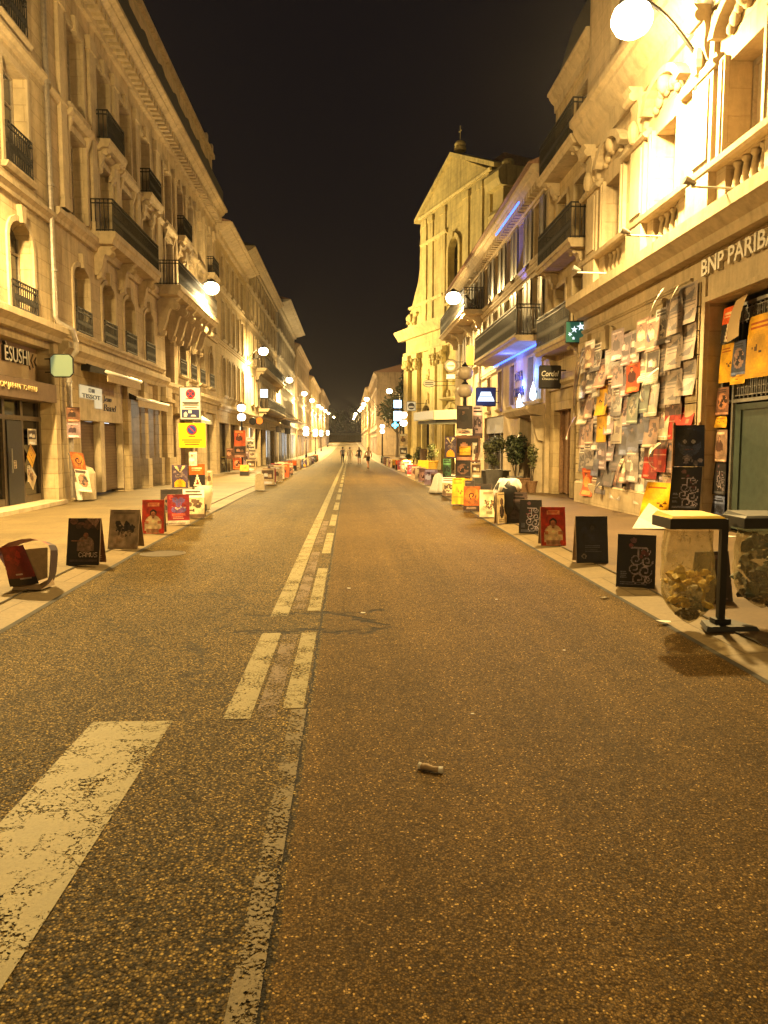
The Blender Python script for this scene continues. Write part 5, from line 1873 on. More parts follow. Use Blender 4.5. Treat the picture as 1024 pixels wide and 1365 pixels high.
def sheet_mesh(name, rgb, corner, right, down, bend=None, mat='paper'):
    """a printed sheet as a grid; corner = top left, right and down = full edges; bend(s, t) -> offset"""
    h, w = rgb.shape[:2]
    cr, ri, dn = Vector(corner), Vector(right), Vector(down)
    vs = []
    for j in range(h + 1):
        for i in range(w + 1):
            p = cr + ri * (i / w) + dn * (j / h)
            if bend: p = p + bend(i / w, j / h)
            vs.append(p)
    fs = [(j * (w + 1) + i, (j + 1) * (w + 1) + i, (j + 1) * (w + 1) + i + 1, j * (w + 1) + i + 1) for j in range(h) for i in range(w)]
    me = bpy.data.meshes.new(name)
    me.from_pydata([tuple(v) for v in vs], [], fs)
    me.materials.append(M[mat])
    paint_cells(me, rgb)
    me.polygons.foreach_set('use_smooth', [True] * len(fs))
    return me


def poster(name, label, rgb, corner, right, down, group=None, bend=None, mat='paper', cat='poster'):
    o = bpy.data.objects.new(name, sheet_mesh(name, rgb, (0, 0, 0), right, down, bend, mat))
    COL.objects.link(o)
    o.location = corner
    return tag(o, label, cat, group)


# ================================================================ poster boards standing along both kerbs
def board(label, x, y, kind, rz=0.0, w=0.40, h=0.60, back=None, seed=0, cells=None, lean=11, cat='poster board', group='festival poster boards along the kerbs', z=None, kind2='card'):
    """two card panels leaning on each other; the printed one faces -y"""
    if cells is None:
        d = y
        cells = (40, 56) if d < 14 else (26, 38) if d < 24 else (14, 20) if d < 45 else (8, 11)
    zz = gz(y) + (PZ if z is None else z)
    e = thing('poster_board', label, cat, (x, y, zz), R(rz), group)
    sp = math.sin(R(lean)) * h
    hh = math.cos(R(lean)) * h
    wob = [rnd.uniform(-0.012, 0.012) for _ in range(4)]
    def bend(s, t):
        return Vector((0, 0.02 * math.sin(3.1 * s + wob[0] * 90) * (0.3 + t) * 0.6 + wob[1] * t, 0))
    rgb = np.clip(art(kind, cells[0], cells[1], seed) * 1.2, 0, 0.85)
    o = bpy.data.objects.new('front_panel', sheet_mesh('front_panel', rgb, (-w / 2, -0.01, hh), (w, 0, 0), (0, -sp, -hh), bend, 'paper'))
    COL.objects.link(o)
    o.parent = e
    m = MB()
    p = [Vector((-w / 2, 0.0, hh)), Vector((w / 2, 0.0, hh)), Vector((w / 2, -sp + 0.015, 0)), Vector((-w / 2, -sp + 0.015, 0))]
    q = [v + Vector((0, 0.012, 0)) for v in p]
    m.prism(p, q)
    m.build('backing_card', M[kind2], e)
    if back:
        o = bpy.data.objects.new('back_panel', sheet_mesh('back_panel', art(back, max(6, cells[0] // 2), max(8, cells[1] // 2), seed + 1), (w / 2, 0.02, hh), (-w, 0, 0), (0, sp, -hh), None, 'paper'))
        COL.objects.link(o)
        o.parent = e
    else:
        m = MB()
        p = [Vector((-w / 2, 0.012, hh)), Vector((w / 2, 0.012, hh)), Vector((w / 2, sp, 0)), Vector((-w / 2, sp, 0))]
        m.prism(p, [v + Vector((0, 0.012, 0)) for v in p])
        m.build('back_panel', M[kind2], e)
    return e


def px_board(px, py, label, kind, **k):
    g = on_ground(px, py, PZ)
    return board(label, g.x, g.y + 0.1, kind, **k)


# left kerb, near to far
px_board(112, 753, 'dark brown theatre board lettered CAMUS with a torn top corner', 'camus', rz=-4, back='brown', w=0.42, h=0.61, cells=(100, 140))
px_board(166, 731, 'grey board with a black ink splash, next beyond the CAMUS board', 'grey_ink', rz=-3, w=0.44, lean=16)
px_board(204, 711, 'red board of a dark haired man in a white shirt, on the left kerb', 'red_man', rz=2, w=0.38)
px_board(237, 699, 'dark red circus board with blue scrolls and a white foot, left kerb', 'red_circus', rz=14, w=0.42)
px_board(228, 683, 'low dark board behind the red circus board, facing away', 'dark', rz=20, w=0.5, h=0.55, seed=4)
px_board(258, 690, 'cream board with dark cut figures just beyond the red circus board', 'cream', rz=4, w=0.46, h=0.62, seed=2)
# right kerb, near to far
px_board(852, 783, 'nearest black board with curly grey script, right kerb beside the bag stand', 'dark_script', rz=-24, w=0.40, h=0.58, back='white_text')
px_board(790, 750, 'dark navy board with a dim figure and a round white mark', 'navy', rz=-3, w=0.42, h=0.62)
px_board(738, 727, 'red board of a dark haired man in a white shirt, on the right kerb', 'red_man', rz=-2, w=0.38, h=0.60)
px_board(709, 711, 'smaller looking black script board between the red board and the bagged box', 'dark_script', rz=-22, w=0.38, seed=5)
px_board(653, 689, 'cream board with a brown flower spray, on the right kerb', 'floral', rz=-8, w=0.42, h=0.60)
px_board(630, 681, 'orange and brown photo board next to the flower board', 'orange_photo', rz=-12, w=0.40, h=0.60)
px_board(645, 676, 'dark brown board tucked behind the orange photo board', 'dark', rz=-20, w=0.44, seed=3)
# two boards back to back under the white bag
g = on_ground(681, 698, PZ)
board('tall cream board with a black figure under the tied white bag', g.x - 0.18, g.y + 0.1, 'cream_figure', rz=38, w=0.30, h=0.62, lean=4)
board('dark photo board at right angles to the cream one under the white bag', g.x + 0.13, g.y + 0.12, 'dark', rz=-26, w=0.44, h=0.62, lean=4, seed=2, back='mauve')
e = thing('rubbish_bag', 'white plastic bag slumped over the dark boards on the right kerb', 'bag', (g.x, g.y + 0.3, gz(g.y)), world=True)
m = MB()
for k in range(9):
    t = k / 8
mm = []
for k in range(7):
    t = k / 6
    mm.append((0.16 + 0.14 * math.sin(t * math.pi) + 0.03 * math.sin(9 * t), 0.10 + 0.78 * t))
m.lathe((g.x, g.y + 0.38, gz(g.y)), [(0.12, 0.08)] + mm + [(0.05, 0.93)], 12)
m.build('sack', M['black'], e, smooth=True)
m = MB()
m.lathe((g.x, g.y + 0.36, gz(g.y)), [(0.30, 0.66), (0.31, 0.74), (0.25, 0.84), (0.17, 0.93), (0.13, 0.90), (0.03, 0.86)], 14, 0.95, 0.75)
for j in range(14):
    for q_ in range(3):
        m.v[q_ * 14 + j].z += 0.07 * math.sin(j * 2.1 + q_) - (0.09 if j in (6, 7, 8) else 0)
m.build('rim', M['card_w'], e, smooth=True)

# rows further off
far_kinds = ['cream', 'sepia', 'white_text', 'dark', 'purple_sun', 'orange_photo', 'grey', 'pink', 'red_circus', 'floral', 'brown', 'yellow_black', 'white', 'teal', 'cream_figure', 'orange_a', 'mauve', 'blue']
words = {'cream': 'cream', 'sepia': 'sepia', 'white_text': 'white lettered', 'dark': 'dark', 'purple_sun': 'purple and yellow', 'orange_photo': 'orange and brown', 'grey': 'grey', 'pink': 'pink', 'red_circus': 'dark red',
         'floral': 'flowered cream', 'brown': 'brown', 'yellow_black': 'yellow and black', 'white': 'white', 'teal': 'grey green', 'cream_figure': 'cream and black', 'orange_a': 'orange and black', 'mauve': 'mauve', 'blue': 'blue',
         'orange': 'orange', 'news': 'newsprint', 'yellow': 'yellow', 'red_block': 'red', 'red_man': 'red', 'green': 'green', 'dark_face': 'dark blue', 'dark_script': 'black script', 'navy': 'navy'}
px_board(326, 634, 'yellow and black board standing inside the left pavement by the globe post', 'yellow_black', w=0.5, h=0.62)
m = MB()
g = on_ground(346, 653, PZ)
m.prism([Vector((g.x - 0.16, g.y, g.z)), Vector((g.x + 0.16, g.y, g.z)), Vector((g.x + 0.16, g.y + 0.3, g.z)), Vector((g.x - 0.16, g.y + 0.3, g.z))],
        [Vector((g.x - 0.14, g.y + 0.02, g.z + 0.56)), Vector((g.x + 0.14, g.y + 0.02, g.z + 0.56)), Vector((g.x + 0.14, g.y + 0.28, g.z + 0.56)), Vector((g.x - 0.14, g.y + 0.28, g.z + 0.56))])
m.lathe((g.x, g.y + 0.15, g.z + 0.561), [(0.13, 0), (0.11, 0.03), (0.03, 0.05)], 10)
tag(m.build('stone_bollard', M['stone_plain'], at=(g.x, g.y, g.z)), 'plain square stone bollard at the left kerb, before the row of far boards', 'bollard')
rows_l = [(357, 646, 'cream', 3), (359, 645, 'red_circus', 0), (368, 641, 'cream', 1), (372, 638, 'white_text', 0), (379, 636, 'orange', 1), (384, 633, 'brown', 2)]
for i, (px, py, kd, sd) in enumerate(rows_l):
    px_board(px, py, '%s board, %s in the far left row past the stone bollard' % (words[kd], ordl[i]), kd, seed=sd, w=0.55, h=0.68, rz=rnd.uniform(-10, 14))
y = 41.0
i = 0
while y < 92:
    kd = far_kinds[(i * 5 + 3) % 18]
    x = rl(y) - 0.62 + rnd.uniform(-0.08, 0.08)
    board('%s poster board in the distant left kerb row, among %s boards' % (words[kd], words[far_kinds[((i + 1) * 5 + 3) % 18]]) if y < 60 else 'tiny %s poster board far down the left kerb' % words[kd], x, y, kd, seed=i, w=0.6, h=0.7, rz=rnd.uniform(-20, 20))
    y += 1.5 + rnd.random() * 1.3
    i += 1
rows_r = [(612, 672, 'yellow', 0, 'yellow leaflet board leaning at the right kerb by the poster pole', 0.34, 0.72), (622, 668, 'dark', 1, 'dark photo board behind the yellow leaflet board', 0.45, 0.6),
          (599, 661, 'cream', 2, 'cream board next to the draped sheet on the right kerb', 0.42, 0.6), (584, 653, 'brown', 3, 'brown board beyond the draped sheet', 0.5, 0.6),
          (575, 646, 'mauve', 0, 'mauve portrait board in front of the yellow pots', 0.55, 0.65), (566, 643, 'pink', 4, 'pink edged board beyond the mauve portrait board', 0.5, 0.62),
          (561, 641, 'cream_figure', 0, 'cream board with a black figure before the church pots', 0.5, 0.64), (555, 637, 'sepia', 1, 'sepia board before the terracotta pot', 0.5, 0.62),
          (549, 634, 'red_circus', 1, 'dark red board before the church, near its far end', 0.5, 0.62), (545, 631, 'white', 2, 'white board before the church, last before its corner', 0.5, 0.62)]
for px, py, kd, sd, lb, w_, h_ in rows_r:
    px_board(px, py, lb, kd, seed=sd, w=w_, h=h_, rz=rnd.uniform(-25, 5))
y = 50.0
i = 0
while y < 82:
    kd = far_kinds[(i * 7 + 1) % 18]
    board('%s board in the distant right kerb row, beside a %s one' % (words[kd], words[far_kinds[((i + 1) * 7 + 1) % 18]]), rr_(y) + 0.62 + rnd.uniform(-0.08, 0.08), y, kd, seed=i, w=0.6, h=0.7, rz=rnd.uniform(-20, 20))
    y += 1.9 + rnd.random() * 1.5
    i += 1

# ================================================================ the bent board at the near left
g = on_ground(34, 786, PZ)
e = thing('poster_board', 'bent dark red board bulging over like a hood, nearest on the left kerb', 'poster board', (g.x, g.y + 0.12, g.z), R(4), 'festival poster boards along the kerbs')
path = [(-0.10, 0.02), (-0.16, 0.16), (-0.245, 0.33), (-0.275, 0.40), (-0.24, 0.46), (-0.15, 0.51), (-0.02, 0.545), (0.07, 0.55), (0.17, 0.525), (0.245, 0.48), (0.265, 0.42), (0.255, 0.30), (0.235, 0.15), (0.20, 0.04)]
m = MB()
for (x0, z0), (x1, z1) in zip(path, path[1:]):
    for k in range(3):
        ya, yb = -0.13 + 0.11 * k, -0.13 + 0.11 * (k + 1)
        f = lambda x, z, y_: Vector((x * (1 - 0.25 * (y_ + 0.1)), y_ + 0.05 * (0.5 - z), z * (1 - 0.12 * (y_ + 0.1) / 0.36)))
        m.face([f(x0, z0, ya), f(x1, z1, ya), f(x1, z1, yb), f(x0, z0, yb)])
o = m.build('bent_sheet', M['paper'], e, smooth=True)
n_ = len(o.data.polygons)
cc = np.zeros((n_, 3), np.float32)
for i in range(n_):
    t = i / n_
    cc[i] = lin((0.52, 0.2, 0.14)) if t < 0.62 else lin((0.16, 0.07, 0.06))
paint_cells(o.data, cc)
rgb = np.empty((26, 20, 3), np.float32)
A_ = Art(20, 26, (0.46, 0.14, 0.11), 3, 0.08)
A_.rect(0, 0.8, 1, 1, (0.12, 0.08, 0.09)).rect(0.35, 0.70, 0.62, 0.74, (0.75, 0.68, 0.62)).rect(0.45, 0.80, 0.85, 0.83, (0.62, 0.55, 0.5)).rect(0.5, 0.87, 0.95, 0.9, (0.5, 0.44, 0.4))
A_.blobs(0.2, 0.1, 0.8, 0.5, 6, (0.52, 0.17, 0.12), 0.16)
q = sheet_mesh('front_panel', A_.done(), (-0.245, -0.11, 0.455), (0.23, 0, 0.03), (0.08, -0.01, -0.42), lambda s, t: Vector((0.07 * t * s, -0.03 * math.sin(3.1 * s), 0)), 'gloss')
o = bpy.data.objects.new('front_panel', q)
COL.objects.link(o)
o.parent = e
m = MB()
m.prism([Vector((-0.04, -0.105, 0.43)), Vector((0.225, -0.085, 0.45)), Vector((0.215, -0.09, 0.12)), Vector((0.03, -0.115, 0.06))],
        [Vector((-0.04, -0.10, 0.43)), Vector((0.225, -0.08, 0.45)), Vector((0.215, -0.085, 0.12)), Vector((0.03, -0.11, 0.06))])
m.build('inner_card', M['card'], e)
m = MB()
m.prism([Vector((-0.15, -0.12, 0.0)), Vector((0.16, -0.14, 0.0)), Vector((0.22, 0.14, 0.0)), Vector((-0.12, 0.16, 0))], [Vector((-0.13, -0.10, 0.05)), Vector((0.14, -0.12, 0.06)), Vector((0.2, 0.12, 0.09)), Vector((-0.1, 0.14, 0.06))])
m.build('crumpled_foot', M['card'], e)


# ================================================================ bag stands
def bag_mat():
    k = NT('clear_plastic_bag')
    p = k.obj()
    nz = k.noise(p, 9, 4, 0.6, 1.5)
    k.l(k.ramp(nz.outputs[0], [(0.35, (0.56, 0.48, 0.28)), (0.65, (0.72, 0.66, 0.46))]), k.b.inputs['Base Color'])
    k.b.inputs['Roughness'].default_value = 0.22
    k.bump(nz.outputs[0], 0.7, 0.03)
    tr = k.n('ShaderNodeBsdfTransparent', Color=(0.88, 0.85, 0.74, 1))
    mx = k.n('ShaderNodeMixShader')
    k.l(k.ramp(nz.outputs[0], [(0.3, (0.55,) * 3), (0.7, (0.86,) * 3)]), mx.inputs[0])
    k.l(k.b.outputs[0], mx.inputs[1])
    k.l(tr.outputs[0], mx.inputs[2])
    k.l(mx.outputs[0], k.out.inputs['Surface'])
    return k.m


M['bag'] = bag_mat()
M['rub1'] = simple('yellow_litter', (0.66, 0.48, 0.10), 0.6, vary=0.5, scale=14)
M['rub2'] = simple('dark_litter', (0.05, 0.04, 0.035), 0.5, vary=0.6, scale=22)
M['rub3'] = simple('grey_green_litter', (0.10, 0.12, 0.09), 0.5, vary=0.6, scale=14)
M['rub4'] = simple('pale_litter', (0.62, 0.56, 0.42), 0.6, vary=0.4, scale=16)


def bag(x, y, z_top, z_bot, w, label, fills, rz=0.0, seed=0, lean=0.0):
    e = thing('rubbish_bag', label, 'rubbish bag', (x, y, z_top), rz, 'clear rubbish bags hung from the stands')
    rs = random.Random(seed)
    L = z_top - z_bot
    m = MB()
    seg, rings = 64, 26
    for k in range(rings + 1):
        t = k / rings
        wd = w / 2 * (0.92 + 0.16 * math.sin(math.pi * min(1, t * 1.05))) * (1.0 if t < 0.66 else max(0.03, math.cos((t - 0.66) / 0.34 * math.pi / 2) ** 0.72))
        dp = 0.13 * (0.9 + 0.7 * t) * (1.0 if t < 0.66 else max(0.04, math.cos((t - 0.66) / 0.34 * math.pi / 2) ** 0.72))
        for s in range(seg):
            a = 2 * math.pi * s / seg
            cx, sy = math.cos(a), math.sin(a)
            cr = 1 + 0.07 * math.sin(5 * a + seed + 2.0 * t) * t + 0.05 * math.sin(9 * a + 7 * t) + 0.035 * math.sin(17 * a + 3 * math.sin(6 * t))
            sq = (abs(cx) ** 4 + abs(sy) ** 4) ** -0.25 if t < 0.3 else 1.0
            sq = 1 + (sq - 1) * max(0, 1 - t / 0.3)
            m.v.append(Vector((wd * cx * cr * sq + lean * t * t, dp * sy * cr * sq, -L * t)))
    for k in range(rings):
        for s in range(seg):
            q = k * seg
            m.f.append((q + s, q + (s + 1) % seg, q + seg + (s + 1) % seg, q + seg + s))
            m.m.append(0)
    m.build('sack', M['bag'], e, smooth=True)
    for mt, t0, t1, n, sz in fills:
        q = MB()
        for i in range(n):
            t = rs.uniform(t0, t1)
            wd = w / 2 * 0.78 * (1.0 if t < 0.66 else max(0.05, math.cos((t - 0.66) / 0.34 * math.pi / 2)))
            c = Vector((rs.uniform(-1, 1) * wd + lean * t * t, rs.uniform(-0.12, 0.12) * min(1, wd / 0.1), -L * t))
            k0 = len(q.v)
            q.ball((0, 0, 0), sz * rs.uniform(0.5, 1.2), sz * rs.uniform(0.3, 0.7), sz * rs.uniform(0.25, 1.0), 6, 4)
            rm = Matrix.Rotation(rs.uniform(0, 3), 3, 'X') @ Matrix.Rotation(rs.uniform(0, 3), 3, 'Y')
            for j in range(k0, len(q.v)):
                q.v[j] = c + rm @ (q.v[j] * rs.uniform(0.65, 1.15))
        tag(q.build('contents', M[mt], e), kind='stuff')
    return e


def bag_stand(x, y, label, lidlab=True):
    z0 = gz(y) + PZ
    e = thing('bag_stand', label, 'bag stand', (x, y, z0), 0.0, 'black stands holding clear rubbish bags')
    m = MB()
    m.box(-0.028, 0.028, -0.028, 0.028, 0.03, 0.93)
    m.build('post', M['black'], e)
    m = MB()
    m.prism([Vector((-0.20, -0.17, 0)), Vector((0.26, -0.17, 0)), Vector((0.18, 0.12, 0)), Vector((-0.12, 0.12, 0))], [Vector((-0.18, -0.15, 0.035)), Vector((0.24, -0.15, 0.035)), Vector((0.17, 0.11, 0.035)), Vector((-0.11, 0.11, 0.035))])
    m.box(-0.07, 0.07, -0.05, 0.05, 0.036, 0.075)
    m.build('foot_plate', M['black'], e)
    for s in (-1, 1):
        c = s * 0.31
        m = MB()
        for a in (-0.235, 0.205):
            m.box(c + a, c + a + 0.03, -0.19, 0.19, 0.865, 0.95)
        m.box(c - 0.205, c + 0.205, -0.19, -0.16, 0.865, 0.95)
        m.box(c - 0.205, c + 0.205, 0.16, 0.19, 0.865, 0.95)
        m.build('bag_frame', M['black'], e)
        m = MB()
        m.prism([Vector((c - 0.23, -0.19, 0.952)), Vector((c + 0.23, -0.19, 0.952)), Vector((c + 0.23, 0.19, 0.952)), Vector((c - 0.23, 0.19, 0.952))],
                [Vector((c - 0.20, -0.16, 0.97)), Vector((c + 0.20, -0.16, 0.972)), Vector((c + 0.19, 0.17, 0.985)), Vector((c - 0.2, 0.17, 0.99))])
        m.build('lid', M['yellow'] if s < 0 else M['black'], e)
    return e


bx, by = 3.17, 6.25
bag_stand(bx, by, 'black bag stand with a yellow lid beside the poster wall')
bag(bx - 0.31, by, PZ + 0.84, 0.075, 0.40, 'clear bag of yellow and dark litter hanging under the yellow lid', [('rub1', 0.42, 0.80, 34, 0.07), ('rub4', 0.55, 0.85, 24, 0.055), ('rub2', 0.74, 0.95, 18, 0.05), ('rub3', 0.66, 0.85, 10, 0.05)], seed=2, lean=0.03)
bag(bx + 0.34, by, PZ + 0.84, 0.2, 0.42, 'clear bag of grey green litter, cut by the right edge', [('rub3', 0.12, 0.8, 46, 0.08), ('rub2', 0.45, 0.95, 40, 0.065), ('rub4', 0.2, 0.7, 10, 0.05)], seed=5, lean=0.02)
sh = on_ground(302, 629, PZ)
bag_stand(sh.x, sh.y, 'small far black bag stand before the cream townhouse on the left')
bag(sh.x - 0.31, sh.y, sh.z + 0.84, sh.z + 0.1, 0.4, 'tiny far clear rubbish bag on the left stand', [('rub2', 0.6, 0.9, 6, 0.08)], seed=8)
board('black plain board standing behind the bag stand post', 3.62, 7.35, 'dark', rz=10, w=0.36, h=0.5, seed=1, kind2='black', cells=(20, 28))

# ================================================================ posters on the bank
GRID = [
    'grey sepia grey brown brown sepia mauve mauve mauve grey pink pink white white news news',
    'sepia grey grey yellow yellow sepia mauve sepia mauve orange cream white news news news news',
    'cream pink grey yellow yellow mauve grey grey mauve teal teal cream news news news news',
    'pink sepia grey brown mauve mauve white_text grey blue blue blue sepia cream brown red_block red_block',
    'grey grey blue grey dark dark dark grey pink grey grey red_block red_block white brown dark',
    'teal orange pink grey white white_text grey pink pink sepia white grey mauve grey cream grey']
WORD = dict(words)
pr = random.Random(21)
PX_ = 6.55
for c in range(13):
    u = 21.02 - 0.525 * c
    g_ = round(c * 15 / 12)
    top = 4.22 + 0.12 * math.sin(c * 1.7) + (0.26 if c >= 10 else 0) - (0.36 if c in (3, 4) else 0.0)
    z = top
    for r in range(6):
        kind = GRID[r].split()[g_]
        h = 0.72 + pr.uniform(-0.02, 0.02)
        w_ = 0.76
        tilt = pr.uniform(-0.02, 0.02)
        nn = 0.09 + 0.02 * (c % 2) + pr.uniform(0, 0.012) + 0.012 * (5 - r)
        amp = pr.uniform(0.005, 0.03) * (2.6 if pr.random() < 0.18 else 1)
        ph = pr.uniform(0, 6)
        def bend(s, t, amp=amp, ph=ph):
            return Vector((-amp * (math.sin(3.0 * s + ph) * 0.6 + t * t * 1.4 + 0.4 * math.sin(5 * t + ph)), 0, 0))
        cells = (24, 34) if u < 17 else (16, 22)
        sd = (g_ // 2 * 7 + r * 3) % 5 if kind not in ('blue', 'red_block', 'news', 'yellow') else 1
        row = ['top', 'second', 'third', 'fourth', 'fifth', 'bottom'][r]
        poster('poster', '%s poster on the bank wall, %s row, column %d counted from the doorway' % (WORD[kind], row, 13 - c), art(kind, *cells, seed=sd) * 0.88 + (0.0 if kind in ('yellow', 'red_block', 'orange') else lin((0.36, 0.35, 0.37))),
               (PX_ - nn, u + tilt, z), (0.0, -w_, pr.uniform(-0.012, 0.012)), (0, -tilt * 2, -h), 'posters pasted over the bank wall', bend, 'gloss' if pr.random() < 0.35 else 'paper')
        z -= h - pr.uniform(0.03, 0.07)
        if z - 0.7 < 0.1: break


def loose(label, kind, u, n, z, w_, h, du, dn, curl, seed=1, cells=(18, 26), mat='gloss', roll=0.0):
    """a poster hanging away from the wall: its foot swings du along and dn out"""
    poster('poster', label, art(kind, *cells, seed=seed), (PX_ - n, u, z), (-0.06, -w_, roll), (-dn, du, -h), 'loose posters around the bank',
           lambda s, t: Vector((-curl * math.sin(t * 3.1) * (0.4 + s), 0, curl * 0.6 * math.sin(2.2 * s + 3 * t))), mat)


loose('long pale strip of posters curling away by the green bank sign', 'white', 21.0, 0.20, 4.25, 0.26, 1.9, 0.05, 0.10, 0.06, 4)
loose('second long grey strip hanging askew by the green bank sign', 'sepia', 20.66, 0.22, 4.2, 0.24, 1.8, 0.22, 0.12, 0.08, 2)
loose('third twisted strip sagging down over the yellow posters', 'grey', 20.3, 0.24, 4.1, 0.24, 1.7, 0.34, 0.16, 0.08, 2)
loose('pale poster swinging out at the foot of the long strips', 'pink', 20.95, 0.30, 2.35, 0.40, 0.6, 0.12, 0.2, 0.05, 4)
loose('glaring white loose sheet curling over the news posters', 'white', 15.45, 0.26, 4.62, 0.40, 0.9, 0.18, 0.16, 0.12, 2)
loose('glaring white torn sheet at the top corner by the doorway', 'white', 14.72, 0.24, 4.55, 0.30, 0.75, -0.06, 0.12, 0.10, 4)
loose('pale sheet bent double above the red posters', 'white', 15.55, 0.28, 3.05, 0.42, 0.5, 0.15, 0.22, 0.14, 0)
loose('white sheet torn half off below the red posters', 'white_text', 15.5, 0.24, 1.55, 0.5, 0.34, -0.25, 0.2, 0.14, 0)
loose('pink poster slipping off the bottom row', 'pink', 17.35, 0.26, 1.25, 0.40, 0.60, 0.16, 0.12, 0.04, 2)
loose('white page hanging low at the plinth', 'white', 18.95, 0.22, 0.62, 0.22, 0.3, 0.05, 0.1, 0.05, 4, (8, 10))
# posters in the doorway, tied to its screens
for lb, kd, u, z, w_, h, sd in (
        ('red and black poster with a white triangle at the doorway top', 'orange_a', 13.62, 4.02, 0.42, 0.62, 0), ('yellow lettered poster in the doorway under the red one', 'yellow', 13.64, 3.38, 0.44, 0.68, 0),
        ('grey and yellow poster beside the yellow lettered one', 'blue', 13.2, 3.38, 0.40, 0.60, 4), ('yellow poster foot under the grey one', 'yellow', 13.22, 2.80, 0.42, 0.16, 2), ('large plain yellow poster in the bank doorway', 'yellow', 12.72, 3.72, 0.82, 1.02, 3),
        ('brown poster with a white flame at mid height in the doorway', 'brown', 13.72, 2.62, 0.40, 0.50, 4), ('small bright yellow notice below the flame poster', 'yellow', 13.74, 2.1, 0.38, 0.2, 1),
        ('sepia poster low beside the bank door', 'sepia', 13.72, 1.86, 0.40, 0.58, 1), ('dark lettered poster below the sepia one by the bank door', 'dark_script', 13.72, 1.26, 0.40, 0.58, 1),
        ('blue and ochre poster at the foot of the bank door', 'blue', 13.74, 0.66, 0.42, 0.5, 2)):
    poster('poster', lb, art(kd, 20, 28, sd), (PX_ + 0.20, u, z), (0, -w_, 0), (-0.02, 0.01, -h), 'posters in the bank doorway', lambda s, t: Vector((-0.02 * math.sin(3 * s + 2 * t), 0, 0)), 'paper')
poster('poster', 'blank cream sheet hanging turned over at the doorway top', art('cream', 14, 20, 2) * 0 + lin((0.72, 0.62, 0.46)), (PX_ + 0.16, 13.12, 4.08), (-0.05, -0.5, 0.05), (-0.05, 0.16, -0.70), 'posters in the bank doorway', lambda s, t: Vector((-0.05 * math.sin(3 * t), 0, 0)), 'paper')
poster('poster', 'dark blue face poster tied to the pier beside the doorway', art('dark_face', 28, 40, 2), (6.02, 13.82, 1.95), (0.50, -0.10, 0), (0.0, -0.02, -0.76), 'posters tied to the bank pier', lambda s, t: Vector((0, 0.03 * math.sin(3 * s + t), 0)), 'gloss')
poster('poster', 'black poster with large grey scrolls under the blue face poster', art('dark_script', 28, 40, 2), (5.98, 13.80, 1.18), (0.52, -0.10, 0), (-0.06, -0.04, -0.80), 'posters tied to the bank pier', lambda s, t: Vector((0, 0.03 * math.sin(3 * s + t), 0)), 'gloss')
m = MB()
m.box(6.0, 6.04, 13.86, 13.9, PZ, 2.0)
m.box(6.44, 6.48, 13.76, 13.8, PZ, 2.0)
m.box(6.0, 6.48, 13.87, 13.89, 1.9, 1.95)
tag(m.build('poster_rack', M['wood'], at=(6.24, 13.85, PZ)), 'thin timber rack behind the dark posters at the bank pier', 'rack')
poster('poster', 'crumpled yellow poster leaning on the bank wall behind the bag stand', art('yellow', 20, 26, 0), (5.72, 14.3, 0.88), (0.46, -0.14, -0.02), (-0.24, -0.22, -0.74), 'sheets fallen at the bank wall', lambda s, t: Vector((0, 0.05 * math.sin(4 * s + 3 * t), 0)), 'gloss')
m = MB()
w0, w1, w2, w3, w4 = Vector((5.22, 13.7, PZ + 0.01)), Vector((5.78, 13.55, PZ + 0.02)), Vector((5.62, 13.95, PZ + 0.46)), Vector((5.40, 13.86, PZ + 0.2)), Vector((5.86, 13.9, PZ + 0.3))
for t_ in ((w0, w1, w3), (w3, w1, w2), (w1, w4, w2)):
    m.prism(list(t_), [v + Vector((0, 0.003, 0.001)) for v in t_])
tag(m.build('fallen_sheet', M['card_w'], at=(5.5, 13.75, PZ)), 'glaring white folded sheet standing on the pavement beside the yellow poster', 'sheet', 'sheets fallen at the bank wall')
# posters on the sushi shop glass and on the rain pipe
for lb, kd, x, y, z, w_, h, sd in (('pale photo poster high on the sushi shop glass', 'white', -8.27, 20.0, 2.0, 0.55, 0.42, 3), ('yellow diamond poster on the sushi shop glass', 'yellow', -8.26, 20.17, 1.62, 0.42, 0.55, 2),
                                ('cream torn poster under the yellow diamond', 'cream', -8.255, 20.15, 1.05, 0.55, 0.40, 1), ('narrow white poster low beside the sushi shop door', 'white', -8.26, 19.86, 1.05, 0.18, 0.42, 4),
                                ('small white notice on the black sushi shop door', 'white_text', -8.262, 19.1, 1.2, 0.16, 0.2, 1)):
    if 'diamond' in lb:
        poster('poster', lb, art(kd, 16, 20, sd), (x, y - 0.05, z), (0, 0.32, -0.30), (0, -0.26, -0.34), 'posters on the sushi shop glass')
    else:
        poster('poster', lb, art(kd, 16, 20, sd), (x, y, z), (0, w_, 0), (0, 0, -h), 'posters on the sushi shop glass')
for k, (lb, kd, z, h, sx) in enumerate((('dark red poster wrapped high on the rain pipe', 'brown', 2.62, 0.40, 0.0), ('mauve poster wrapped on the rain pipe below the dark red one', 'mauve', 2.2, 0.42, 0.0),
                                       ('cream poster hung askew at mid height on the rain pipe', 'orange_photo', 1.40, 0.60, 0.05), ('white edged poster slipping down the rain pipe', 'white', 0.92, 0.62, 0.16))):
    poster('poster', lb, art(kd, 18, 24, 4 if k == 3 else 1), (-7.78 + sx, 21.38, z), (0.30, 0.20, -0.05 if k > 1 else 0), (0.10 if k > 1 else 0, 0.02, -h), 'posters on the rain pipe')
m = MB()
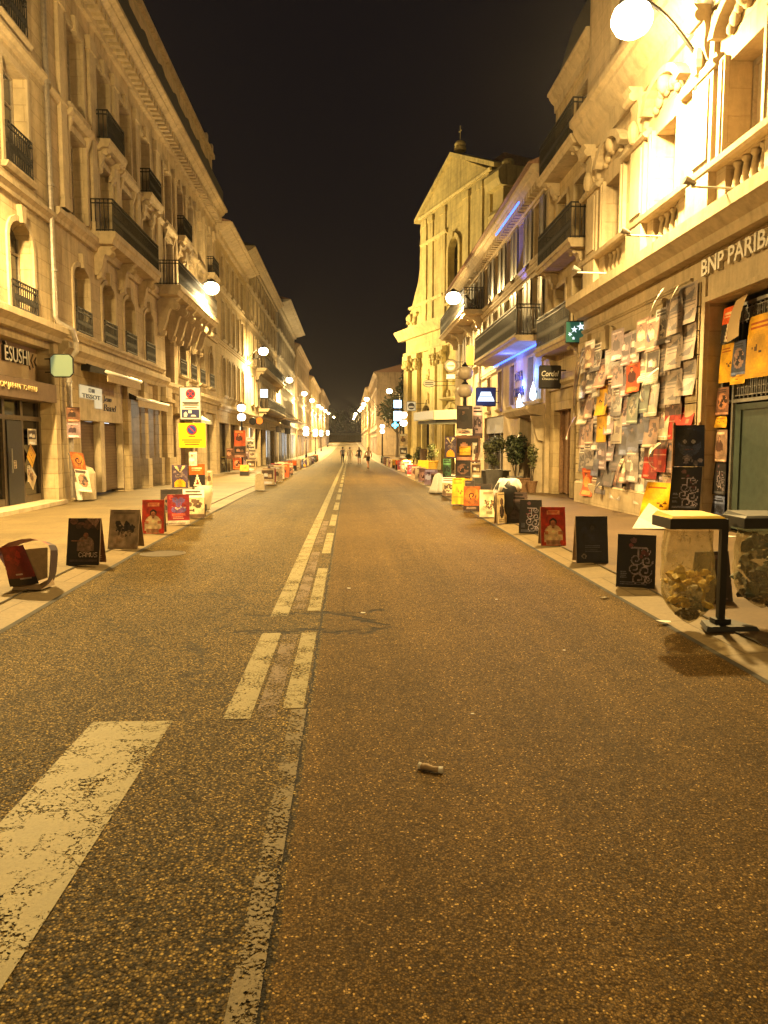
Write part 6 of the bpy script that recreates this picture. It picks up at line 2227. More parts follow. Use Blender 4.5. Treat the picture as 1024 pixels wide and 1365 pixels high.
m.prism([Vector((-7.60, 21.5, PZ)), Vector((-7.48, 21.5, PZ)), Vector((-7.48, 21.58, PZ)), Vector((-7.60, 21.58, PZ))], [Vector((-7.66, 21.5, 0.55)), Vector((-7.55, 21.5, 0.55)), Vector((-7.55, 21.58, 0.55)), Vector((-7.66, 21.58, 0.55))])
tag(m.build('card_offcut', M['card_w'], at=(-7.54, 21.54, PZ)), 'narrow pale card strip propped at the foot of the rain pipe', 'card')


def pole_posters(x, y, group, items):
    for lb, kd, dx, z, w_, h, sd, dy in items:
        poster('poster', lb, art(kd, 14, 20, sd), (x + dx, y + dy, gz(y) + z), (w_, 0.02, 0), (0, -0.02, -h), group, lambda s, t: Vector((0, 0.03 * math.sin(3 * s + t), 0)), 'paper')


pole_posters(3.95, 26, 'posters tied to the globe lamp post', [
    ('dark portrait poster highest on the globe lamp post', 'dark', -0.30, 3.0, 0.54, 0.78, 1, -0.2), ('pale blank strip under the dark portrait poster', 'white', -0.32, 2.2, 0.56, 0.2, 4, -0.21),
    ('tall mauve lettered banner beside the dark portrait', 'mauve', 0.26, 3.0, 0.34, 1.1, 2, -0.12), ('brown group photo poster in the middle of the post', 'brown', -0.34, 1.98, 0.86, 0.9, 3, -0.18),
    ('purple and yellow sun poster at the left of the post', 'purple_sun', -0.70, 1.95, 0.38, 0.72, 0, -0.25), ('yellow card over the brown group photo', 'yellow', -0.2, 1.62, 0.38, 0.3, 3, -0.24),
    ('black and white poster with a yellow foot, low on the post', 'dark', -0.34, 1.15, 0.52, 0.6, 4, -0.28), ('yellow strip at the foot of the low poster', 'yellow', -0.36, 0.54, 0.58, 0.16, 1, -0.285),
    ('pale photo poster at the right of the post', 'white', 0.24, 1.75, 0.36, 0.6, 1, -0.2), ('cream leaflet low at the right of the post', 'cream', 0.22, 1.05, 0.34, 0.5, 3, -0.2), ('green sheet low at the left of the post', 'green', -0.76, 1.2, 0.28, 0.7, 2, -0.22)])
pole_posters(-7.0, 50, 'posters heaped on the left globe lamp post', [
    ('tall orange brown poster highest on the left globe post', 'orange', -0.45, 2.75, 0.72, 1.0, 1, -0.3), ('brown poster below the orange one on the left globe post', 'brown', -0.5, 1.75, 0.8, 0.75, 3, -0.32),
    ('dark brown poster hung out to the left of the globe post', 'brown', -0.98, 1.6, 0.5, 0.7, 0, -0.25), ('pale poster hung high at the right of the globe post', 'white', 0.32, 2.3, 0.5, 0.7, 2, -0.2),
    ('white scribbled poster at the right of the globe post', 'white_text', 0.42, 1.55, 0.6, 0.8, 3, -0.25), ('orange poster low on the left globe post', 'orange', -0.55, 0.98, 0.55, 0.75, 4, -0.35),
    ('cream poster slipping down at the right of the globe post', 'cream', 0.3, 0.85, 0.62, 0.7, 3, -0.32), ('mauve poster between the brown and white ones', 'mauve', 0.1, 1.4, 0.4, 0.9, 1, -0.28)])
pole_posters(4.1, 57.5, 'posters up the globe post by the church', [('pale poster high on the post by the church corner', 'cream', -0.3, 2.7, 0.6, 0.9, 1, -0.2), ('cream poster in the middle of the post by the church', 'white', -0.32, 1.75, 0.62, 0.9, 3, -0.21), ('orange tinted poster low on the post by the church', 'pink', -0.3, 0.9, 0.6, 0.8, 4, -0.22)])

# ================================================================ signs
FY = Frame((0, 0, 0), (1, 0, 0), (0, -1, 0))      # faces the viewer: u = x, n = -y


def hung_sign(name, label, x, y, z, w, h, mat, wall_x, cat='sign', rz=0, trim='iron', build=None, outline=None, brackets=True, group=None):
    """a panel that juts out from a facade, its face across the street"""
    e = thing(name, label, cat, (wall_x, y, z), 0, group, world=True)
    P = Frame((x, y, z), (1, 0, 0), (0, -1, 0))
    m = MB(P)
    ol = outline or [(-w / 2, -h / 2), (w / 2, -h / 2), (w / 2, h / 2), (-w / 2, h / 2)]
    m.plate(ol, -0.03, 0.03)
    m.build('panel', M[mat], e)
    m = MB(P)
    for (a, b), (c, d) in zip(ol, ol[1:] + ol[:1]):
        m.tube([(a, 0, b), (c, 0, d)], 0.032, 4)
    m.build('rim', M[trim], e)
    if brackets:
        m = MB()
        s = 1 if wall_x > x else -1
        for zz in (z + h * 0.32, z - h * 0.32):
            m.tube([(x + s * (w / 2 - 0.02), y, zz), (wall_x, y, zz)], 0.018, 6)
        m.build('bracket', M['iron'], e)
    if build: build(P, e)
    return e


def octagon(r, c=0.3):
    k = r * (1 - c)
    return [(-k, -r), (k, -r), (r, -k), (r, k), (k, r), (-k, r), (-r, k), (-r, -k)]


def disc(r, n=20, sx=1.0, sy=1.0):
    return [(r * sx * math.cos(2 * math.pi * k / n), r * sy * math.sin(2 * math.pi * k / n)) for k in range(n)]


hung_sign('shop_sign', 'pale green octagonal sign jutting out beside the rain pipe', -7.56, 20.6, 3.66, 0.54, 0.54, 'pale_lit', -8, outline=octagon(0.28))


def star_logo(P, e):
    def star(cx, cy, r, rot, k):
        pts = []
        for i in range(10):
            a = rot + math.pi * i / 5
            q = r if i % 2 == 0 else r * 0.36
            pts.append((cx + q * math.cos(a), cy + q * math.sin(a)))
        m = MB(P)
        m.plate(pts, 0.031, 0.04 + 0.001 * k)
        m.build('star_emblem', M['bed_white'], e)
    for k, (cx, cy, r, a) in enumerate(((0.13, 0.15, 0.12, 0.5), (-0.05, 0.07, 0.10, 0.3), (-0.17, -0.06, 0.065, 0.9), (-0.07, -0.17, 0.05, 0.2))):
        star(cx, cy, r, a, k)


hung_sign('bank_sign', 'square green lit bank sign with four white stars', 6.34, 21.3, 4.72, 0.56, 0.56, 'green_sign', 6.55, build=star_logo)


def shoe_name(P, e):
    letters('Cordel', P, e, -0.27, 0.02, 0.031, 0.17, 0.54, mat='card_w', depth=0.01, shear=0.22, bold=0.01)
    letters('Chaussures', P, e, -0.25, -0.09, 0.031, 0.065, 0.5, mat='pale_txt', depth=0.008, shear=0.1)


hung_sign('shop_sign', 'square black hanging shop sign with white slanted name below the stone balcony', 6.24, 23.6, 3.68, 0.66, 0.66, 'black_sign', 6.75, build=shoe_name)


def bed(P, e):
    m = MB(P)
    m.plate([(-0.28, 0.04), (0.27, 0.04), (0.2, 0.22), (-0.22, 0.22)], 0.031, 0.042)
    m.plate([(-0.38, -0.2), (0.38, -0.2), (0.30, 0.01), (-0.30, 0.01)], 0.031, 0.041)
    m.build('bed_pictogram', M['bed_white'], e)


hung_sign('hotel_sign', 'navy sign with a white lit bed picture hanging from the hotel', 6.02, 33.5, 3.68, 0.86, 0.78, 'navy_sign', 6.6, build=bed)


def ring(P, e):
    m = MB(P)
    m.plate(disc(0.24), 0.031, 0.038)
    m.build('emblem', M['tile_cream'], e)
    m = MB(P)
    m.box(-0.2, 0.2, 0.039, 0.045, -0.04, 0.04)
    m.build('band', M['bronze'], e)


hung_sign('shop_sign', 'round brown sign with a cream middle beyond the hotel balcony', 5.8, 43.6, 6.05, 0.7, 0.7, 'bronze', 6.6, outline=disc(0.36), build=ring)
hung_sign('shop_sign', 'small cream plate hanging under the round brown sign', 5.8, 43.6, 5.45, 0.5, 0.26, 'tile_cream', 6.6)


def lines3(P, e):
    m = MB(P)
    for z in (0.06, -0.06):
        m.box(-0.28, 0.28, 0.031, 0.036, z - 0.03, z + 0.03)
    m.build('lettering', M['dark_txt'], e)


hung_sign('shop_sign', 'white oval sign on an arm before the church front', 5.4, 51.5, 5.68, 0.8, 0.44, 'card_w', 8.2, outline=disc(0.41, 20, 1, 0.55), build=lines3)


def ovalmark(P, e):
    m = MB(P)
    m.plate(disc(0.26), 0.031, 0.036)
    m.build('emblem', M['dark_txt'], e)
    m = MB(P)
    m.box(-0.2, 0.2, 0.037, 0.042, -0.12, 0.0)
    m.build('band', M['card_w'], e)


hung_sign('shop_sign', 'square cream sign with a dark round mark at the far church corner', 4.75, 58.4, 4.5, 0.66, 0.66, 'cream_lit', 6.1, build=ovalmark)
hung_sign('shop_sign', 'tall yellow banner sign on the hotel wall above the globes', 6.32, 39.8, 6.2, 0.36, 0.95, 'yellow', 6.6)
hung_sign('shop_sign', 'round dark sign on the buff townhouse beside an orange one', -7.35, 58.6, 3.35, 0.5, 0.5, 'black_sign', -8, outline=disc(0.26))
hung_sign('shop_sign', 'round orange lit sign on the buff townhouse', -7.35, 62.8, 3.5, 0.55, 0.55, 'orange_sign', -8, outline=disc(0.28))
hung_sign('shop_sign', 'bright cyan lightbox above the shops of the buff townhouse', -7.4, 67, 6.0, 0.62, 0.7, 'sign_cyan', -8)
hung_sign('shop_sign', 'small brown hanging sign further along the buff townhouse', -7.2, 78, 3.1, 0.5, 0.5, 'bronze', -8)
hung_sign('shop_sign', 'dark square sign on the pale grey townhouse', -7.1, 88, 3.1, 0.6, 0.6, 'black_sign', -8)
# lit signs at the side street corner
hung_sign('light_box_sign', 'upper blue white lightbox at the side street corner', 4.05, 64, 4.95, 0.62, 0.62, 'sign_blue', 4.9)
hung_sign('light_box_sign', 'lower blue white lightbox at the side street corner', 4.05, 64, 3.95, 0.62, 0.8, 'sign_blue', 4.9)
hung_sign('light_box_sign', 'teal cross shaped light below the lightboxes', 3.85, 64, 3.2, 0.5, 0.5, 'sign_teal', 4.9,
          outline=[(-0.09, -0.26), (0.09, -0.26), (0.09, -0.09), (0.26, -0.09), (0.26, 0.09), (0.09, 0.09), (0.09, 0.26), (-0.09, 0.26), (-0.09, 0.09), (-0.26, 0.09), (-0.26, -0.09), (-0.09, -0.09)])
light('sign_light', 'POINT', (3.9, 63.5, 4.2), 60, (0.4, 0.6, 1.0), None, 0.2)
light('sign_light', 'POINT', (4.35, 63.4, 3.4), 60, (0.85, 0.92, 1.0), None, 0.1)
# flat signs on the left facades
PL = Frame((XL, 0, 0), (0, 1, 0), (1, 0, 0))
e = thing('shop_sign', 'square cream watch shop sign above the roller shutters', 'sign', PL(24, 0.03, 3.0), world=True)
m = MB(PL)
m.plate([(23.0, 2.98), (24.3, 2.98), (24.3, 2.72), (25.0, 2.72), (25.0, 3.36), (23.0, 3.36)], 0.031, 0.06)
m.build('panel', M['cream_lit'], e)
letters('TISSOT', PL, e, 23.15, 2.99, 0.061, 0.13, 1.65, mat='dark_txt', depth=0.012, bold=0.012)
m = MB(PL)
for u in (23.75, 24.05):
    m.box(u, u + 0.22, 0.061, 0.07, 3.18, 3.205)
    m.box(u, u + 0.22, 0.061, 0.07, 3.275, 3.30)
    m.box(u, u + 0.04, 0.061, 0.07, 3.206, 3.274)
    m.box(u + 0.18, u + 0.22, 0.061, 0.07, 3.206, 3.274)
m.box(24.12, 24.2, 0.061, 0.071, 3.21, 3.27)
m.build('square_emblem', M['dark_txt'], e)
e = thing('shop_sign', 'dark script lettering beside the cream watch shop sign', 'sign', PL(25.6, 0.03, 2.9), world=True)
letters('Jean', PL, e, 25.15, 2.94, 0.032, 0.22, 0.85, mat='dark_txt', depth=0.02, shear=0.2)
letters('Baud', PL, e, 25.2, 2.68, 0.032, 0.22, 1.3, mat='dark_txt', depth=0.02, shear=0.2)
# awnings rolled up over the shops
for lb, u0, u1, z, out in (('long cream awning rolled up above the watch shop', 23.4, 27.0, 3.9, 0.75), ('short cream awning rolled up over the lit jewellery window', 27.6, 32.0, 3.35, 0.5)):
    e = thing('awning', lb, 'awning', PL(u0, 0, z), world=True)
    m = MB(PL)
    m.along([(0.05, z), (out - 0.1, z - 0.24), (out, z - 0.26), (out, z - 0.16), (0.05, z + 0.08)], u0, u1)
    m.along([(out - 0.02, z - 0.26), (out + 0.01, z - 0.26), (out + 0.01, z - 0.42), (out - 0.02, z - 0.42)], u0, u1)
    m.build('canvas', M['awning'], e)
    m = MB(PL)
    m.tube([(u0 - 0.1, out, z - 0.14), (u1 + 0.1, out, z - 0.14)], 0.055, 8)
    m.build('front_bar', M['white_metal'], e, smooth=True)
    for u in (u0 - 0.08, u1):
        m = MB(PL)
        m.along([(0.0, z - 0.1), (out, z - 0.22), (out, z - 0.08), (0.0, z + 0.16)], u, u + 0.06)
        m.build('end_bracket', M['iron'], e)
e = thing('awning', 'small grey white awning half open past the arched bay', 'awning', PL(37, 0, 2.9), world=True)
m = MB(PL)
m.along([(0.02, 3.35), (1.0, 2.75), (1.0, 2.6), (0.97, 2.6), (0.97, 2.72), (0.02, 3.27)], 36.5, 39.2)
m.build('canvas', M['card_w'], e)
m = MB(PL)
m.tube([(36.6, 0.05, 2.75), (36.6, 0.97, 2.7)], 0.02, 6)
m.tube([(39.1, 0.05, 2.75), (39.1, 0.97, 2.7)], 0.02, 6)
m.build('support_arm', M['iron'], e)
# long flat canopy on the pale grey townhouse
e = thing('canopy', 'flat dark canopy jutting from the pale grey townhouse', 'canopy', PL(90, 0, 4.4), world=True)
m = MB(PL)
m.along([(0.02, 4.5), (2.2, 4.15), (2.2, 4.3), (0.02, 4.75)], 87, 104)
m.build('roof_panel', M['bronze'], e)
m = MB(PL)
for u in (88, 95, 103):
    m.tube([(u, 0.05, 5.6), (u, 2.0, 4.34)], 0.03, 6)
m.build('tie_rod', M['iron'], e)
# theatre canopy by the church
e = thing('canopy', 'cream box canopy with a dark underside between hotel and church', 'canopy', (6.5, 46, 3.0), world=True)
fp = [(6.55, 43.9), (5.05, 45.2), (4.15, 48.4), (6.55, 48.4)]
m = MB()
m.prism([Vector((a, b, 3.05)) for a, b in fp], [Vector((a, b, 3.62)) for a, b in fp])
m.build('box', M['tile_cream'], e)
m = MB()
fq = [(6.55, 43.95), (5.15, 45.3), (4.35, 48.3), (6.55, 48.3)]
m.prism([Vector((a, b, 2.86)) for a, b in fq], [Vector((a, b, 3.048)) for a, b in fq])
m.build('underside', M['black'], e)
m = MB()
m.prism([Vector((4.97, 45.12, 3.1)), Vector((4.99, 45.17, 3.1)), Vector((4.12, 48.3, 3.1)), Vector((4.09, 48.3, 3.1))], [Vector((4.97, 45.12, 3.58)), Vector((4.99, 45.17, 3.58)), Vector((4.12, 48.3, 3.58)), Vector((4.09, 48.3, 3.58))])
m.build('name_panel', M['cream_lit'], e)
# no-stopping signs on a post at the left kerb
sx, sy = -3.86, 18.9
e = thing('traffic_sign', 'post with a white tow away sign over a yellow no parking sign, left kerb', 'traffic sign', (sx, sy, gz(sy) + PZ), world=True)
P = Frame((sx, sy, gz(sy)), (1, 0, 0), (0, -1, 0))
m = MB(P)
m.tube([(0, 0, 0.08), (0, 0, 3.1)], 0.03, 8)
m.build('post', M['zinc'], e)
m = MB(P)
m.box(-0.27, 0.25, 0.04, 0.07, 2.24, 3.04)
a = m.build('white_plate', M['card_w'], e)
m = MB(P)
for q in ((-0.27, -0.255, 2.24, 3.04), (0.235, 0.25, 2.24, 3.04), (-0.254, 0.234, 2.24, 2.255), (-0.254, 0.234, 3.025, 3.04)):
    m.box(q[0], q[1], 0.0705, 0.078, q[2], q[3])
for k, (z, w_) in enumerate(((2.74, 0.12), (2.64, 0.2), (2.615, 0.17), (2.585, 0.2), (2.53, 0.15))):
    m.box(-w_ + (0.0 if k != 1 else 0.0), w_, 0.0705, 0.074, z, z + (0.028 if k in (1,) else 0.016))
m.build('text_lines', M['dark_txt'], a)
m = MB(P)
m.plate([(x, z + 2.87) for x, z in disc(0.115, 24)], 0.0705, 0.075)
m.build('red_disc', simple('sign_red', (0.50, 0.03, 0.03), 0.4, vary=0.05), a)
m = MB(P)
m.plate([(x, z + 2.87) for x, z in disc(0.088, 24)], 0.0755, 0.078)
m.build('blue_disc', simple('sign_blue', (0.03, 0.035, 0.12), 0.4, vary=0.05), a)
m = MB(P)
for s in (1, -1):
    m.plate([(-0.075, 2.87 - s * 0.06), (-0.06, 2.87 - s * 0.075), (0.075, 2.87 + s * 0.06), (0.06, 2.87 + s * 0.075)][::s], 0.0785, 0.081 + 0.001 * s)
m.build('cross', bpy.data.materials['sign_red'], a)
m = MB(P)
m.box(-0.22, 0.2, 0.0705, 0.074, 2.29, 2.49)
pp = m.build('photo_panel', bpy.data.materials['sign_blue'], a)
m = MB(P)
m.plate([(-0.17, 2.31), (-0.10, 2.31), (-0.08, 2.38), (-0.12, 2.44), (-0.17, 2.40)], 0.0745, 0.077)
m.plate([(-0.06, 2.40), (0.02, 2.40), (0.02, 2.47), (-0.06, 2.47)], 0.0745, 0.077)
m.plate([(-0.01, 2.32), (0.13, 2.32), (0.10, 2.36), (0.02, 2.36)], 0.0745, 0.077)
m.build('tow_pictogram', M['card_w'], pp)
m = MB(P)
m.plate([(x, z) for x, z in [(-0.30, 1.58), (-0.28, 1.56), (0.33, 1.56), (0.35, 1.58), (0.35, 2.14), (0.33, 2.16), (-0.28, 2.16), (-0.30, 2.14)]], 0.08, 0.11)
y_ = m.build('yellow_plate', simple('sign_yellow', (0.80, 0.55, 0.02), 0.4, vary=0.05), e)
m = MB(P)
m.plate([(x + 0.02, z + 2.0) for x, z in disc(0.125, 24)], 0.1105, 0.115)
m.build('red_disc', bpy.data.materials['sign_red'], y_)
m = MB(P)
m.plate([(x + 0.02, z + 2.0) for x, z in disc(0.10, 24)], 0.1155, 0.118)
m.build('blue_disc', simple('parking_blue', (0.03, 0.06, 0.30), 0.4, vary=0.05), y_)
m = MB(P)
m.plate([(-0.065, 2.07), (-0.05, 2.085), (0.105, 1.93), (0.09, 1.915)], 0.1185, 0.121)
m.build('slash', bpy.data.materials['sign_red'], y_)
m = MB(P)
for z, w_ in ((1.83, 0.08), (1.74, 0.25), (1.69, 0.2), (1.635, 0.17)):
    m.box(0.02 - w_, 0.02 + w_, 0.1105, 0.113, z, z + 0.018)
m.build('text_lines', M['dark_txt'], y_)
for lb, kd, dx, z, w_, h, sd in (('small white portrait poster under the yellow no parking sign', 'white', -0.06, 1.46, 0.2, 0.34, 0), ('purple and yellow sun poster at the left of the sign post', 'purple_sun', -0.48, 1.14, 0.38, 0.56, 0),
                              ('orange and black poster at the right of the sign post', 'orange_a', -0.06, 1.16, 0.38, 0.56, 0), ('narrow cream poster edge at the far right of the sign post', 'cream', 0.36, 1.02, 0.14, 0.42, 1)):
    poster('poster', lb, art(kd, 20, 28, sd), (sx + dx, sy - 0.14, gz(sy) + z), (w_, 0.01, 0), (0, -0.01, -h), 'posters tied to the sign post', lambda s, t: Vector((0, 0.02 * math.sin(3 * s), 0)), 'paper')
# cream sack by the kerb beyond the sign post
g = on_ground(270, 681, PZ)
e = thing('rubbish_bag', 'pale cream sack with a dark poster corner beside the sign post', 'bag', (g.x, g.y + 0.15, g.z), world=True)
m = MB()
m.lathe((g.x, g.y + 0.2, g.z), [(0.13, 0), (0.15, 0.06), (0.19, 0.25), (0.22, 0.42), (0.2, 0.55), (0.12, 0.60), (0.03, 0.61)], 14, 1.0, 0.8)
m.build('sack', M['tile_cream'], e, smooth=True)
m = MB()
m.box(g.x - 0.14, g.x + 0.10, g.y - 0.03, g.y + 0.02, g.z, g.z + 0.16)
m.build('base', M['black'], e)

# ================================================================ plants
def leaf_mass(m, c, rad, n, size, rs, lobes=7):
    cs = [(Vector((rs.uniform(-0.6, 0.6) * rad[0], rs.uniform(-0.6, 0.6) * rad[1], rs.uniform(-0.7, 0.75) * rad[2])), rs.uniform(0.3, 0.62)) for _ in range(lobes)]
    for i in range(n):
        o, f = cs[i % lobes]
        d = Vector((rs.gauss(0, 1), rs.gauss(0, 1), rs.gauss(0, 1))).normalized() * (rs.random() ** 0.45) * f
        p = Vector(c) + o + Vector((d.x * rad[0], d.y * rad[1], d.z * rad[2]))
        a = Vector((rs.gauss(0, 1), rs.gauss(0, 1), rs.gauss(0, 0.7))).normalized()
        b = a.cross(Vector((rs.gauss(0, 1), rs.gauss(0, 1), rs.gauss(0, 1)))).normalized()
        s = size * rs.uniform(0.6, 1.3)
        m.face([p - a * s, p + b * s * 0.42, p + a * s, p - b * s * 0.42])


def shrub(label, x, y, h0, h, r, pot, leaf, n=700, size=0.07, seed=0, cat='potted shrub', pot_shape='round', pr_=0.2):
    rs = random.Random(seed)
    z = gz(y) + PZ
    e = thing('potted_shrub', label, cat, (x, y, z), world=True)
    m = MB()
    if pot_shape == 'round':
        m.lathe((x, y, z), [(pr_ * 0.7, 0), (pr_ * 0.85, h0 * 0.5), (pr_, h0 * 0.88), (pr_ * 1.08, h0 * 0.9), (pr_ * 1.08, h0), (pr_ * 0.9, h0), (pr_ * 0.88, h0 - 0.05)], 16)
    else:
        a, b = pr_ * 0.8, pr_
        m.prism([Vector((x + s * a, y + t * a, z)) for s, t in ((-1, -1), (1, -1), (1, 1), (-1, 1))], [Vector((x + s * b, y + t * b, z + h0)) for s, t in ((-1, -1), (1, -1), (1, 1), (-1, 1))])
    m.build('pot', M[pot], e)
    m = MB()
    for k in range(5):
        m.tube([(x + rs.uniform(-0.03, 0.03), y + rs.uniform(-0.03, 0.03), z + h0 - 0.02), (x + rs.uniform(-0.4, 0.4) * r, y + rs.uniform(-0.4, 0.4) * r, z + h0 + (h - h0) * 0.4), (x + rs.uniform(-0.8, 0.8) * r, y + rs.uniform(-0.8, 0.8) * r, z + h0 + (h - h0) * 0.8)], [0.02, 0.012, 0.006], 5)
    m.build('stem', M['bark'], e)
    m = MB()
    leaf_mass(m, (x, y, z + (h0 + h) / 2 + 0.1), (r, r, (h - h0) / 2), n, size, rs)
    m.build('foliage', M[leaf], e)
    return e


shrub('olive green feathery shrub in a tall grey planter by the hotel', 5.45, 28.4, 0.72, 1.75, 0.5, 'planter', 'leaf2', 1500, 0.07, 1, pot_shape='square', pr_=0.28)
shrub('dark green broad leaved shrub beside the hotel door', 6.0, 27.2, 0.5, 1.85, 0.52, 'planter', 'leaf', 1300, 0.085, 2, pot_shape='square', pr_=0.26)
shrub('thin yellowing plant right of the hotel door', 6.25, 25.7, 0.4, 1.5, 0.22, 'wood', 'leaf2', 380, 0.06, 3, pr_=0.18)
shrub('terracotta pot with a low plant at the far end of the church front', 4.05, 52.5, 0.75, 1.05, 0.28, 'terracotta', 'leaf', 260, 0.08, 4, pr_=0.42)
shrub('ochre pot with a round green bush before the church', 5.1, 47.0, 0.78, 1.75, 0.42, 'yellow_pot', 'leaf2', 700, 0.08, 5, pr_=0.42)
shrub('yellow leaved shrub between the two church pots', 4.5, 49.8, 0.5, 1.5, 0.4, 'yellow_pot', 'leaf2', 600, 0.08, 6, pr_=0.36)
m = MB()
for k, (a, b) in enumerate(((0, 0.24), (0.245, 0.48))):
    m.box(5.35, 6.5, 25.9, 26.45, PZ - 0.12 + a, PZ - 0.12 + b)
m.box(5.32, 6.53, 25.87, 25.9, PZ + 0.36, PZ + 0.40)
tag(m.build('planter_box', M['wood'], at=(5.9, 26.1, PZ - 0.12)), 'long low timber planter box before the hotel door', 'planter')
m = MB()
m.box(4.85, 6.2, 29.2, 29.7, PZ - 0.14, PZ + 0.5)
m.box(4.8, 6.25, 29.15, 29.75, PZ + 0.5, PZ + 0.55)
tag(m.build('planter_box', M['planter'], at=(5.5, 29.4, PZ - 0.1)), 'grey planter box below the grey shop front', 'planter')
m = MB()
m.box(4.6, 4.95, 48.8, 48.86, PZ - 0.3, 1.25)
m.box(4.55, 5.0, 48.86, 48.92, PZ - 0.3, 1.3)
tag(m.build('menu_stand', M['timber_d'], at=(4.77, 48.85, PZ - 0.3)), 'tall dark menu stand between the ochre pot and the yellow shrub', 'menu stand')
m = MB()
m.box(4.2, 4.85, 46.4, 46.46, PZ - 0.3, 0.62)
m.prism([Vector((4.2, 46.46, -0.2)), Vector((4.85, 46.46, -0.2)), Vector((4.85, 46.8, -0.2)), Vector((4.2, 46.8, -0.2))], [Vector((4.2, 46.46, 0.6)), Vector((4.85, 46.46, 0.6)), Vector((4.85, 46.5, 0.6)), Vector((4.2, 46.5, 0.6))])
tag(m.build('menu_board', M['yellow'], at=(4.5, 46.5, -0.2)), 'plain yellow menu board before the church pots', 'menu board')
# white sheet draped over something dark at the kerb
g = on_ground(594, 657, PZ)
e = thing('draped_sheet', 'white sheet draped over a dark crate on the right kerb', 'sheet', (g.x, g.y, g.z), world=True)
m = MB()
m.lathe((g.x - 0.2, g.y + 0.3, g.z), [(0.42, 0.0), (0.36, 0.12), (0.27, 0.34), (0.23, 0.5), (0.16, 0.62), (0.03, 0.66)], 20, 0.8, 0.9)
for j, v in enumerate(m.v):
    a_ = (j % 20) / 20 * 2 * math.pi
    h_ = max(0.0, 0.66 - (v.z - g.z))
    v.x += 0.10 * h_ * math.sin(5 * a_) + 0.05 * h_ * math.sin(9 * a_ + 1)
    v.y += 0.10 * h_ * math.cos(5 * a_ + 1)
m.build('cloth', M['card_w'], e, smooth=True)
m = MB()
m.box(g.x + 0.08, g.x + 0.66, g.y + 0.12, g.y + 0.7, g.z, g.z + 0.52)
m.box(g.x + 0.05, g.x + 0.69, g.y + 0.09, g.y + 0.73, g.z + 0.521, g.z + 0.58)
m.build('crate', M['timber_d'], e)


def tree(label, x, y, h, r, n, seed, group=None):
    rs = random.Random(seed)
    z = gz(y)
    e = thing('street_tree', label, 'tree', (x, y, z), group=group, world=True)
    m = MB()
    m.tube([(x, y, z), (x + 0.1, y, z + h * 0.25), (x - 0.1, y + 0.1, z + h * 0.5), (x, y, z + h * 0.85)], [0.25, 0.2, 0.15, 0.05], 8)
    for k in range(6):
        a = rs.uniform(0, 6.28)
        zz = z + h * rs.uniform(0.3, 0.6)
        m.tube([(x, y, zz), (x + math.cos(a) * r * 0.5, y + math.sin(a) * r * 0.5, zz + h * 0.15), (x + math.cos(a) * r * 0.85, y + math.sin(a) * r * 0.85, zz + h * 0.22)], [0.1, 0.06, 0.02], 6)
    m.build('trunk', M['bark'], e)
    m = MB()
    leaf_mass(m, (x, y, z + h * 0.66), (r, r, h * 0.36), n, 0.28, rs, 16)
    m.build('crown', M['leaf'], e)


tree('large dark tree in the side street, nearest the church', 8.6, 84, 9.5, 3.2, 2600, 1, 'dark trees in the side street')
tree('dark tree further back in the side street, beside the far brown townhouse', 7.0, 112, 10.5, 3.4, 2600, 2, 'dark trees in the side street')
tree('dark tree between the other two in the side street', 11.5, 98, 11.5, 3.8, 2600, 3, 'dark trees in the side street')
for k, (x, y, h) in enumerate([(-6.5, 352, 15), (3.5, 356, 16), (-1.5, 360, 14)]):
    tree('dark far tree at the end of the street, %s' % ['on its left side', 'on its right side', 'in its middle'][k], x, y, h, 4.5, 1500, 10 + k, 'dark trees at the end of the street')

# ================================================================ people, far down the street
def person(label, x, y, rz, pts, edges, radii, colours, hair, hair_col, bag=None):
    e = thing('person', label, 'person', (x, y, gz(y)), R(rz), 'people walking on the road')
    me = bpy.data.meshes.new('body')
    me.from_pydata(pts, edges, [])
    o = bpy.data.objects.new('body', me)
    COL.objects.link(o)
    sk = o.modifiers.new('skin', 'SKIN')
    sk.use_smooth_shade = True
    for i, r in enumerate(radii):
        v = me.skin_vertices[0].data[i]
        v.radius = r
        v.use_root = (i == 0)
    sb = o.modifiers.new('smooth', 'SUBSURF')
    sb.levels = sb.render_levels = 2
    dg = bpy.context.evaluated_depsgraph_get()
    nm = bpy.data.meshes.new_from_object(o.evaluated_get(dg))
    bpy.data.objects.remove(o)
    nm.name = 'body'
    nm.materials.clear()
    nm.materials.append(M['paper'])
    cc = np.array([lin(colours(p.center)) for p in nm.polygons], np.float32)
    at = nm.color_attributes.new('print', 'FLOAT_COLOR', 'CORNER')
    i = 0
    buf = np.ones((len(nm.loops), 4), np.float32)
    for p, c in zip(nm.polygons, cc):
        buf[p.loop_start:p.loop_start + p.loop_total, :3] = c
    at.data.foreach_set('color', buf.ravel())
    b = bpy.data.objects.new('body', nm)
    COL.objects.link(b)
    b.parent = e
    m = MB()
    hd = pts[4]
    m.ball((hd[0], hd[1] + 0.015, hd[2] + 0.045), 0.095, 0.105, 0.11, 10, 7)
    if hair: m.ball((hd[0], hd[1] + 0.06, hd[2] - 0.08), 0.085, 0.06, 0.16, 8, 6)
    m.build('hair', simple('hair_' + hair_col[0], hair_col[1], 0.5, vary=0.2), e, smooth=True)
    if bag:
        m = MB()
        m.ball((bag[0], bag[1], bag[2]), 0.13, 0.07, 0.16, 8, 6)
        m.build('shoulder_bag', M['card'], e, smooth=True)
    return e


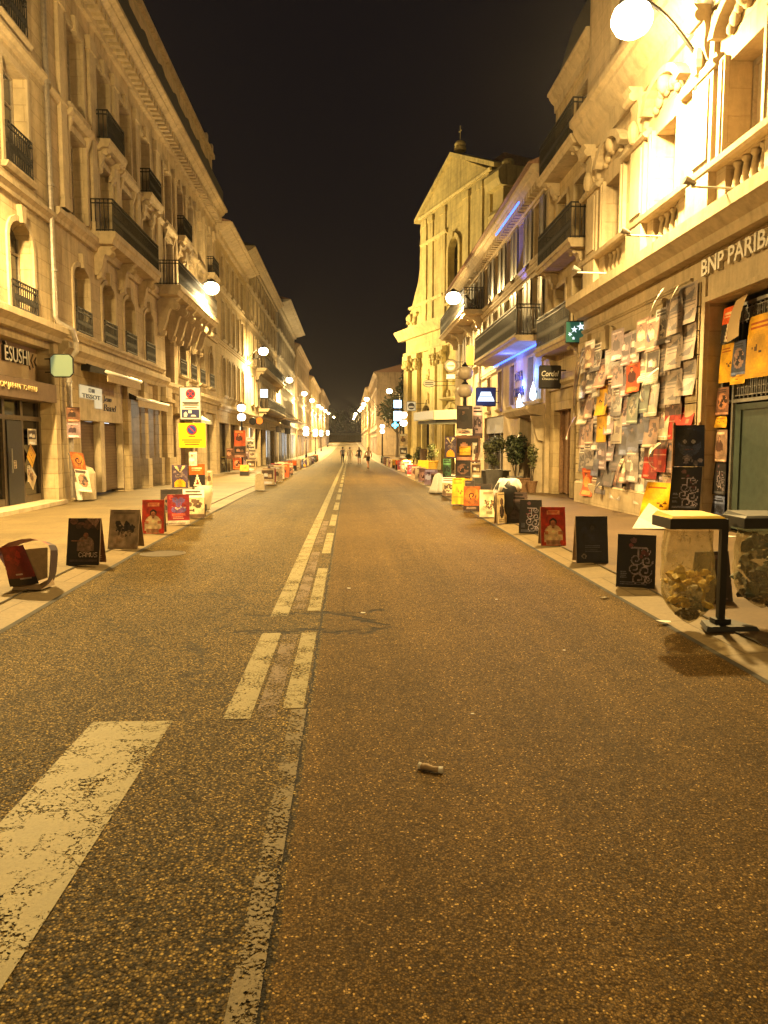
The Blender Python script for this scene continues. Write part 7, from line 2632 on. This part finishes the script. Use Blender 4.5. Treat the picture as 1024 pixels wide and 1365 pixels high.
def pose(st, arm, sw=0.12, hip=0.09):
    """joints of a walker; st = stride, arm = how far arms swing"""
    P_ = [(0, 0, 0.95), (0, 0, 1.12), (0, -0.01, 1.36), (0, 0, 1.46), (0, -0.02, 1.60), (0, -0.02, 1.70),
          (-hip, 0, 0.90), (-hip, -st * 0.45, 0.50), (-hip, -st * 0.75, 0.08), (-hip, -st * 0.75 - 0.14, 0.03),
          (hip, 0, 0.90), (hip, st * 0.15, 0.50), (hip, st * 0.75, 0.11), (hip, st * 0.75 - 0.12, 0.03),
          (-0.19, 0, 1.38), (-0.24, arm * 0.3, 1.10), (-0.25, -arm * 0.1, 0.86), (-0.25, -arm * 0.2, 0.76),
          (0.19, 0, 1.38), (0.24, -arm * 0.3, 1.10), (0.25, -arm * 0.8, 0.88), (0.25, -arm * 1.0, 0.78)]
    E_ = [(0, 1), (1, 2), (2, 3), (3, 4), (4, 5), (0, 6), (6, 7), (7, 8), (8, 9), (0, 10), (10, 11), (11, 12), (12, 13), (2, 14), (14, 15), (15, 16), (16, 17), (2, 18), (18, 19), (19, 20), (20, 21)]
    Rr = [(0.15, 0.11), (0.13, 0.095), (0.155, 0.105), (0.055, 0.055), (0.088, 0.10), (0.06, 0.07), (0.095, 0.095), (0.062, 0.062), (0.042, 0.042), (0.04, 0.025), (0.095, 0.095), (0.062, 0.062), (0.042, 0.042), (0.04, 0.025),
          (0.06, 0.06), (0.044, 0.044), (0.033, 0.033), (0.03, 0.018), (0.06, 0.06), (0.044, 0.044), (0.033, 0.033), (0.03, 0.018)]
    return P_, E_, Rr


SKIN = (0.70, 0.50, 0.38)


def dress(top, low, hem, sleeve=1.2, shoe=(0.1, 0.09, 0.08), neck=1.44):
    def f(c):
        if c.z > neck: return SKIN
        if abs(c.x) > 0.20 and c.z < sleeve and c.z > 0.7: return SKIN
        if c.z > 0.98: return top
        if c.z > hem: return low
        return shoe if c.z < 0.09 else SKIN
    return f


for lb, px, py, rz, st, arm, col, hair, hc, bg_ in (
        ('person in a grey top and dark trousers, leftmost on the road', 457, 618, 178, 0.16, 0.12, dress((0.42, 0.40, 0.42), (0.10, 0.09, 0.10), 0.1), False, ('dark', (0.03, 0.02, 0.015)), None),
        ('person in pale clothes walking on the centre lines', 466.5, 618.5, 172, 0.22, 0.16, dress((0.78, 0.72, 0.62), (0.72, 0.66, 0.56), 0.1), False, ('brown', (0.10, 0.05, 0.025)), None),
        ('person in a short dark dress with bare legs', 479, 619, 176, 0.12, 0.2, dress((0.16, 0.10, 0.11), (0.14, 0.08, 0.09), 0.62), True, ('auburn', (0.12, 0.045, 0.02)), (0.27, 0.0, 0.92)),
        ('person mid stride in a pale patterned top and dark shorts, nearest of four', 491, 625, 200, 0.42, 0.42, dress((0.66, 0.56, 0.48), (0.13, 0.11, 0.12), 0.62), True, ('fair', (0.30, 0.19, 0.08)), (0.26, 0.05, 1.0))):
    g = on_ground(px, py, 0)
    pts, eds, rad = pose(st, arm)
    person(lb, g.x, g.y, rz, pts, eds, rad, col, hair, hc, bg_)

# ================================================================ litter on the road
g = on_ground(573, 1028, 0)
e = thing('litter', 'crushed brown paper tube with white ends lying on the asphalt', 'litter', (g.x, g.y, 0), R(-28))
m = MB()
m.tube([(-0.048, 0, 0.016), (-0.02, 0.004, 0.018), (0.02, -0.002, 0.016), (0.048, 0.0, 0.018)], [0.014, 0.016, 0.013, 0.015], 10)
m.build('tube', M['card'], e, smooth=True)
m = MB()
m.tube([(-0.060, 0, 0.019), (-0.046, 0, 0.017)], [0.018, 0.0155], 9)
m.tube([(0.046, 0, 0.017), (0.066, 0.004, 0.016)], [0.0155, 0.017], 9)
m.build('paper_end', M['card_w'], e)
lit = random.Random(5)
for k, (px, py, s, lb) in enumerate([(806, 798, 0.05, 'white paper scrap by the right kerb beneath the script board'), (885, 830, 0.06, 'flat white strip of paper in the right gutter by the bag'), (752, 868, 0.012, 'tiny white scrap on the right lane, level with the bag stand'),
                                  (465, 785, 0.018, 'tiny white scrap right of the dashes'), (662, 800, 0.012, 'tiny pale scrap midway across the right lane'), (630, 953, 0.010, 'white crumb above the paper tube'), (975, 716, 0.07, 'pale paper scrap on the pavement below the bank door'),
                                  (484, 818, 0.02, 'pale scrap at the end of the torn asphalt')]):
    g = on_ground(px, py, 0 if k not in (1, 6) else (0.02 if k == 1 else PZ))
    m = MB()
    pts = [Vector((g.x + s * a * lit.uniform(0.7, 1.2), g.y + s * b * 0.8 * lit.uniform(0.7, 1.2), g.z + 0.006 + 0.25 * s * lit.random())) for a, b in ((-1, -0.5), (0, -0.7), (1, -0.4), (1, 0.5), (0.1, 0.7), (-0.9, 0.5))]
    m.prism(pts, [p + Vector((0, 0, 0.003)) for p in pts])
    tag(m.build('paper_scrap', M['card_w'], at=(g.x, g.y, g.z)), lb, 'litter')
HAZE = 0.00013  # thin volume added to put a glow round the lamps
m = MB()
m.box(-45, 45, -45, 430, -3.5, 32)
hz = m.build('added_haze', None or M['road'])
hz.data.materials.clear()
k = NT('lamp_glow_haze')
pv = k.n('ShaderNodeVolumePrincipled')
pv.inputs['Color'].default_value = (0.9, 0.88, 0.88, 1)
pv.inputs['Density'].default_value = HAZE
pv.inputs['Anisotropy'].default_value = 0.8
k.t.nodes.remove(k.b)
k.l(pv.outputs[0], k.out.inputs['Volume'])
hz.data.materials.append(k.m)
tag(hz, kind='stuff')
